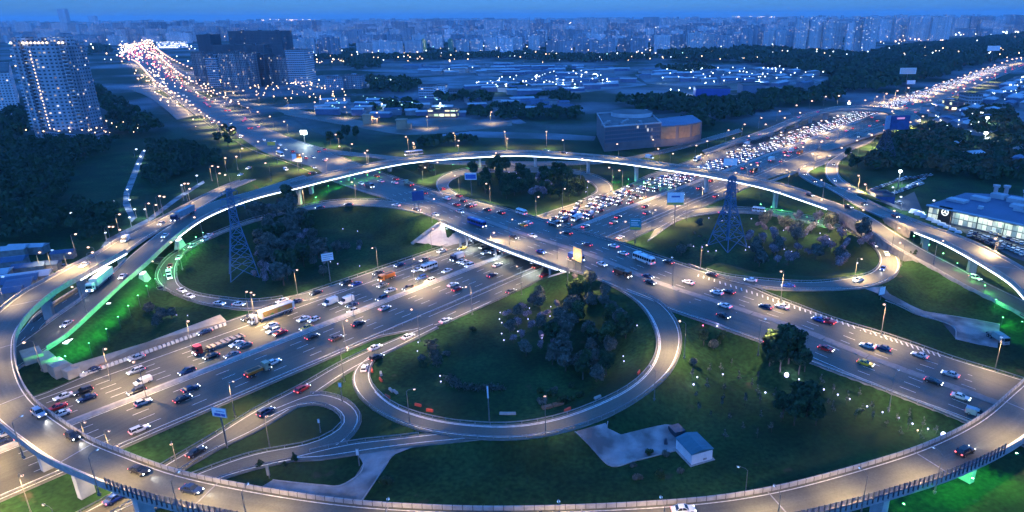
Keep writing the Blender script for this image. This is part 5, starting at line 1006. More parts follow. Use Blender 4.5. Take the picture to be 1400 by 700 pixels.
# buses
def bus(px, py, R, sign, col, label, L=11.5, h=3.1, w=1.25, name='bus'):
    r = put(name, px, py, R, sign, label, 'bus'); b = MB(); b.frust(rect(0, 0, L, 2*w), rect(0, 0, L-.05, 2*w-.02), .35, 1.25); b.frust(rect(0, 0, L-.12, 2*w-.16), rect(-.05, 0, L-.3, 2*w-.3), 1.25, h-.45)
    b.frust(rect(0, 0, L-.1, 2*w-.06), rect(0, 0, L-.5, 2*w-.5), h-.45, h); n = int(L/1.3)
    for k in range(n+1):
        for sy in (-1, 1): b.box(-L/2+.1+(L-.2)*k/n, sy*(w-.08), 1.2, .14, .1, h-1.6)
    b.build('body', [PAINT[col]], r); g = MB()
    for sy in (-1, 1): g.face([(-L/2+.15, sy*(w-.055), 1.35), (L/2-.15, sy*(w-.055), 1.35), (L/2-.15, sy*(w-.055), h-.55), (-L/2+.15, sy*(w-.055), h-.55)])
    for sx in (-1, 1): g.face([(sx*(L/2-.02), -w+.2, 1.3), (sx*(L/2-.02), w-.2, 1.3), (sx*(L/2-.1), w-.25, h-.55), (sx*(L/2-.1), -w+.25, h-.55)])
    g.build('window_band', [M_GLS], r); a = MB(); [a.box(x, 0, h, 1.1, 1.2, .18) for x in (-L/4, L/5)]; a.build('roof_unit', [PAINT['silver']], r); wheelset(r, (-L/2+2.2, L/2-2), w, .46); lightset(r, L/2, -L/2, w, .75); return r
bus(652, 308, street, 1, 'blue', 'blue coach crossing the central bridge', 12); bus(880, 358, street, -1, 'white', 'white bus with an orange rear on the street right of the bridge', 10.5); bus(566, 212, topf, -1, 'silver', 'silver coach with lit lower windows on the top flyover', 12)
bus(587, 367, None, -1, 'white', 'white minibus in the queue left of the bridge', 7.5, 2.8, 1.1, 'minibus'); bus(713, 293, street, -1, 'white', 'white minibus on the far half of the bridge', 6.5, 2.7, 1.05, 'minibus'); bus(1037, 290, L3, 1, 'white', 'white minibus at the top of the east loop', 6.5, 2.7, 1.05, 'minibus'); bus(383, 213, street, 1, 'white', 'white bus on the upper street at the left', 10)
# parked lorry on the turning area
p = GT(1361, 465); r = empty('parked_lorry', tuple(p), math.radians(-82)); r.location.z = p[2]+.15; tag(r, 'pale parked lorry on the turning area at the right', 'lorry', None, 1361); cab(r, 3.6, 'silver', 2.8, 1.9, 1.15); c = MB(); c.box(.3, 0, .65, 8.6, 1.0, .35); c.build('chassis', [M_CHAS], r)
b = MB(); b.box(1.0, 0, 1.0, 3.4, 2.3, 1.9); b.build('cargo_box', [surf('pale_green_box', (.30, .38, .36), (.22, .3, .28), .8, .6)], r); b = MB(); [b.box(-2.6+k*.8, 0, 1.0, .3, 2.0, .5) for k in range(4)]; b.build('equipment', [M_GALV], r); wheelset(r, (3.6, -1.2, -2.4), 1.15, .48)
# ------------------------------------------------------------------ trees
def leafmat(name, c1, c2, t=.0):
    m = surf(name, c1, c2, .9, .85, detail=3, spec=.15); return m
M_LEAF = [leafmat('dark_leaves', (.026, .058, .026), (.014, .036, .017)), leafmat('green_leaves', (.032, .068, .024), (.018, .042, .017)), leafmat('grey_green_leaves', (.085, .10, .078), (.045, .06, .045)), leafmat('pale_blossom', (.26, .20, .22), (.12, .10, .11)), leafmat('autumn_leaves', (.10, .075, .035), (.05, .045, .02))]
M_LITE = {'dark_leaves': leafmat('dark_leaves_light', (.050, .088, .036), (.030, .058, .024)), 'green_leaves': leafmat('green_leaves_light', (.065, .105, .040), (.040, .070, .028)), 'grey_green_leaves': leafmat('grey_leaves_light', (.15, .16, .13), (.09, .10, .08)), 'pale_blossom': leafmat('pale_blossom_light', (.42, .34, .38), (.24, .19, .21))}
M_BARK = surf('tree_bark', (.09, .07, .055), (.05, .04, .03), 2, .95)
def crown_mesh(name, seed, R, Hh, z0, nl, lobes, size, mat, shape='round', thin=1.0):
    r = np.random.RandomState(seed); ctr = []; 
    for k in range(lobes):
        f = r.rand(); a = r.rand()*6.28; rr = R*.62*math.sqrt(r.rand())*(1 if shape == 'round' else (1-f)*1.3)
        ctr.append((rr*math.cos(a), rr*math.sin(a), z0 + Hh*(.22+.62*f), (R*.50 if shape == 'round' else R*(.75-.5*f))*(.7+.5*r.rand())))
    ctr = np.array(ctr); w = ctr[:, 3]**2; k = r.choice(lobes, nl, p=w/w.sum()); d = r.randn(nl, 3); d /= np.linalg.norm(d, axis=1)[:, None]; rad = ctr[k, 3]*(.45+.62*r.rand(nl)**.5)
    P = ctr[k, :3] + d*rad[:, None]*[1, 1, .85]; u = r.randn(nl, 3); u -= (u*d).sum(1)[:, None]*d*.6; u /= np.linalg.norm(u, axis=1)[:, None]; v = np.cross(u, d + .5*r.randn(nl, 3)); v /= np.linalg.norm(v, axis=1)[:, None]
    s1 = size*(.6+.8*r.rand(nl))[:, None]; V = np.stack([P-u*s1-v*s1*.6, P+u*s1*.9-v*s1*.8, P+u*s1+v*s1*.6, P-u*s1*.8+v*s1*.7], 1).reshape(-1, 3); Q = np.arange(nl*4).reshape(-1, 4)
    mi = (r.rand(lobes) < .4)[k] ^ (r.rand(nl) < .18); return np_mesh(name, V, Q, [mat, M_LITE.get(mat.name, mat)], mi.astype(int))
def trunk_mesh(seed, h, R, r0=.22, n=7):
    r = random.Random(seed); m = MB(); m.tube((0, 0, -.6), (0, 0, h*.45), r0, r0*.7, 7); m.tube((0, 0, h*.45), (r.uniform(-.3, .3), r.uniform(-.3, .3), h*.9), r0*.7, r0*.15, 6)
    for k in range(n):
        z = h*(.3+.5*k/n); a = k*2.4; m.tube((0, 0, z), (math.cos(a)*R*.7, math.sin(a)*R*.7, z+h*.22), r0*.35, r0*.08, 5)
        m.tube((math.cos(a)*R*.35, math.sin(a)*R*.35, z+h*.11), (math.cos(a+.7)*R*.7, math.sin(a+.7)*R*.7, z+h*.3), r0*.16, r0*.05, 4)
    return m.mesh('trunk', [M_BARK])
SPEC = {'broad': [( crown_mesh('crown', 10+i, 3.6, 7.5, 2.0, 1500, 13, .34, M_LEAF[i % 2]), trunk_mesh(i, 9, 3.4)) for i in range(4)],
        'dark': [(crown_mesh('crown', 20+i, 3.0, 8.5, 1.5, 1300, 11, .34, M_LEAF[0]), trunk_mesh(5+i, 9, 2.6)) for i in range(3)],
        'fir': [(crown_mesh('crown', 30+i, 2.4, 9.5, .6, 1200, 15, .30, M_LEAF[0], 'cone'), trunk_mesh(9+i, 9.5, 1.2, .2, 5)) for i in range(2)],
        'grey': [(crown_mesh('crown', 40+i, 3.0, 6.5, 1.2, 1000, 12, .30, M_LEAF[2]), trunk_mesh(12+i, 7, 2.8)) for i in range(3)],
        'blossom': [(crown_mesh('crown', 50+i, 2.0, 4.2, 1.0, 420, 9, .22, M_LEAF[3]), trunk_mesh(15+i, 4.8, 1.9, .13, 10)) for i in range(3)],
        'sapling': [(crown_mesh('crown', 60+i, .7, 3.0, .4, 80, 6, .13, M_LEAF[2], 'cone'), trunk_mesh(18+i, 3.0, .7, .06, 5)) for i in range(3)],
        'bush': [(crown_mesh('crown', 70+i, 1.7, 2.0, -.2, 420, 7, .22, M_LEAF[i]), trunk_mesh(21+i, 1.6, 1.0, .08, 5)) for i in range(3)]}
def tree(kind, p, sc, base, group, px=None, cat='tree'):
    cr, tk = rnd.choice(SPEC[kind]); nm = {'broad': 'broadleaf_tree', 'dark': 'broadleaf_tree', 'fir': 'fir_tree', 'grey': 'willow_tree', 'blossom': 'blossom_tree', 'sapling': 'sapling', 'bush': 'shrub'}[kind]
    r = empty(nm, (p[0], p[1], p[2]), rnd.random()*6.28); r.scale = (sc*rnd.uniform(.9, 1.1), sc*rnd.uniform(.9, 1.1), sc*rnd.uniform(.85, 1.15)); link('trunk', tk, r); link('crown', cr, r)
    tag(r, base, cat, group, px if px is not None else PJ(*p)[0])
def inpoly(P, poly):
    x, y = P; c = False; n = len(poly)
    for i in range(n):
        (x0, y0), (x1, y1) = poly[i], poly[(i+1) % n]
        if (y0 > y) != (y1 > y) and x < (x1-x0)*(y-y0)/(y1-y0)+x0: c = not c
    return c
def scatter(poly, n, mind, dy=0):
    poly = [(x, y+dy) for x, y in poly]; W_ = [tuple(G(*p)) for p in poly]; x0, x1 = min(p[0] for p in W_), max(p[0] for p in W_); y0, y1 = min(p[1] for p in W_), max(p[1] for p in W_); out = []
    for _ in range(n*60):
        if len(out) >= n: break
        q = (rnd.uniform(x0, x1), rnd.uniform(y0, y1))
        if inpoly(q, W_) and all((q[0]-o[0])**2+(q[1]-o[1])**2 > mind**2 for o in out): out.append(q)
    return out
def grove(poly, n, mind, kinds, s0, s1, base, group, cat='tree', dy=0):
    for q in scatter(poly, n, mind, dy): k = rnd.choice(kinds); tree(k, (q[0], q[1], TZ(*q)-.1), rnd.uniform(s0, s1), base[k] if isinstance(base, dict) else base, group, None, cat)
GI = 'trees on the interchange islands'
# near round island
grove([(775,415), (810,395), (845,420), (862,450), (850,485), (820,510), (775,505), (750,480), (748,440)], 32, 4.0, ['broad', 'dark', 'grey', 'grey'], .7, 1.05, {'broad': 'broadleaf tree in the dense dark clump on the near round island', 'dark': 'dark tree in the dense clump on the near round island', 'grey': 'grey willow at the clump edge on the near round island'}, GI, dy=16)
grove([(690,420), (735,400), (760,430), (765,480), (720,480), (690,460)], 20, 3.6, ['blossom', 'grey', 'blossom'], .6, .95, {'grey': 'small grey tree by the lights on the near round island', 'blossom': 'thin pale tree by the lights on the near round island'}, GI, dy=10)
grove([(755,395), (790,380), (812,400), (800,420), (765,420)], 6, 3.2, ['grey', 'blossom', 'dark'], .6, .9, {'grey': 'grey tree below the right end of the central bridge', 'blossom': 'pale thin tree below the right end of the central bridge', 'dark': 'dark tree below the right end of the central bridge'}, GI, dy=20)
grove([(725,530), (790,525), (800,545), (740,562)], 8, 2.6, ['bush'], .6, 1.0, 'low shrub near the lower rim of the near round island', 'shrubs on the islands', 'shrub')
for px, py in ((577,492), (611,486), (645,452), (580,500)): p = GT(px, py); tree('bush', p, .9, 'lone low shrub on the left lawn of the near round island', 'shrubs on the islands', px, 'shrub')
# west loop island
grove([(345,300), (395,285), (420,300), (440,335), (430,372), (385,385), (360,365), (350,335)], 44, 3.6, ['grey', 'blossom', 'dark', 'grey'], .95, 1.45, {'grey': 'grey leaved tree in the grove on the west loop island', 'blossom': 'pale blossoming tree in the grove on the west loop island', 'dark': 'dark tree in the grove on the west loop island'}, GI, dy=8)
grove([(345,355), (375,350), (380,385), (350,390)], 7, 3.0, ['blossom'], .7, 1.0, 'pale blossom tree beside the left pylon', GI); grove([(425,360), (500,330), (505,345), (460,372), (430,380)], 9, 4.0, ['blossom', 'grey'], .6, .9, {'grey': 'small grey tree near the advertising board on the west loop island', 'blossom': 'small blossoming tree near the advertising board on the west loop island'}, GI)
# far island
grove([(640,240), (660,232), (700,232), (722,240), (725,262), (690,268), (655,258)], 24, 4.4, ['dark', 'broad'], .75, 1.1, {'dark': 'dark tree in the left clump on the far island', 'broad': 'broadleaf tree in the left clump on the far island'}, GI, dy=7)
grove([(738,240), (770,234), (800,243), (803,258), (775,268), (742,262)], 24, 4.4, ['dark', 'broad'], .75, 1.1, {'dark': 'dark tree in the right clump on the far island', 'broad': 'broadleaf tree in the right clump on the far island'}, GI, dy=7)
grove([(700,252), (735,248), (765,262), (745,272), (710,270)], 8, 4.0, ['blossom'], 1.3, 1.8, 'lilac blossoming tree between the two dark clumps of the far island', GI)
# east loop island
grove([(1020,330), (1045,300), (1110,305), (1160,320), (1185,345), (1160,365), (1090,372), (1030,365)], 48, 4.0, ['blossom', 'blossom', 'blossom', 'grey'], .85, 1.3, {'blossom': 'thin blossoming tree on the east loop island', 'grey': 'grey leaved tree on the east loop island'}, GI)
grove([(905,335), (965,300), (975,345), (930,352)], 10, 4.0, ['grey', 'bush'], .5, .8, {'grey': 'small grey tree left of the right pylon', 'bush': 'low shrub left of the right pylon'}, GI)
# lawn right of the near loop
for px, py, k, s in ((1066,508,'broad',1.2), (1078,497,'broad',1.25), (1052,500,'dark',1.1), (1092,512,'dark',1.0), (1060,492,'broad',1.1), (1100,508,'dark',.7), (1085,582,'dark',1.0), (1103,570,'broad',1.1), (1070,572,'dark',.9), (1115,582,'dark',.8), (1092,560,'broad',.9)):
    p = GT(px, py); tree(k, p, s, ('tall dark tree at the roadside right of the near loop' if py < 530 else 'broad dark tree lit from below by the brightest garden light'), 'big trees of the right hand lawn', px)
for px, py, k, s in ((962,472,'dark',.6), (975,478,'grey',.55), (985,470,'dark',.5), (948,500,'grey',.4)): tree(k, GT(px, py), s, 'small tree beside the street embankment right of the near loop', 'big trees of the right hand lawn', px)
grove([(930,530), (1010,490), (1060,540), (1080,600), (980,600)], 26, 4.2, ['sapling'], .8, 1.3, 'young sapling on the lawn behind the kiosk', 'saplings on the right hand lawn', 'sapling')
grove([(1120,530), (1180,550), (1290,590), (1260,612), (1130,560)], 20, 3.6, ['sapling'], .9, 1.3, 'young sapling beside the row of garden lights', 'saplings on the right hand lawn', 'sapling')
for px, py in ((522,622-0+0), (890,632), (905,640), (868,648), (925,620), (903,655)):
    pass
for px, py, s in ((526,660,1.0), (872,655,.75), (903,652,.75), (888,620,.65), (910,622,.65), (930,645,.6), (866,638,.6)): tree('bush', GT(px, py), s, ('round shrub on the lawn beside the service drive' if px < 600 else 'young shrub on the lawn below the paved yard'), 'shrubs on the front lawn', px, 'shrub')
for px, py, s in ((403,633,.75), (390,640,.65), (356,640,.8)): tree('fir', GT(px, py), s*.4, 'small fir beside the slip road rail at the lower left', 'small firs by the slip road', px)
grove([(1256,360), (1262,368), (1248,372), (1240,366)], 4, 1.4, ['fir'], .22, .3, 'tiny fir on the slope right of the east loop', 'tiny firs on the slope')
for px, py, s in ((222,440,.8), (205,430,.7), (235,436,.6), (214,448,.6)): tree('grey', GT(px, py), s, 'dark bush like tree above the long beige wall', 'bushy trees above the beige wall', px)
for px, py in ((1158,216), (1165,224), (1172,228), (1163,232)): tree('dark', GT(px, py), .8, 'dark tree inside the bend of the outer right ramp', 'trees by the right ramps', px)
for px, py in ((465,196), (452,198), (488,190), (474,190), (320,190), (300,196), (308,186), (312,200)): tree('dark', GT(px, py), 1.2, ('dark tree where the street meets the frontage road' if px > 400 else 'tall dark tree at the street edge on the left'), 'trees beside the upper street', px)
for px, py in ((577,236), (583,232), (588,238)): tree('grey', GT(px, py), .9, 'small dark tree between street and top flyover', 'trees beside the upper street', px)
# woods too dense to count -------------------------------------------------
def woods(name, polys, spacing, size, label, mats=(0, 1), q=46, hgt=(7, 11), ls=.9):
    pts = []
    for poly in polys:
        W_ = [tuple(G(*p)) for p in poly]; x0, x1 = min(p[0] for p in W_), max(p[0] for p in W_); y0, y1 = min(p[1] for p in W_), max(p[1] for p in W_)
        sp = spacing; nx_, ny_ = int((x1-x0)/sp)+1, int((y1-y0)/sp)+1
        X, Y = np.meshgrid(np.arange(nx_), np.arange(ny_)); X = x0+(X.ravel()+nr.rand(X.size))*sp; Y = y0+(Y.ravel()+nr.rand(Y.size))*sp
        W2 = np.array(W_); inside = np.zeros(len(X), bool); n = len(W2)
        for i in range(n):
            (xa, ya), (xb, yb) = W2[i], W2[(i+1) % n]
            if ya == yb: continue
            inside ^= ((ya > Y) != (yb > Y)) & (X < (xb-xa)*(Y-ya)/(yb-ya)+xa)
        pts += list(zip(X[inside], Y[inside]))
    P = np.array(pts)
    if len(P) == 0: return
    ok = np.ones(len(P), bool)
    for R in RIBS.values():
        for i in range(0, len(R.C), 2): ok &= ((P[:, 0]-R.C[i, 0])**2+(P[:, 1]-R.C[i, 1])**2) > (R.w[i]/2+6)**2
    P = P[ok]; n = len(P); H_ = hgt[0]+(hgt[1]-hgt[0])*nr.rand(n); r_ = size*(.7+.6*nr.rand(n)); k = np.repeat(np.arange(n), q); d = nr.randn(n*q, 3); d /= np.linalg.norm(d, axis=1)[:, None]; d[:, 2] = np.abs(d[:, 2])*1.0-.15
    zz = np.array([TZ(*p) for p in P]); C = np.column_stack([P, zz+H_*.55])[k] + d*np.column_stack([r_, r_, H_*.45])[k]*(.6+.45*nr.rand(n*q, 1)); u = nr.randn(n*q, 3); u -= (u*d).sum(1)[:, None]*d*.7; u /= np.linalg.norm(u, axis=1)[:, None]; v = np.cross(u, d+.4*nr.randn(n*q, 3)); v /= np.linalg.norm(v, axis=1)[:, None]
    s1 = (ls*(.6+.8*nr.rand(n*q)))[:, None]; V = np.stack([C-u*s1-v*s1*.6, C+u*s1*.9-v*s1*.8, C+u*s1+v*s1*.6, C-u*s1*.8+v*s1*.7], 1).reshape(-1, 3)
    me = np_mesh(name, V, np.arange(n*q*4).reshape(-1, 4), [M_LEAF[i] for i in mats], (nr.rand(n)[k]*len(mats)).astype(int)); o = link(name, me); o['kind'] = 'stuff'; o['label'] = label; return o
woods('undergrowth', [[(-60,200), (60,195), (160,197), (140,214), (112,222), (98,245), (92,268), (70,285), (80,318), (50,335), (0,330), (-80,330)], [(206,200), (300,192), (318,205), (312,226), (262,238), (232,252), (205,262), (198,245), (203,225)], [(60,300), (130,285), (165,292), (150,320), (120,340), (100,330)], [(300,180), (325,192), (318,210), (300,206)]], 7.5, 4.2, 'dense dark park trees left of the flyovers', (0, 1, 0), 80, (6, 11), .75)
woods('woodland', [[(125,62), (150,66), (168,90), (200,118), (222,150), (230,172), (200,180), (160,170), (140,150), (120,100)], [(0,150), (30,155), (40,190), (0,200)], [(150,168), (230,172), (235,186), (170,190)]], 12, 7, 'dark wood between the tower block and the street', (0, 1), 40, (10, 16), 1.5)
woods('woodland', [[(1215,190), (1240,172), (1300,180), (1330,200), (1400,190), (1440,215), (1400,250), (1330,250), (1240,232), (1200,240), (1180,232), (1195,215)], [(1310,150), (1380,150), (1400,180), (1340,190)]], 9, 5.2, 'dark wood between the dealer yard and the far highway', (0, 1, 4), 60, (6, 10), 1.1)
woods('woodland', [[(900,76), (1000,68), (1080,70), (1180,78), (1240,66), (1420,46), (1420,72), (1330,92), (1270,112), (1215,124), (1160,130), (1120,128), (1150,108), (1090,98), (1000,84), (930,86)]], 19, 11, 'broad dark forest beyond the far flyover', (0, 0, 1), 26, (12, 19), 3.2)
woods('woodland', [[(1000,140), (1060,130), (1150,128), (1150,140), (1080,148), (1000,162), (960,180), (925,180), (935,165), (965,150)], [(840,142), (900,136), (990,142), (925,152), (860,150)]], 15, 8, 'dark wood left of the far flyover', (0, 1), 34, (9, 14), 2.2)
woods('tree_belt', [[(350,62), (380,68), (440,76), (490,76), (620,76), (700,72), (800,78), (880,76), (900,82), (800,86), (700,80), (600,82), (480,84), (400,82)], [(400,71), (1000,68), (1000,69.3), (400,72)], [(400,64), (1100,62.2), (1100,63.3), (400,65.2)], [(470,86), (520,85), (520,94), (480,96)], [(500,112), (540,110), (575,120), (555,130), (505,128)], [(600,138), (640,130), (672,134), (660,144), (620,144)], [(900,94), (960,92), (975,99), (920,102)]], 18, 9, 'belts of dark trees among the fields and yards', (0, 0, 1), 26, (8, 14), 2.6)
woods('tree_belt', [[(735,132), (770,128), (790,140), (745,144)], [(700,120), (722,118), (722,126), (702,128)], [(860,146), (930,138), (985,150), (930,158), (870,152)], [(640,152), (700,148), (790,152), (800,162), (700,166), (640,162)], [(355,186), (420,176), (440,186), (380,192)], [(500,146), (560,140), (590,152), (520,156)], [(980,150), (1040,140), (1060,150), (1000,166)], [(560,196), (640,192), (660,200), (570,204)]], 11, 5.5, 'clumps of dark trees behind the top flyover', (0, 1), 44, (6, 11), 1.5)
# ------------------------------------------------------------------ pylons
M_PYL = surf('blue_painted_lattice', (.05, .14, .24), (.035, .10, .18), 1, .6)
def pylon(px, py, h, w, label, top_arms=True, mat=M_PYL, a=.4):
    p = GT(px, py); r = empty('power_pylon', tuple(p), a); t = .05 + w*.012; lv = [0, .18, .34, .48, .60, .70, .79, .87, .94, 1.0]; wd = [w/2*(1-f/.72)+.9 if f < .62 else .9+ (w/2*(1-.62/.72))*(1-(f-.62)/.38)*1.0 for f in lv]
    for sx, sy in ((-1, -1), (1, -1), (1, 1), (-1, 1)):
        m = MB()
        for k in range(len(lv)-1): m.tube((sx*wd[k], sy*wd[k], lv[k]*h-(.6 if k == 0 else 0)), (sx*wd[k+1], sy*wd[k+1], lv[k+1]*h), t*1.5, t*1.5, 4)
        m.build('leg', [mat], r)
    m = MB()
    for k in range(len(lv)-1):
        c0 = [(-wd[k], -wd[k]), (wd[k], -wd[k]), (wd[k], wd[k]), (-wd[k], wd[k])]; c1 = [(-wd[k+1], -wd[k+1]), (wd[k+1], -wd[k+1]), (wd[k+1], wd[k+1]), (-wd[k+1], wd[k+1])]
        for i in range(4):
            j = (i+1) % 4; m.tube((*c0[i], lv[k]*h), (*c1[j], lv[k+1]*h), t, t, 4); m.tube((*c0[j], lv[k]*h), (*c1[i], lv[k+1]*h), t, t, 4); m.tube((*c1[i], lv[k+1]*h), (*c1[j], lv[k+1]*h), t, t, 4)
    m.build('lattice_bracing', [mat], r)
    if top_arms:
        for z, L in ((.80, 4.6), (.89, 3.6), (.97, 2.8)):
            m = MB()
            for s in (-1, 1):
                m.tube((0, 0, z*h+.8), (s*L, 0, z*h), t, t, 4); m.tube((0, .8, z*h-.2), (s*L, 0, z*h), t, t, 4); m.tube((0, -.8, z*h-.2), (s*L, 0, z*h), t, t, 4); m.tube((s*L, 0, z*h), (s*L, 0, z*h-1.6), .14, .14, 5)
            m.build('cross_arm', [mat], r)
    tag(r, label, 'pylon', None, px); return r
pylon(334, 377, 37, 9, 'blue lattice power pylon on the west loop island', a=.5); pylon(994, 337, 33, 11, 'blue lattice power pylon beside the top of the east loop', a=.6); 
# pylon carrying the big board on the right
pr = pylon(1207, 221, 30, 12, 'dark lattice tower carrying big advertising boards at the right', False, M_DARK, .3)
M_BRD = surf('board_face_pale', (.32, .38, .50), (.25, .3, .42), .3, .7); M_BRDB = surf('board_face_blue', (.03, .07, .22), (.02, .05, .16), .4, .7); M_WHITE = surf('white_sign_face', (.70, .72, .76), (.62, .64, .68), 1, .6)
m = MB(); m.box(-4.5, -4, 24, 9, .5, 9.5, .5); m.build('board', [M_BRD], pr); m = MB(); m.box(7, -3, 23, 15, .6, 10, -.1); m.build('board', [M_BRDB], pr)
m = MB(); m.box(7, -3.4, 30.5, 6, .1, 1.2, -.1); m.build('board_lettering', [glow('dim_red_board_light', (1, .15, .1), .5)], pr)
# ------------------------------------------------------------------ signs and boards
M_SBLUE = surf('blue_sign_face', (.02, .09, .36), (.02, .08, .3), 1, .6); M_SGRN = surf('green_blue_sign_face', (.04, .22, .26), (.03, .18, .22), 1, .6); M_YEL = surf('yellow_sign_face', (.6, .42, .06), (.55, .38, .05), 1, .6)
def txt(body, size, mat, parent, loc, rot, name='lettering'):
    c = bpy.data.curves.new(name, 'FONT'); c.body = body; c.size = size; c.extrude = .01; c.align_x = 'CENTER'; c.align_y = 'CENTER'; c.materials.append(mat); o = bpy.data.objects.new(name, c); COL.objects.link(o); o.parent = parent; o.location = loc; o.rotation_euler = rot; return o
def board(px, py, h, w, hh, face, label, cat='road sign', z=None, ang=None, posts=1, strips=(), lit=0, lines=None):
    p = GT(px, py)
    if z is not None: p = np.array([*G(px, py, z), z])
    a = math.atan2(-p[0], p[1]) if ang is None else ang       # face the camera side
    r = empty('sign_board' if cat != 'billboard' else 'billboard', tuple(p), -a if ang is None else a); r.rotation_euler = (0, 0, (math.atan2(p[0], -p[1]) + math.pi/2 - math.pi/2) if ang is None else ang)
    r.rotation_euler = (0, 0, (0.0 if ang is None else ang))
    m = MB()
    for k in range(posts): x = 0 if posts == 1 else (-w*.35+w*.7*k/(posts-1)); m.tube((x, .2, -.5), (x, .2, h+hh*.9), .14+.01*h, .10+.006*h, 6)
    m.build('post', [M_POLE], r); m = MB(); m.box(0, 0, h, w, .18, hh); m.build('panel_back', [M_GALV], r); m = MB(); m.face([(-w/2+.08, -.105, h+.08), (w/2-.08, -.105, h+.08), (w/2-.08, -.105, h+hh-.08), (-w/2+.08, -.105, h+hh-.08)]); f = m.build('face', [face], r)
    for (x0, x1, z0, z1, mt) in strips: m = MB(); m.face([(-w/2+w*x0, -.115, h+hh*z0), (-w/2+w*x1, -.115, h+hh*z0), (-w/2+w*x1, -.115, h+hh*z1), (-w/2+w*x0, -.115, h+hh*z1)]); m.build('face_stripe', [mt], f)
    tag(r, label, 'sign' if cat != 'billboard' else 'billboard', None, px); return r
board(452, 385, 9, 4.6, 3.2, M_WHITE, 'white advertising board on a post beside the lower west loop', strips=[(.1,.9,.7,.78,M_GALV), (.1,.9,.45,.52,M_GALV), (.1,.7,.2,.27,M_GALV)], ang=.5)
board(310, 613, 9, 4.2, 2.6, M_WHITE, 'white and blue board on a pole beside the lower left slip road', strips=[(.15,.6,.12,.42,M_SBLUE), (.62,.9,.12,.42,M_SBLUE), (.3,.9,.6,.68,M_SBLUE)], ang=-.25)
board(922, 309, 11, 8.5, 6.5, M_WHITE, 'big white board with a yellow foot beside the far highway', strips=[(.02,.98,.02,.2,M_YEL), (.25,.75,.6,.72,M_SBLUE)], ang=.0); board(868, 337, 8, 5.2, 5.5, M_SGRN, 'green direction board with a yellow foot at the right end of the bridge', strips=[(.04,.96,.04,.24,M_YEL), (.12,.88,.78,.85,M_WHITE), (.12,.7,.58,.64,M_WHITE), (.12,.8,.4,.46,M_WHITE)], ang=-.1)
board(645, 268, 9, 6.6, 4, M_SBLUE, 'blue direction board on the far wooded island', strips=[(.04,.96,.75,.98,M_WHITE), (.04,.96,.02,.12,M_WHITE), (.02,.06,.02,.98,M_WHITE), (.94,.98,.02,.98,M_WHITE)])
board(573, 290, 6, 6, 5, M_BRDB, 'dark back of a direction board on the street left of the bridge', ang=.4, z=7); board(408, 233, 6, 6, 5, M_WHITE, 'white and orange board on the upper street', strips=[(.5,1,.3,1,PAINT['orange'])]); board(373, 210, 6, 6, 3, M_YEL, 'small yellowish board beside the white bus on the upper street')
board(997, 246, 9, 8.5, 4.5, M_WHITE, 'white board above the edge of the top flyover', z=4); board(1237, 126, 24, 22, 8, M_WHITE, 'huge white billboard above the jammed far highway', 'billboard', strips=[(.05,.95,.1,.9,surf('board_face_warm', (.6,.52,.5), (.5,.45,.45), .05, .7))]); board(1353, 95, 34, 24, 9, M_WHITE, 'distant pale billboard at the top right', 'billboard')
board(1243, 130, 14, 11, 5, M_WHITE, 'smaller pale board right of the huge billboard', 'billboard'); board(1204, 410, 2, 2.8, 3.0, M_WHITE, 'pale sign panel at the start of the right hand track', ang=.4); board(468, 551, 5, .9, 1.4, M_WHITE, 'narrow sign post where the small hairpin leaves the slip road'); board(669, 577, 7, .5, 3.6, M_WHITE, 'tall thin white sign post on the lower rim of the round island')
board(491, 637, 3, .8, 1.8, M_WHITE, 'small sign post beside the grey service drive'); board(368, 655, 1, .7, 2.6, M_BEIGE, 'short pale post by the end of the service drive'); board(438, 592, 3, .6, 1.2, M_WHITE, 'small post sign on the hairpin lawn')
board(67, 184, 10, 14, 6, M_WHITE, 'pale board at the foot of the left tower block') if False else None
# lit yellow lattice board on the bridge
p = np.array([*G(790, 371, 7), 7.0]); r = empty('sign_board', tuple(p), math.radians(-52)); m = MB(); [m.tube((x, 0, -.2), (x, 0, 9.5), .16, .12, 6) for x in (-2.2, 2.2)]; m.build('post', [M_POLE], r); m = MB(); [m.box(0, -.1, z, 5.2, .16, .42) for z in np.arange(4.2, 9.4, .62)]; [m.box(x, -.05, 4.1, .2, .2, 5.5) for x in (-2.5, 0, 2.5)]
m.build('panel_slats', [surf('warm_sign_slats', (.62, .46, .22), (.5, .36, .16), 1, .6)], r); add_light('POINT', 'sign_light', (0, -2.6, 6.5), 900, WARM, r, .3); tag(r, 'warm lit slatted sign back over the right end of the central bridge', 'sign', None, 790)
# ------------------------------------------------------------------ barriers and bags round the near loop
M_RED = surf('red_plastic', (.6, .08, .03), (.5, .06, .03), 1, .5)
for px, py, c in ((509,508,M_RED), (521,521,M_RED), (530,544,M_RED), (572,558,M_RED), (588,565,M_RED), (776,564,M_RED), (873,512,M_RED)):
    p = GT(px, py); m = MB(); m.frust(rect(0, 0, 2.0, .5), rect(0, 0, 2.0, .25), 0, .75); i = L4.near(p); o = m.build('plastic_barrier', [c], None, (p[0], p[1], max(p[2], L4.z[i]-.2)+.05), math.atan2(L4.d[i][1], L4.d[i][0])+.2); tag(o, 'red plastic barrier lying at the inner edge of the near loop', 'barrier', 'red barriers round the near loop', px)
for px, py in ((521,513), (535,536), (541,539), (689,574), (700,574), (817,547)):
    p = GT(px, py); m = MB(); m.frust(rect(0, 0, 2.2, .7), rect(0, 0, 2.1, .5), 0, .6); i = L4.near(p); o = m.build('concrete_block', [M_CONC], None, (p[0], p[1], max(p[2], L4.z[i]-.2)+.05), math.atan2(L4.d[i][1], L4.d[i][0])); tag(o, 'white block lying at the inner edge of the near loop', 'barrier block', 'white blocks round the near loop', px)
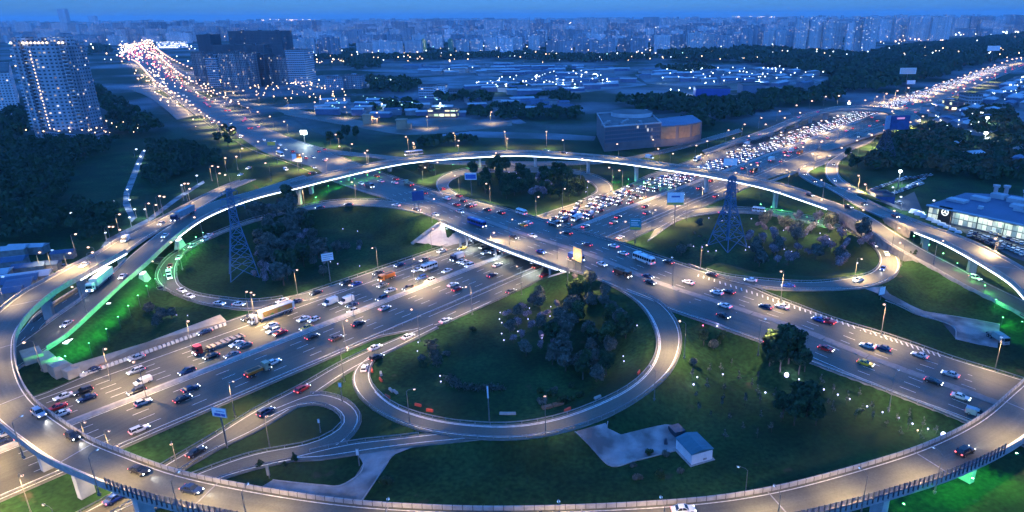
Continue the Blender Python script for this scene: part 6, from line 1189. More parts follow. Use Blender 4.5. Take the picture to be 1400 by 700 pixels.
for px, py in ((748,557), (763,553)): p = GT(px, py); m = MB(); m.frust(rect(0, 0, 3.0, 1.6, .4), rect(0, 0, 2.8, 1.3, .4), 0, .5); o = m.build('timber_pile', [surf('rusty_boards', (.22, .12, .07), (.14, .08, .05), 2, .9)], None, tuple(p)); tag(o, 'low brown board pile on the near round island', 'pile', 'piles of boards on the round island', px)
# dark curved hedge rings on the round island
for pl, lb in (([(589,468), (592,478), (596,490), (598,500)], 'short curved hedge row at the left of the round island'), ([(614,517), (625,527), (640,531), (665,531), (685,532)], 'longer curved hedge row at the lower left of the round island')):
    P = catmull([GT(*p) for p in pl], 1.0); n = len(P)*45; k = nr.randint(0, len(P), n); C = P[k] + nr.randn(n, 3)*[.8, .8, .35] + [0, 0, .5]; C[:, 2] = np.maximum(C[:, 2], P[k][:, 2]+.05); u = nr.randn(n, 3)*.14; v = nr.randn(n, 3)*.14
    me = np_mesh('hedge', np.stack([C-u-v, C+u-v, C+u+v, C-u+v], 1).reshape(-1, 3), np.arange(n*4).reshape(-1, 4), [M_LEAF[2]]); o = link('hedge', me); tag(o, lb, 'hedge', None, pl[1][0])
# ------------------------------------------------------------------ kiosk
M_ROOFB = surf('blue_green_roof', (.05, .15, .19), (.035, .11, .14), .8, .6, stretch=(1, .2, 1)); M_KWALL = surf('white_kiosk_wall', (.72, .72, .74), (.62, .62, .65), .6, .7)
c0, c1, c2, c3 = [np.array(G(*q, 3.2)) for q in ((923, 597), (953, 589), (976, 613), (946, 621))]; cc = (c0+c1+c2+c3)/4; kz = TZ(*cc); ax = c3-c0; a = math.atan2(ax[1], ax[0]); lx = np.linalg.norm(ax); ly = np.linalg.norm(c1-c0)
r = empty('kiosk', (cc[0], cc[1], kz), a); tag(r, 'small white kiosk with a blue green roof on the pale yard', 'building', None, 948)
m = MB(); m.box(0, 0, -.6, lx+.6, ly+.6, .75); m.build('plinth', [M_CONC], r); m = MB(); m.box(0, 0, .1, lx-.5, ly-.5, 3.0-kz*0); m.build('wall', [M_KWALL], r); m = MB()
m.face([(-lx/2, -ly/2, 3.1), (lx/2, -ly/2, 3.1), (lx/2, 0, 3.8), (-lx/2, 0, 3.8)]); m.face([(-lx/2, 0, 3.8), (lx/2, 0, 3.8), (lx/2, ly/2, 3.1), (-lx/2, ly/2, 3.1)]); m.face([(-lx/2, -ly/2, 3.0), (lx/2, -ly/2, 3.0), (lx/2, ly/2, 3.0), (-lx/2, ly/2, 3.0)])
for sx in (-1, 1): m.face([(sx*lx/2, -ly/2, 3.0), (sx*lx/2, ly/2, 3.0), (sx*lx/2, ly/2, 3.1), (sx*lx/2, 0, 3.8), (sx*lx/2, -ly/2, 3.1)])
for sy in (-1, 1): m.face([(-lx/2, sy*ly/2, 3.0), (lx/2, sy*ly/2, 3.0), (lx/2, sy*ly/2, 3.1), (-lx/2, sy*ly/2, 3.1)])
m.build('roof', [M_ROOFB], r); m = MB(); m.box(lx/2-.24, .8, .5, .06, 1.0, .5); m.build('vent', [M_GALV], r)
m = MB(); m.box(0, 0, 0, 3.4, 3.0, 1.5); p = GT(925, 592); o = m.build('storage_crate', [M_DARK], None, (p[0], p[1], p[2]), a); tag(o, 'dark low box between the yard and the kiosk', 'box', None, 925)
m = MB(); p = GT(910, 607); m.frust(rect(0, 0, .9, .9), rect(0, 0, .6, .6), 0, 1.6); o = m.build('utility_box', [M_DARK], None, tuple(p)); tag(o, 'small black utility box standing on the pale yard', 'box', None, 910)
# ------------------------------------------------------------------ buildings
def block(name, poly, z0, h, wall, roof, label, cat='building', parts=True, group=None, px=None, roofbits=1, parapet_=1.0):
    cx_ = sum(p[0] for p in poly)/len(poly); cy_ = sum(p[1] for p in poly)/len(poly); q = [(p[0]-cx_, p[1]-cy_) for p in poly]; r = empty(name, (cx_, cy_, z0)); m = MB(); u = 0
    for i in range(len(q)): a, b = q[i], q[(i+1) % len(q)]; m.wallq(a, b, -.5, h, 0, u, 0); u += math.ceil(math.hypot(b[0]-a[0], b[1]-a[1]))
    m.build('wall', [wall], r); m = MB(); m.face([(*p, h-.6) for p in q]); 
    for i in range(len(q)):
        a, b = np.array(q[i]), np.array(q[(i+1) % len(q)]); d = b-a; L = np.linalg.norm(d); m.box(*((a+b)/2), h-.05, L+.4, .5, parapet_, math.atan2(d[1], d[0]))
    ro = m.build('roof', [roof], r)
    if roofbits:
        m = MB(); dx = max(p[0] for p in q)-min(p[0] for p in q); dy = max(p[1] for p in q)-min(p[1] for p in q); e1 = np.array(q[1])-np.array(q[0]); an = math.atan2(e1[1], e1[0]); L1_ = np.linalg.norm(e1)
        for k in range(roofbits): f = (k+.5)/roofbits-.5; m.box(e1[0]*f, e1[1]*f, h-.6, min(6, L1_*.3), min(5, dy*.3+1), 3.2, an)
        m.build('roof_hut', [wall], ro)
    tag(r, label, cat, group, px if px is not None else PJ(cx_, cy_, 0)[0]); return r
M_RF = surf('flat_roof', (.12, .125, .13), (.07, .075, .08), .05, .9); M_RFB = surf('blue_metal_roof', (.045, .09, .18), (.03, .065, .14), .1, .6); M_RFL = surf('pale_metal_roof', (.42, .46, .50), (.28, .32, .36), .1, .6)
F_TOW = facade('tower_facade', (.30, .33, .37), 3.0, 3.4, .12, .5, .42, power=.7, strips=.7); F_PAN = facade('panel_block_facade', (.46, .50, .55), 2.8, 3.2, .07, .5, .45, power=1.5, strips=.35); F_PAN2 = facade('grey_panel_facade', (.24, .28, .34), 2.8, 3.2, .06, .5, .45, power=1.5, strips=.5)
F_DRK = facade('unfinished_tower_facade', (.055, .055, .065), 3.3, 3.0, .015, .6, .6, power=.5, strips=.5); F_STR = facade('striped_office_facade', (.20, .19, .20), 3.3, 2.6, .07, .5, .7, power=.5, strips=.9); F_OFF = facade('office_facade', (.30, .34, .40), 3.3, 3.2, .04, .8, .45, power=.8)
def quad(pts, z=0): return [tuple(G(*p, z)) for p in pts]
def boxat(cx_, cy_, lx_, ly_, a): return rect(cx_, cy_, lx_, ly_, a)
# tall residential tower with stepped bays at the left
p0, p1, p2 = np.array(G(46, 187)), np.array(G(119, 187)), np.array(G(148, 170)); d = (p1-p0)/np.linalg.norm(p1-p0); nn = np.array([-d[1], d[0]]); Lf = np.linalg.norm(p1-p0); c = (p0+p1)/2 + nn*14; an = math.atan2(d[1], d[0])
r = empty('apartment_tower', (c[0], c[1], 0), an); tag(r, 'tallest pale apartment tower with bay columns and warm lit balconies at the left', 'apartment tower', None, 70)
HT = 82; nb = 9
for k in range(nb):
    x = -Lf/2 + Lf*(k+.5)/nb; dep = 22 + (5 if k % 2 else 0); m = MB(); m.prism(rect(x, -3 + (0 if k % 2 else 2.2), Lf/nb-.3, dep), -.5, HT - (0 if k in (1, 2, 4, 6, 7) else 4), 0, 1); m.build('bay', [F_TOW, M_RF], r)
M_WBAL = glow('warm_lit_balcony', (1, .58, .25), 3.5)
fl = MB(); fw = MB()
for kb in (0, 2, 4, 6, 8):
    x = -Lf/2 + Lf*(kb+.5)/nb
    for z in np.arange(6, HT-6, 3.0): fl.box(x, -14.2, z, Lf/nb*.8, 1.6, 1.0)
fl.build('balcony_rows', [surf('balcony_slab', (.42, .45, .50), (.35, .38, .42), .5, .8)], r); x = -Lf/2+Lf*3.5/nb
for z in np.arange(8, HT-6, 3.0): fw.ball((x, -16.2, z), .75, 0, 6, 4)
fw.build('stair_light', [M_WBAL], r)
m = MB(); [m.box(-Lf/2+Lf*(k+.5)/nb, -6, HT-3.9 + (4 if k in (1, 2, 4, 6, 7) else 0), Lf/nb*.7, 7, 3.4) for k in range(nb)]; m.build('crown_hut', [F_TOW], r); m = MB()
for k in range(14): m.ball((-Lf/2+Lf*(k+.5)/14, -13 , HT-1), .9, 0, 6, 4)
m.build('cornice_light', [glow('pale_warm_cornice_light', (1, .75, .45), 5)], r)
for k in (-1.0, 1.0): m = MB(); n_ = 9; m.prism([(k*Lf*.32 + 9*math.cos(t), -4+0*t + 9*math.sin(t)) for t in np.linspace(0, 2*math.pi, n_*2, endpoint=False)], HT-4, HT+3.5, 0, 1); m.build('roof_drum', [F_TOW, M_RF], r)
q1 = p1 + (p2-p1)*.5; d2 = (p2-p1)/np.linalg.norm(p2-p1); L2_ = np.linalg.norm(p2-p1); a2 = math.atan2(d2[1], d2[0])
r = empty('apartment_tower', (q1[0]-d2[1]*12+6*d2[0], q1[1]+d2[0]*12, 0), a2); tag(r, 'right wing of the tall tower with a pink lit edge', 'apartment tower', None, 130)
for k in range(5): m = MB(); m.prism(rect(-L2_/2+L2_*(k+.5)/5, (2 if k % 2 else 0), L2_/5-.4, 20), -.5, HT-2-(k % 2)*4, 0, 1); m.build('bay', [F_TOW, M_RF], r)
m = MB(); [m.ball((L2_*.2, -11.4, z), .5, 0, 6, 4) for z in np.arange(3, 40, 2.4)]; m.build('stair_light', [glow('pink_stair_light', (1, .45, .3), 1.2)], r)
block('shopping_podium', quad([(64, 190), (118, 196), (150, 184), (145, 174), (100, 180), (60, 182)], 0), 0, 7, F_OFF, M_RF, 'low curved podium at the foot of the tall apartment tower', 'building', px=110, roofbits=0)
block('apartment_block', quad([(-30, 160), (28, 158), (26, 132), (-30, 134)], 0)[::1], 0, 46, F_PAN, M_RF, 'lower apartment block with many lit windows behind the left tower', 'apartment block', px=10)
# cluster of dark towers beyond the frontage road
def tower(x0, x1, yb, ytop, depth, fac, label, rot=0.0, cat='office tower', bits=1):
    a, b = np.array(G(x0, yb)), np.array(G(x1, yb)); L = np.linalg.norm(b-a); xm = (x0+x1)/2; g = (a+b)/2; h = 5.0
    for _ in range(60):
        if PJ(g[0], g[1], h)[1] < ytop: break
        h += 1.5
    d = (b-a)/L; c = g + np.array([-d[1], d[0]])*depth/2; return block('office_tower' if 'tower' in cat and 'apart' not in cat else 'apartment_block', rect(c[0], c[1], L, depth, math.atan2(d[1], d[0])+rot), 0, h, fac, M_RF, label, cat, px=xm, roofbits=bits)
tower(268, 284, 116, 74, 30, F_STR, 'slim lit tower at the left of the dark tower cluster'); tower(287, 303, 120, 78, 30, F_OFF, 'slim bluish tower with a row of red lights in the tower cluster'); tower(305, 342, 122, 73, 34, F_STR, 'pale striped tower with warm windows in front of the dark cluster'); tower(343, 366, 118, 76, 32, F_DRK, 'dark gridded tower beside the striped tower')
tower(366, 396, 117, 79, 32, F_STR, 'grey ribbed tower in the middle of the cluster'); tower(396, 421, 117, 70, 34, F_OFF, 'banded grey tower at the right end of the cluster'); tower(276, 294, 92, 48, 40, F_DRK, 'black unfinished tower at the back left of the cluster'); tower(319, 390, 90, 44, 50, F_DRK, 'widest black unfinished tower at the back of the cluster', bits=3); tower(293, 345, 92, 62, 40, F_DRK, 'low dark block between the unfinished towers')
tower(330, 366, 100, 62, 30, F_DRK, 'dark block behind the striped tower')
# business centre behind the ring
zb = 0.0; hB = 18.5; fl_ = quad([(826, 207), (903, 200), (961, 193)], 0)
A0, A1 = np.array(fl_[0]), np.array(fl_[1]); d = (A1-A0)/np.linalg.norm(A1-A0); nn = np.array([-d[1], d[0]]); Lb = np.linalg.norm(A1-A0); anb = math.atan2(d[1], d[0])
M_GLASSF = surf('reflective_glass_facade', (.10, .13, .18), (.05, .06, .09), .06, .18, .5, stretch=(1, 1, 3)); M_COP = surf('copper_screen', (.36, .21, .12), (.28, .16, .09), .4, .6); M_BCW = surf('violet_grey_stone', (.17, .13, .13), (.12, .095, .10), .15, .7)
r = empty('business_centre', (A0[0], A0[1], 0), anb); [add_light('SPOT', 'added_facade_spot', (x, -16, 1.0), 1900, WARM, r, .4, math.radians(110), (math.radians(125), 0, 0)) for x in (Lb+6, Lb+20, Lb+34)]; tag(r, 'glass fronted business centre with copper screens behind the top flyover', 'office building', None, 880); D = 80.0; _ca, _sa = math.cos(-anb), math.sin(-anb); bv = np.array([-3*_ca-78*_sa, -3*_sa+78*_ca])  # spots without fixtures, added to warm the copper wing
m = MB(); m.prism([(0, 0), (Lb, 0), (Lb+bv[0], bv[1]), tuple(bv)], -.5, hB, 0, 1); m.build('wall', [M_BCW, M_RF], r); g = MB(); g.face([(.6, -.12, 6), (Lb-.6, -.12, 6), (Lb-.6, -.12, hB-.5), (.6, -.12, hB-.5)], 0, [(0, 6), (Lb, 6), (Lb, hB), (0, hB)]); f = g.build('glass_front', [facade('curtain_wall', (.13, .14, .17), 3.2, 1.9, .035, .9, .82, (.05, .07, .10), power=.5, litc=(1, .8, .55))], r)
m = MB(); [m.box(Lb/2, -.2, z, Lb, .3, .35) for z in np.arange(2.5, hB, 3.2)]; m.build('facade_band', [M_BCW], r)
for z0, z1, y0 in ((hB, hB+1.2, 0),): sb_ = math.atan2(bv[1], bv[0]); lb_ = np.hypot(*bv); m = MB(); [m.box(*v) for v in ((Lb/2, .3, z0, Lb, .5, 1.1), (Lb/2+bv[0], bv[1]-.3, z0, Lb, .5, 1.1), (bv[0]/2+.3, bv[1]/2, z0, lb_-1, .5, 1.1, sb_), (Lb+bv[0]/2-.3, bv[1]/2, z0, lb_-1, .5, 1.1, sb_))]; m.build('roof_parapet', [M_RFL], r)
m = MB(); m.prism([(Lb*.62+bv[0]*.7+18*math.cos(t), bv[1]*.7+18*math.sin(t)) for t in np.linspace(0, 2*math.pi, 28, endpoint=False)], hB, hB+3.2, 0, 1); m.build('roof_drum', [M_RFL, M_RF], r); m = MB(); [m.box(4+k*5.5, 10+(k % 3)*6, hB, 3, 2.5, 1.6) for k in range(7)]; m.build('roof_unit', [M_GALV], r)
B0 = np.array([Lb, 0]); w2 = np.array(fl_[2])-A1; lw = np.linalg.norm(w2); a3 = math.atan2(w2[1], w2[0])-anb; ws = r; pts = []
e2 = np.array([math.cos(a3), math.sin(a3)]); n2 = np.array([-e2[1], e2[0]]); ns = 15
arc = [B0 + e2*lw*f - n2*7.0*math.sin(math.pi*(.12+.88*f)) + n2*7.0*math.sin(math.pi*.12) for f in np.linspace(0, 1, ns+1)]
m = MB(); m.prism([tuple(p) for p in arc] + [tuple(arc[-1]+bv*.5), tuple(B0+bv*.5)], -.5, hB-2.2, 0, 1); m.build('east_wing', [M_BCW, M_RFB], r)
for k in range(3):
    m = MB()
    for i in range(k*5, k*5+4):
        a_, b_ = arc[i]-n2*.35, arc[i+1]-n2*.35; m.wallq(a_, b_, 6, hB-3.0, 0)
        for f in (.0, .33, .66): c_ = a_+(b_-a_)*f; m.box(c_[0]-n2[0]*.1, c_[1]-n2[1]*.1, 6, .16, .3, hB-9.2)
    m.build('copper_screen', [M_COP], r)
# dealership with a glazed showroom
e0, e1 = np.array(G(1266, 299, 0)), np.array(G(1430, 336, 0)); d = (e1-e0)/np.linalg.norm(e1-e0); Ld = np.linalg.norm(e1-e0); nn = np.array([-d[1], d[0]]); and_ = math.atan2(d[1], d[0])
M_SHOW = facade('lit_showroom_glass', (.10, .12, .12), 3.0, 2.2, .86, .9, .86, (.30, .36, .32), (.80, 1.0, .72), (1, .95, .75), .48, seed=3.0); r = empty('car_showroom', (e0[0], e0[1], 0), and_); tag(r, 'long car showroom with a glowing glass front and cluttered flat roof', 'showroom', None, 1340)
m = MB(); m.prism([(0, .3), (Ld, .3), (Ld, 55), (18, 55), (0, 40)], -.4, 7.6, 0, 1); m.build('wall', [M_CONCD, M_RFB], r); m = MB(); m.wallq((.5, 0), (Ld, 0), .3, 6.9, 0); m.build('glass_front', [M_SHOW], r); m = MB(); [m.box(x, -.1, 0, .35, .4, 7.2) for x in np.arange(.5, Ld, 12)]; m.build('mullion_row', [M_DARK], r)
m = MB(); m.box(Ld/2, -.5, 7.0, Ld+1, 1.6, .6); m.build('canopy', [M_RFL], r); m = MB(); m.box(9, -.35, .3, 6.4, .5, 8.2); sg = m.build('sign_panel', [surf('black_sign_panel', (.012, .012, .014), None, 1, .4)], r)
st_ = MB(); ec = (9.0, -.68, 5.6); R_ = 1.7
for k in range(28): t0, t1 = 2*math.pi*k/28, 2*math.pi*(k+1)/28; st_.face([(ec[0]+R_*math.cos(t0), ec[1], ec[2]+R_*math.sin(t0)), (ec[0]+R_*math.cos(t1), ec[1], ec[2]+R_*math.sin(t1)), (ec[0]+R_*.84*math.cos(t1), ec[1], ec[2]+R_*.84*math.sin(t1)), (ec[0]+R_*.84*math.cos(t0), ec[1], ec[2]+R_*.84*math.sin(t0))])
for k in range(3): t = math.pi/2+k*2*math.pi/3; w_ = .24; st_.face([(ec[0]+w_*math.sin(t), ec[1], ec[2]-w_*math.cos(t)), (ec[0]+R_*.9*math.cos(t), ec[1], ec[2]+R_*.9*math.sin(t)), (ec[0]-w_*math.sin(t), ec[1], ec[2]+w_*math.cos(t))])
st_.build('star_emblem', [glow('white_emblem', (.9, .95, 1), 2.2)], sg)
m = MB(); [m.box(x, y, 7.6, lx_, ly_, hh_) for x, y, lx_, ly_, hh_ in ((12, 30, 8, 5, 1.8), (16, 42, 7, 5, 2.4), (26, 40, 9, 6, 2.2), (30, 30, 6, 5, 1.5), (44, 22, 26, 1.2, 1.2), (60, 12, 30, 1.2, 1.0), (75, 30, 40, 1.5, 1.1), (50, 44, 50, 1.2, 1.2), (6, 18, 9, 6, 1.2), (20, 12, 2, 2, 1.5))]; m.build('roof_unit', [M_RFL], r)
for x, y in ((12, 47), (16, 50), (27, 46), (32, 49)): m = MB(); m.tube((x, y, 7.6), (x, y, 12.0), 1.1, 1.1, 8); m.tube((x, y, 12.0), (x, y, 13.2), 1.7, 1.9, 8); m.build('ventilation_stack', [surf('pinkish_duct_metal', (.42, .36, .38), (.34, .30, .32), 1, .5)], r)
for k in range(6): add_light('AREA', 'showroom_light', (8+Ld*k/6, -1.5, 6.6), 260, (.85, 1, .8), r, 1.0).data.size = 6
paved('yard', 'dark paved yard in front of the car showroom', [(1195, 276), (1250, 262), (1266, 300), (1330, 314), (1440, 342), (1440, 372), (1385, 352), (1310, 314), (1240, 288)], surf('yard_asphalt', (.06, .065, .07), (.045, .048, .052), .2, .8), lift=.02, kind='yard')
# parked cars of the dealer
for (x0, y0), (x1, y1), n in (((1325, 318), (1400, 345), 13), ((1335, 312), (1400, 335), 11), ((1345, 325), (1400, 350), 9), ((1322, 322), (1372, 342), 8), ((1368, 316), (1410, 324), 6), ((1190, 262), (1240, 244), 14), ((1215, 268), (1262, 252), 12), ((1232, 262), (1265, 244), 9), ((1225, 248), (1275, 240), 9), ((1207, 275), (1235, 280), 3)):
    for k in range(n):
        f = (k+.5)/n; p = GT(x0+(x1-x0)*f, y0+(y1-y0)*f); kd, cl = rnd.choice([s_, o_, h_]), rnd.choice(['white', 'silver', 'black', 'dark blue', 'grey', 'white'])
        a = and_ + math.pi/2 + .15; rr = car(p, p[2]+.12, (math.cos(a), math.sin(a)), kd, cl, ('parked before the glowing showroom' if x0 > 1300 else 'parked in the upper dealer yard'), None, False, 'cars parked at the dealer', 0, False, True)
for px, py in ((1234, 286), (1210, 277)): pass
# white covered cars / tents along the fence
for k in range(9):
    f = k/8; p = GT(1250+60*f, 291+27*f); m = MB(); m.frust(rect(0, 0, 5.2-2*f, 2.6-.8*f), rect(0, 0, 4.0-2*f, 1.4-.5*f), 0, 1.9-.8*f); o = m.build('covered_car', [surf('white_cover_sheet', (.62, .64, .70), (.5, .52, .58), .8, .8)], None, tuple(p), and_+.1*(k % 3)); tag(o, 'white sheeted car in the row beside the outer right hand road', 'covered car', 'sheeted cars by the dealer fence', PJ(*p)[0])
tower(1196, 1222, 281, 272, 12, M_BRDB, 'low blue workshop at the left of the dealer yard', cat='building', bits=0)
# blue roofed sheds at far left
for k, (x, y, lx_, ly_, a, h) in enumerate(((10, 395, 22, 12, .5, 4), (36, 388, 18, 9, .45, 4), (42, 372, 12, 7, .4, 3.5), (12, 366, 14, 9, .4, 4), (40, 345, 16, 6, .1, 3.5), (88, 352, 9, 5, .3, 3), (8, 410, 12, 8, .5, 4), (14, 350, 15, 8, .3, 4), (30, 398, 9, 16, .5, 4), (66, 368, 10, 5, .2, 3), (-15, 385, 16, 9, .4, 4))):
    g = G(x, y); r = empty('shed', (g[0], g[1], TZ(*g)), a); m = MB(); m.box(0, 0, -.3, lx_-.6, ly_-.6, h+.3); m.build('wall', [M_CONCD], r); m = MB(); m.frust(rect(0, 0, lx_, ly_), rect(0, 0, lx_-.4, ly_*.1), h, h+1.0); m.build('roof', [M_RFL if k % 3 == 1 else M_RFB], r); tag(r, 'low shed with a '+('pale' if k % 3 == 1 else 'blue')+' roof left of the ring flyover', 'shed', 'sheds left of the ring flyover', x)
for k, (x, y) in enumerate(((38, 375), (50, 372), (70, 378), (22, 380), (86, 366), (60, 385))): p = GT(x, y); car(p, p[2]+.05, (math.cos(k), math.sin(k)), s_, ['red', 'white', 'dark blue', 'silver', 'grey', 'black'][k], 'parked among the sheds at the far left', x, False, 'cars parked at the sheds', 0, False, True)
# pillars of the unfinished viaduct
for px, py in ((504, 170), (550, 177)): g = G(px, py); m = MB(); m.box(0, 0, -.5, 9, 7, 9.5); m.box(0, 0, 9, 10, 8, .8); m.box(6, 1, -.5, 5, 6, 6); o = m.build('concrete_tower', [surf('warm_concrete', (.36, .27, .18), (.28, .2, .14), .2, .9)], None, (g[0], g[1], 0)); tag(o, 'squat warm lit concrete tower on the frontage road', 'concrete tower', 'concrete towers on the frontage road', px)
# mid distance: white institute, lit mall, warehouses and sheds
tower(573, 604, 134, 119, 16, F_OFF, 'white four storey institute with a taller stair block', cat='office building', bits=0); tower(594, 609, 136, 119, 20, F_PAN, 'white stair block beside the institute', cat='office building', bits=0); tower(609, 635, 134, 125, 14, F_OFF, 'low white wing right of the institute', cat='office building', bits=0)
M_MALL = facade('lit_shop_front', (.35, .12, .11), 5, 6, .55, .8, .5, (.1, .06, .06), (1, .75, .4), (.7, 1, .6), 1.6); tower(585, 625, 161, 151, 14, M_MALL, 'long low shop with red fascia and lit windows', cat='shop', bits=0)
tower(446, 470, 122, 106, 18, F_PAN2, 'grey block with blue lights right of the tower cluster', cat='office building'); tower(472, 494, 121, 104, 18, F_PAN2, 'grey gridded block beside the blue lit one', cat='office building')
tower(951, 998, 133, 122, 26, surf('deep_blue_cladding', (.03, .06, .30), (.02, .05, .24), .1, .6), 'deep blue warehouse beyond the business centre', cat='warehouse', bits=0); tower(1015, 1046, 130, 117, 40, surf('slate_cladding', (.12, .16, .24), (.08, .12, .19), .1, .7), 'blue grey warehouse with a pale gable right of the deep blue one', cat='warehouse', bits=0)
tower(998, 1016, 138, 131, 14, surf('cream_cladding', (.5, .48, .44), None, .1, .7), 'small cream roofed hall between the warehouses and the road', cat='warehouse', bits=0)
tower(215, 242, 66, 58, 60, facade('lit_mall_front', (.5, .55, .6), 6, 7, .8, .9, .6, (.4, .45, .5), (.9, .95, 1), (1, 1, 1), 2.0), 'long low mall glowing white beyond the street', cat='shop', bits=0); tower(198, 228, 52, 33, 60, F_OFF, 'bluish office block with a bright sign on its roof edge', cat='office building')
tower(106, 137, 62, 48, 30, F_OFF, 'white roofed block behind the tall left tower', cat='office building', bits=0)
M_FLD = surf('pale_yard_ground', (.20, .23, .27), (.11, .13, .15), .03, .95, detail=8, c3=(.05, .07, .06), scale3=.012)
def flat(poly, label, k=0):
    m = MB(); m.face([(*G(*p), -.24 + .03*k) for p in poly]); struct(m.build('yard', [M_FLD]), label)
for k, (pl, lb) in enumerate((([(545,108), (640,102), (700,106), (735,116), (700,124), (600,120), (560,116)], 'bluish open field beyond the white institute'), ([(640,112), (745,98), (860,104), (885,116), (800,126), (700,130)], 'lamp lit market ground with pale roofs'), ([(868,102), (960,94), (1075,92), (1140,104), (1100,120), (980,124), (885,114)], 'depot ground left of the forest'),
    ([(545,164), (600,158), (700,156), (720,168), (640,176), (560,172)], 'rubble ground behind the top flyover'), ([(392,142), (470,138), (560,150), (540,160), (440,160), (380,152)], 'parking ground beside the frontage road'), ([(600,178), (760,182), (815,186), (812,192), (600,186)], 'pale track across the field behind the top flyover'), ([(480,88), (640,86), (700,94), (560,100), (480,96)], 'yards below the front slabs'),
    ([(1258,172), (1300,150), (1400,110), (1440,114), (1420,160), (1340,186)], 'market ground right of the far highway'), ([(1042,150), (1078,148), (1082,156), (1048,160), (1026,156)], 'pale pond bank left of the far flyover'))): flat(pl, lb, k % 4)
M_SHD = [surf('shed_cladding_%d' % i, c, None, .2, .7) for i, c in enumerate(((.20, .23, .27), (.30, .33, .38), (.14, .18, .24), (.10, .13, .24)))]
def shed(cx_, cy_, lx_, ly_, a, h, mi, label, grp):
    r = empty('warehouse', (cx_, cy_, -.3), a); m = MB(); m.box(0, 0, -.3, lx_, ly_, h+.3); m.build('wall', [M_SHD[mi]], r); m = MB(); m.frust(rect(0, 0, lx_+1, ly_+1), rect(0, 0, lx_+.4, ly_*.05), h, h+1.2+ly_*.03); m.build('roof', [[M_RFL, M_RF, M_RFB, M_RFL][mi]], r); tag(r, label, 'warehouse', grp)
for poly, n, mind, lb in (([(640, 120), (760, 108), (860, 112), (800, 124), (700, 130)], 46, 22, 'low warehouse in the lamp lit market behind the business centre'), ([(560, 92), (700, 90), (860, 94), (820, 104), (600, 104)], 44, 32, 'low warehouse in the dark yards below the apartment rows'), ([(870, 98), (1010, 94), (1130, 104), (1100, 118), (960, 116), (880, 108)], 60, 26, 'low warehouse in the depot left of the forest'), ([(430, 140), (560, 138), (640, 160), (520, 164), (420, 158)], 26, 16, 'low shed roof beside the frontage road parking'), ([(1260, 150), (1330, 138), (1400, 108), (1440, 110), (1400, 150), (1310, 180)], 62, 17, 'low shed in the market right of the far highway'), ([(640, 140), (760, 136), (800, 148), (660, 160)], 22, 16, 'small hut among the trees behind the top flyover'), ([(1300, 196), (1400, 200), (1400, 232), (1320, 226)], 6, 26, 'shed in the wood behind the car showroom')):
    for q in scatter(poly, n, mind): dist = math.hypot(*q); s_f = dist/700; shed(q[0], q[1], rnd.uniform(16, 42)*max(.6, s_f*.6), rnd.uniform(9, 18)*max(.6, s_f*.6), rnd.uniform(-.15, .35) if q[0] < 300 else .85, rnd.uniform(3.5, 7), rnd.randrange(4), lb, 'warehouses and sheds in the middle distance')
for (x0, y0, x1, y1) in ((1300, 140, 1317, 152), (1322, 132, 1340, 150)): tower(x0, x1, y1, y0, 22, F_OFF if x0 > 1310 else M_MALL, 'office block with a white wall beside the far highway' if x0 > 1310 else 'warm lit shop block beside the far highway', cat='office building', bits=0)
# ------------------------------------------------------------------ apartment districts
M_ST = 'apartment blocks of the far districts'
def slab(cx_, cy_, L, D_, h, a, fac, label):
    r = link('apartment_block', None, None, (cx_, cy_, -.3), a); m = MB(); q = rect(0, 0, L, D_)
    m.prism(q, -.3, h, 0, 1)
    m.build('wall', [fac, M_RF], r); m = MB()
    for k in range(max(1, int(L/30))): m.box(-L/2+L*(k+.5)/max(1, int(L/30)), 0, h, 7, 6, 3.5)
    m.build('roof_hut', [fac], r); tag(r, label, 'apartment block', M_ST, PJ(cx_, cy_, 0)[0])
cnt = 0
def rowpx(x0, x1, yb, n, h, L, label, fac=None, jig=60):
    for k in range(n):
        px = x0+(x1-x0)*(k+.5)/n; g = G(px, yb); slab(g[0]+rnd.uniform(-8, 8), g[1]+rnd.uniform(-jig, jig)*.4, L, 14, h*rnd.uniform(.9, 1.1), rnd.choice([0, 0, .1, -.1]), fac or rnd.choice([F_PAN, F_PAN2]), label)
rowpx(393, 464, 79, 5, 52, 34, 'tower block in the pale row behind the dark tower cluster'); rowpx(491, 576, 77, 4, 40, 46, 'white slab in the front row left of the yellow block', F_PAN); rowpx(628, 700, 75, 4, 44, 36, 'white slab in the front row centre of the skyline', F_PAN)
rowpx(700, 745, 73, 2, 48, 30, 'white slab at the left of the middle front row', F_PAN); rowpx(745, 882, 77, 7, 44, 36, 'slab in the long front row behind the market', F_PAN2); rowpx(895, 1000, 72, 5, 52, 44, 'slab in the front row left of the forest edge')
rowpx(1010, 1090, 68, 5, 60, 34, 'tower block in the row at the left of the forest edge'); rowpx(1092, 1198, 74, 9, 88, 30, 'tallest tower block in the bright row beside the forest', F_PAN); rowpx(1205, 1300, 56, 6, 92, 50, 'tower block in the row behind the forest at the right', F_PAN)
g = G(580, 73); slab(g[0], g[1], 14, 14, 38, 0, facade('yellow_green_facade', (.40, .42, .12), 2.8, 3.2, .08, .5, .5), 'narrow yellow green block beside the white front row'); g = G(617, 72); slab(g[0], g[1], 14, 14, 38, 0, facade('green_facade', (.12, .25, .14), 2.8, 3.2, .08, .5, .5), 'narrow greenish block left of the central front row')
for y, n, h, lb in ((66, 26, 42, 'apartment block in the second row of the district'), (61, 30, 48, 'apartment block in the third row of the district'), (56.5, 34, 50, 'apartment block in the fourth row of the district'), (52.5, 38, 55, 'apartment block in the fifth row of the district')):
    rowpx(400, 1100, y, n, h, 44, lb, None, 220)
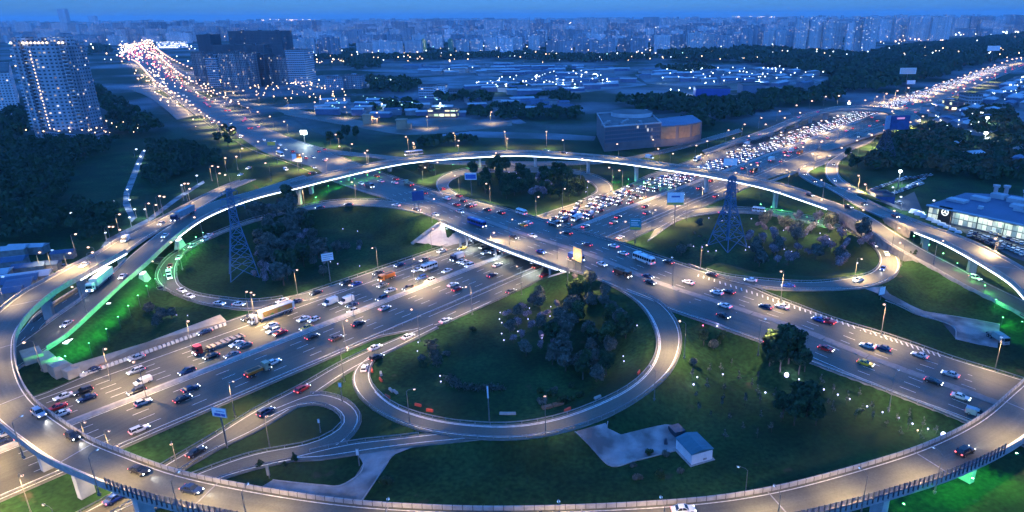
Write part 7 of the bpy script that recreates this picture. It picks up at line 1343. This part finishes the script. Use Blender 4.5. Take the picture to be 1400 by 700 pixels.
rowpx(0, 190, 62, 12, 40, 50, 'apartment block behind the tall left tower', None, 200); rowpx(0, 240, 52, 16, 48, 60, 'apartment block in the far left district', None, 300); rowpx(225, 400, 58, 10, 46, 50, 'apartment block behind the dark tower cluster', None, 200)
# everything further out, one object
def far_city(n):
    m = MB(); fc = [F_PAN, F_PAN2, M_RF]
    for _ in range(n):
        y = 3300*(1+3.4*rnd.random()**1.5); x = rnd.uniform(-.92, .74)*y; h = rnd.choice([24, 30, 42, 48, 60, 75])*rnd.uniform(.8, 1.2); m.prism(rect(x, y, rnd.uniform(30, 130), rnd.uniform(14, 30), rnd.choice([0, .3, -.2, 1.4])), -.3, h, rnd.randrange(2), 2)
    o = m.build('distant_city', fc); o['kind'] = 'stuff'; o['label'] = 'hazy mass of distant apartment blocks up to the horizon'
far_city(3200)
for x, yb, h, lb in ((93, 45, 175, 'tall pair tower with a warm crown behind the left tower'), (131, 42, 130, 'second pale tower with a warm crown near the left skyline')):
    g = G(x, yb); slab(g[0], g[1], 60, 40, h, 0, F_PAN, lb)
# lights of the far city
def lights(name, n, gen, mat, rad, label):
    m = MB()
    for _ in range(n): x, y, z = gen(); d = math.hypot(x, y); r_ = rad*d*rnd.uniform(.6, 1.5); m.ball((x, y, z), r_, 0, 4, 3)
    o = m.build(name, [mat]); o['kind'] = 'stuff'; o['label'] = label; o.visible_shadow = True; return o
def g1():
    y = 1500*(1+7*rnd.random()**1.6); return rnd.uniform(-.9, .74)*y, y, rnd.uniform(6, 22)
GW = glow('far_warm_light', (1, .60, .28), 9); GC = glow('far_white_light', (.8, .92, 1), 9); GH = glow('horizon_warm_light', (1, .62, .3), 26); GR = glow('far_red_light', (1, .10, .05), 6); GG = glow('far_cool_green_light', (.45, 1, .8), 3)
lights('distant_lamps', 900, g1, GW, .0005, 'countless warm lamps of the distant city'); lights('distant_lamps', 600, g1, GC, .0005, 'countless white lamps of the distant city'); lights('distant_lamps', 90, g1, GG, .0005, 'greenish lamps of the distant city')
def polyg(poly, z0=6, z1=9):
    W_ = [tuple(G(*p)) for p in poly]; xs = [p[0] for p in W_]; ys = [p[1] for p in W_]
    def f():
        while True:
            q = (rnd.uniform(min(xs), max(xs)), rnd.uniform(min(ys), max(ys)))
            if inpoly(q, W_): return q[0], q[1], rnd.uniform(z0, z1)
    return f
for poly, n, mt in (([(1050,31), (1250,30), (1250,25), (1050,26)], 150, GH), ([(1250,29), (1400,29), (1400,25), (1250,25)], 60, GH), ([(350,31), (440,31), (440,27), (350,27)], 60, GH), ([(900,32), (960,31), (960,29), (900,30)], 30, GH), ([(1000,24), (1060,24), (1060,22.8), (1000,23)], 30, GH), ([(165,60), (200,52), (215,66), (240,100), (214,90), (190,84), (165,80)], 210, GW), ([(158,84), (170,60), (196,58), (210,80), (230,105), (200,98), (180,92)], 60, GC), ([(158,84), (190,60), (215,72), (300,150), (280,150), (200,92)], 110, GR), ([(340,122), (420,116), (480,130), (470,150), (380,140), (320,132)], 70, GW), ([(640,118), (780,100), (860,112), (700,128)], 60, GC), ([(880,100), (1130,96), (1140,112), (900,120)], 55, GC), ([(380,86), (480,84), (480,92), (380,92)], 24, GW), ([(700,72), (1000,72), (1000,82), (700,82)], 40, GW), ([(440,140), (600,140), (620,160), (460,160)], 26, GG), ([(1265,175), (1400,110), (1440,120), (1400,150), (1330,200)], 45, GC), ([(210,90), (330,140), (335,165), (200,110)], 90, GW), ([(180,100), (215,105), (290,180), (260,190), (215,140)], 50, GW), ([(30,184), (150,176), (200,178), (190,190), (40,196)], 40, GW), ([(1200,58), (1290,54), (1290,58), (1200,62)], 12, GW), ([(1300,47), (1400,44), (1400,48), (1300,50)], 40, GC)):
    lights('city_lamps', n, polyg(poly), mt, .00055, 'cluster of far street and yard lamps')
# bright flood mast behind the street
def mast(px, py, h, label, col=(.8, 1, .95), s=2.2, pw=4000):
    g = G(px, py, h); r = empty('floodlight_mast', (g[0], g[1], -.3)); m = MB(); m.tube((0, 0, 0), (0, 0, h), .4, .25, 6); m.build('pole', [M_POLE], r); m = MB(); m.box(0, 0, h-s/2+.3, s*1.6, .8, s); m.build('lamp_bank', [glow('white_flood_bank', (.85, 1, .97), 20)], r); add_light('POINT', 'lamp_light', (0, -2, h), pw, col, r, .6); tag(r, label, 'floodlight mast', None, px)
mast(415, 181, 14, 'dazzling floodlight mast beside the upper street', s=3.0, pw=5000); mast(1161, 141, 10, 'greenish white floodlight by the far flyover', s=1.6, pw=2500); mast(1231, 234, 10, 'bright white floodlight over the dealer yard', s=1.0, pw=1500); mast(1350, 161, 12, 'white floodlight over the market at the right', s=1.5, pw=4000)
mast(1348, 182, 10, 'white floodlight over the striped yard at the right', s=1.5, pw=5000)
for x, y in ((680,118), (706,103), (733,106), (744,112), (761,108), (770,113), (786,115), (817,103), (824,109), (830,108), (906,106), (960,93), (1038,109), (965,113), (976,111), (990,110), (928,123), (943,120), (917,122), (522,142), (534,109), (513,107), (436,109), (492,108), (602,141), (614,94), (646,92), (1066,90)):
    g = G(x, y, 9); r = empty('yard_lamp', (g[0], g[1], -.3)); m = MB(); m.tube((0, 0, 0), (0, 0, 9), .25, .15, 6); m.build('pole', [M_POLE], r); m = MB(); m.ball((0, 0, 9.2), .75, 0, 8, 5); m.build('lens', [glow('cool_yard_lens', (.65, .9, 1), 8)], r); add_light('POINT', 'lamp_light', (0, 0, 8), 2600, (.6, .85, 1), r, .5); tag(r, 'bright white lamp post in the yards of the middle distance', 'lamp post', 'lamp posts in the middle distance yards', x)
# ------------------------------------------------------------------ haze
def haze(dens):
    m = bpy.data.materials.new('evening_haze'); m.use_nodes = True; nt = m.node_tree; nt.nodes.clear(); v = nt.nodes.new('ShaderNodeVolumePrincipled'); o = nt.nodes.new('ShaderNodeOutputMaterial')
    v.inputs['Color'].default_value = (.72, .90, 1, 1); v.inputs['Density'].default_value = dens; v.inputs['Anisotropy'].default_value = .0; nt.links.new(v.outputs[0], o.inputs['Volume']); m.cycles.homogeneous_volume = True
    b = MB(); b.prism([(-34000, -2500), (34000, -2500), (34000, 38000), (-34000, 38000)], -1.4, 215, 0, 0, True); h = b.build('haze', [m]); h['kind'] = 'stuff'; h['label'] = 'thin blue evening haze over the city'
HAZE = 6.5e-5
if HAZE: haze(HAZE)
# ------------------------------------------------------------------ labels: number the look-alikes from the left
_ord = ['', 'first', 'second', 'third', 'fourth', 'fifth', 'sixth', 'seventh', 'eighth', 'ninth', 'tenth', 'eleventh', 'twelfth', 'thirteenth', 'fourteenth', 'fifteenth']
def ordn(i): return _ord[i] if i < len(_ord) else str(i) + ('th' if 10 <= i % 100 <= 20 else {1: 'st', 2: 'nd', 3: 'rd'}.get(i % 10, 'th'))
_by = {}
for o, lb, px in REG: _by.setdefault(lb, []).append((px if px is not None else 0, o))
for lb, l in _by.items():
    l.sort(key=lambda t: t[0])
    for i, (px, o) in enumerate(l):
        o['label'] = lb if len(l) == 1 else f'{lb}, {ordn(i+1)} from the left'
        if len(l) > 2 and 'group' not in o: o['group'] = lb[:50]
LONG = sorted({lb for o, lb, px in REG if len(o['label'].split()) > 16})
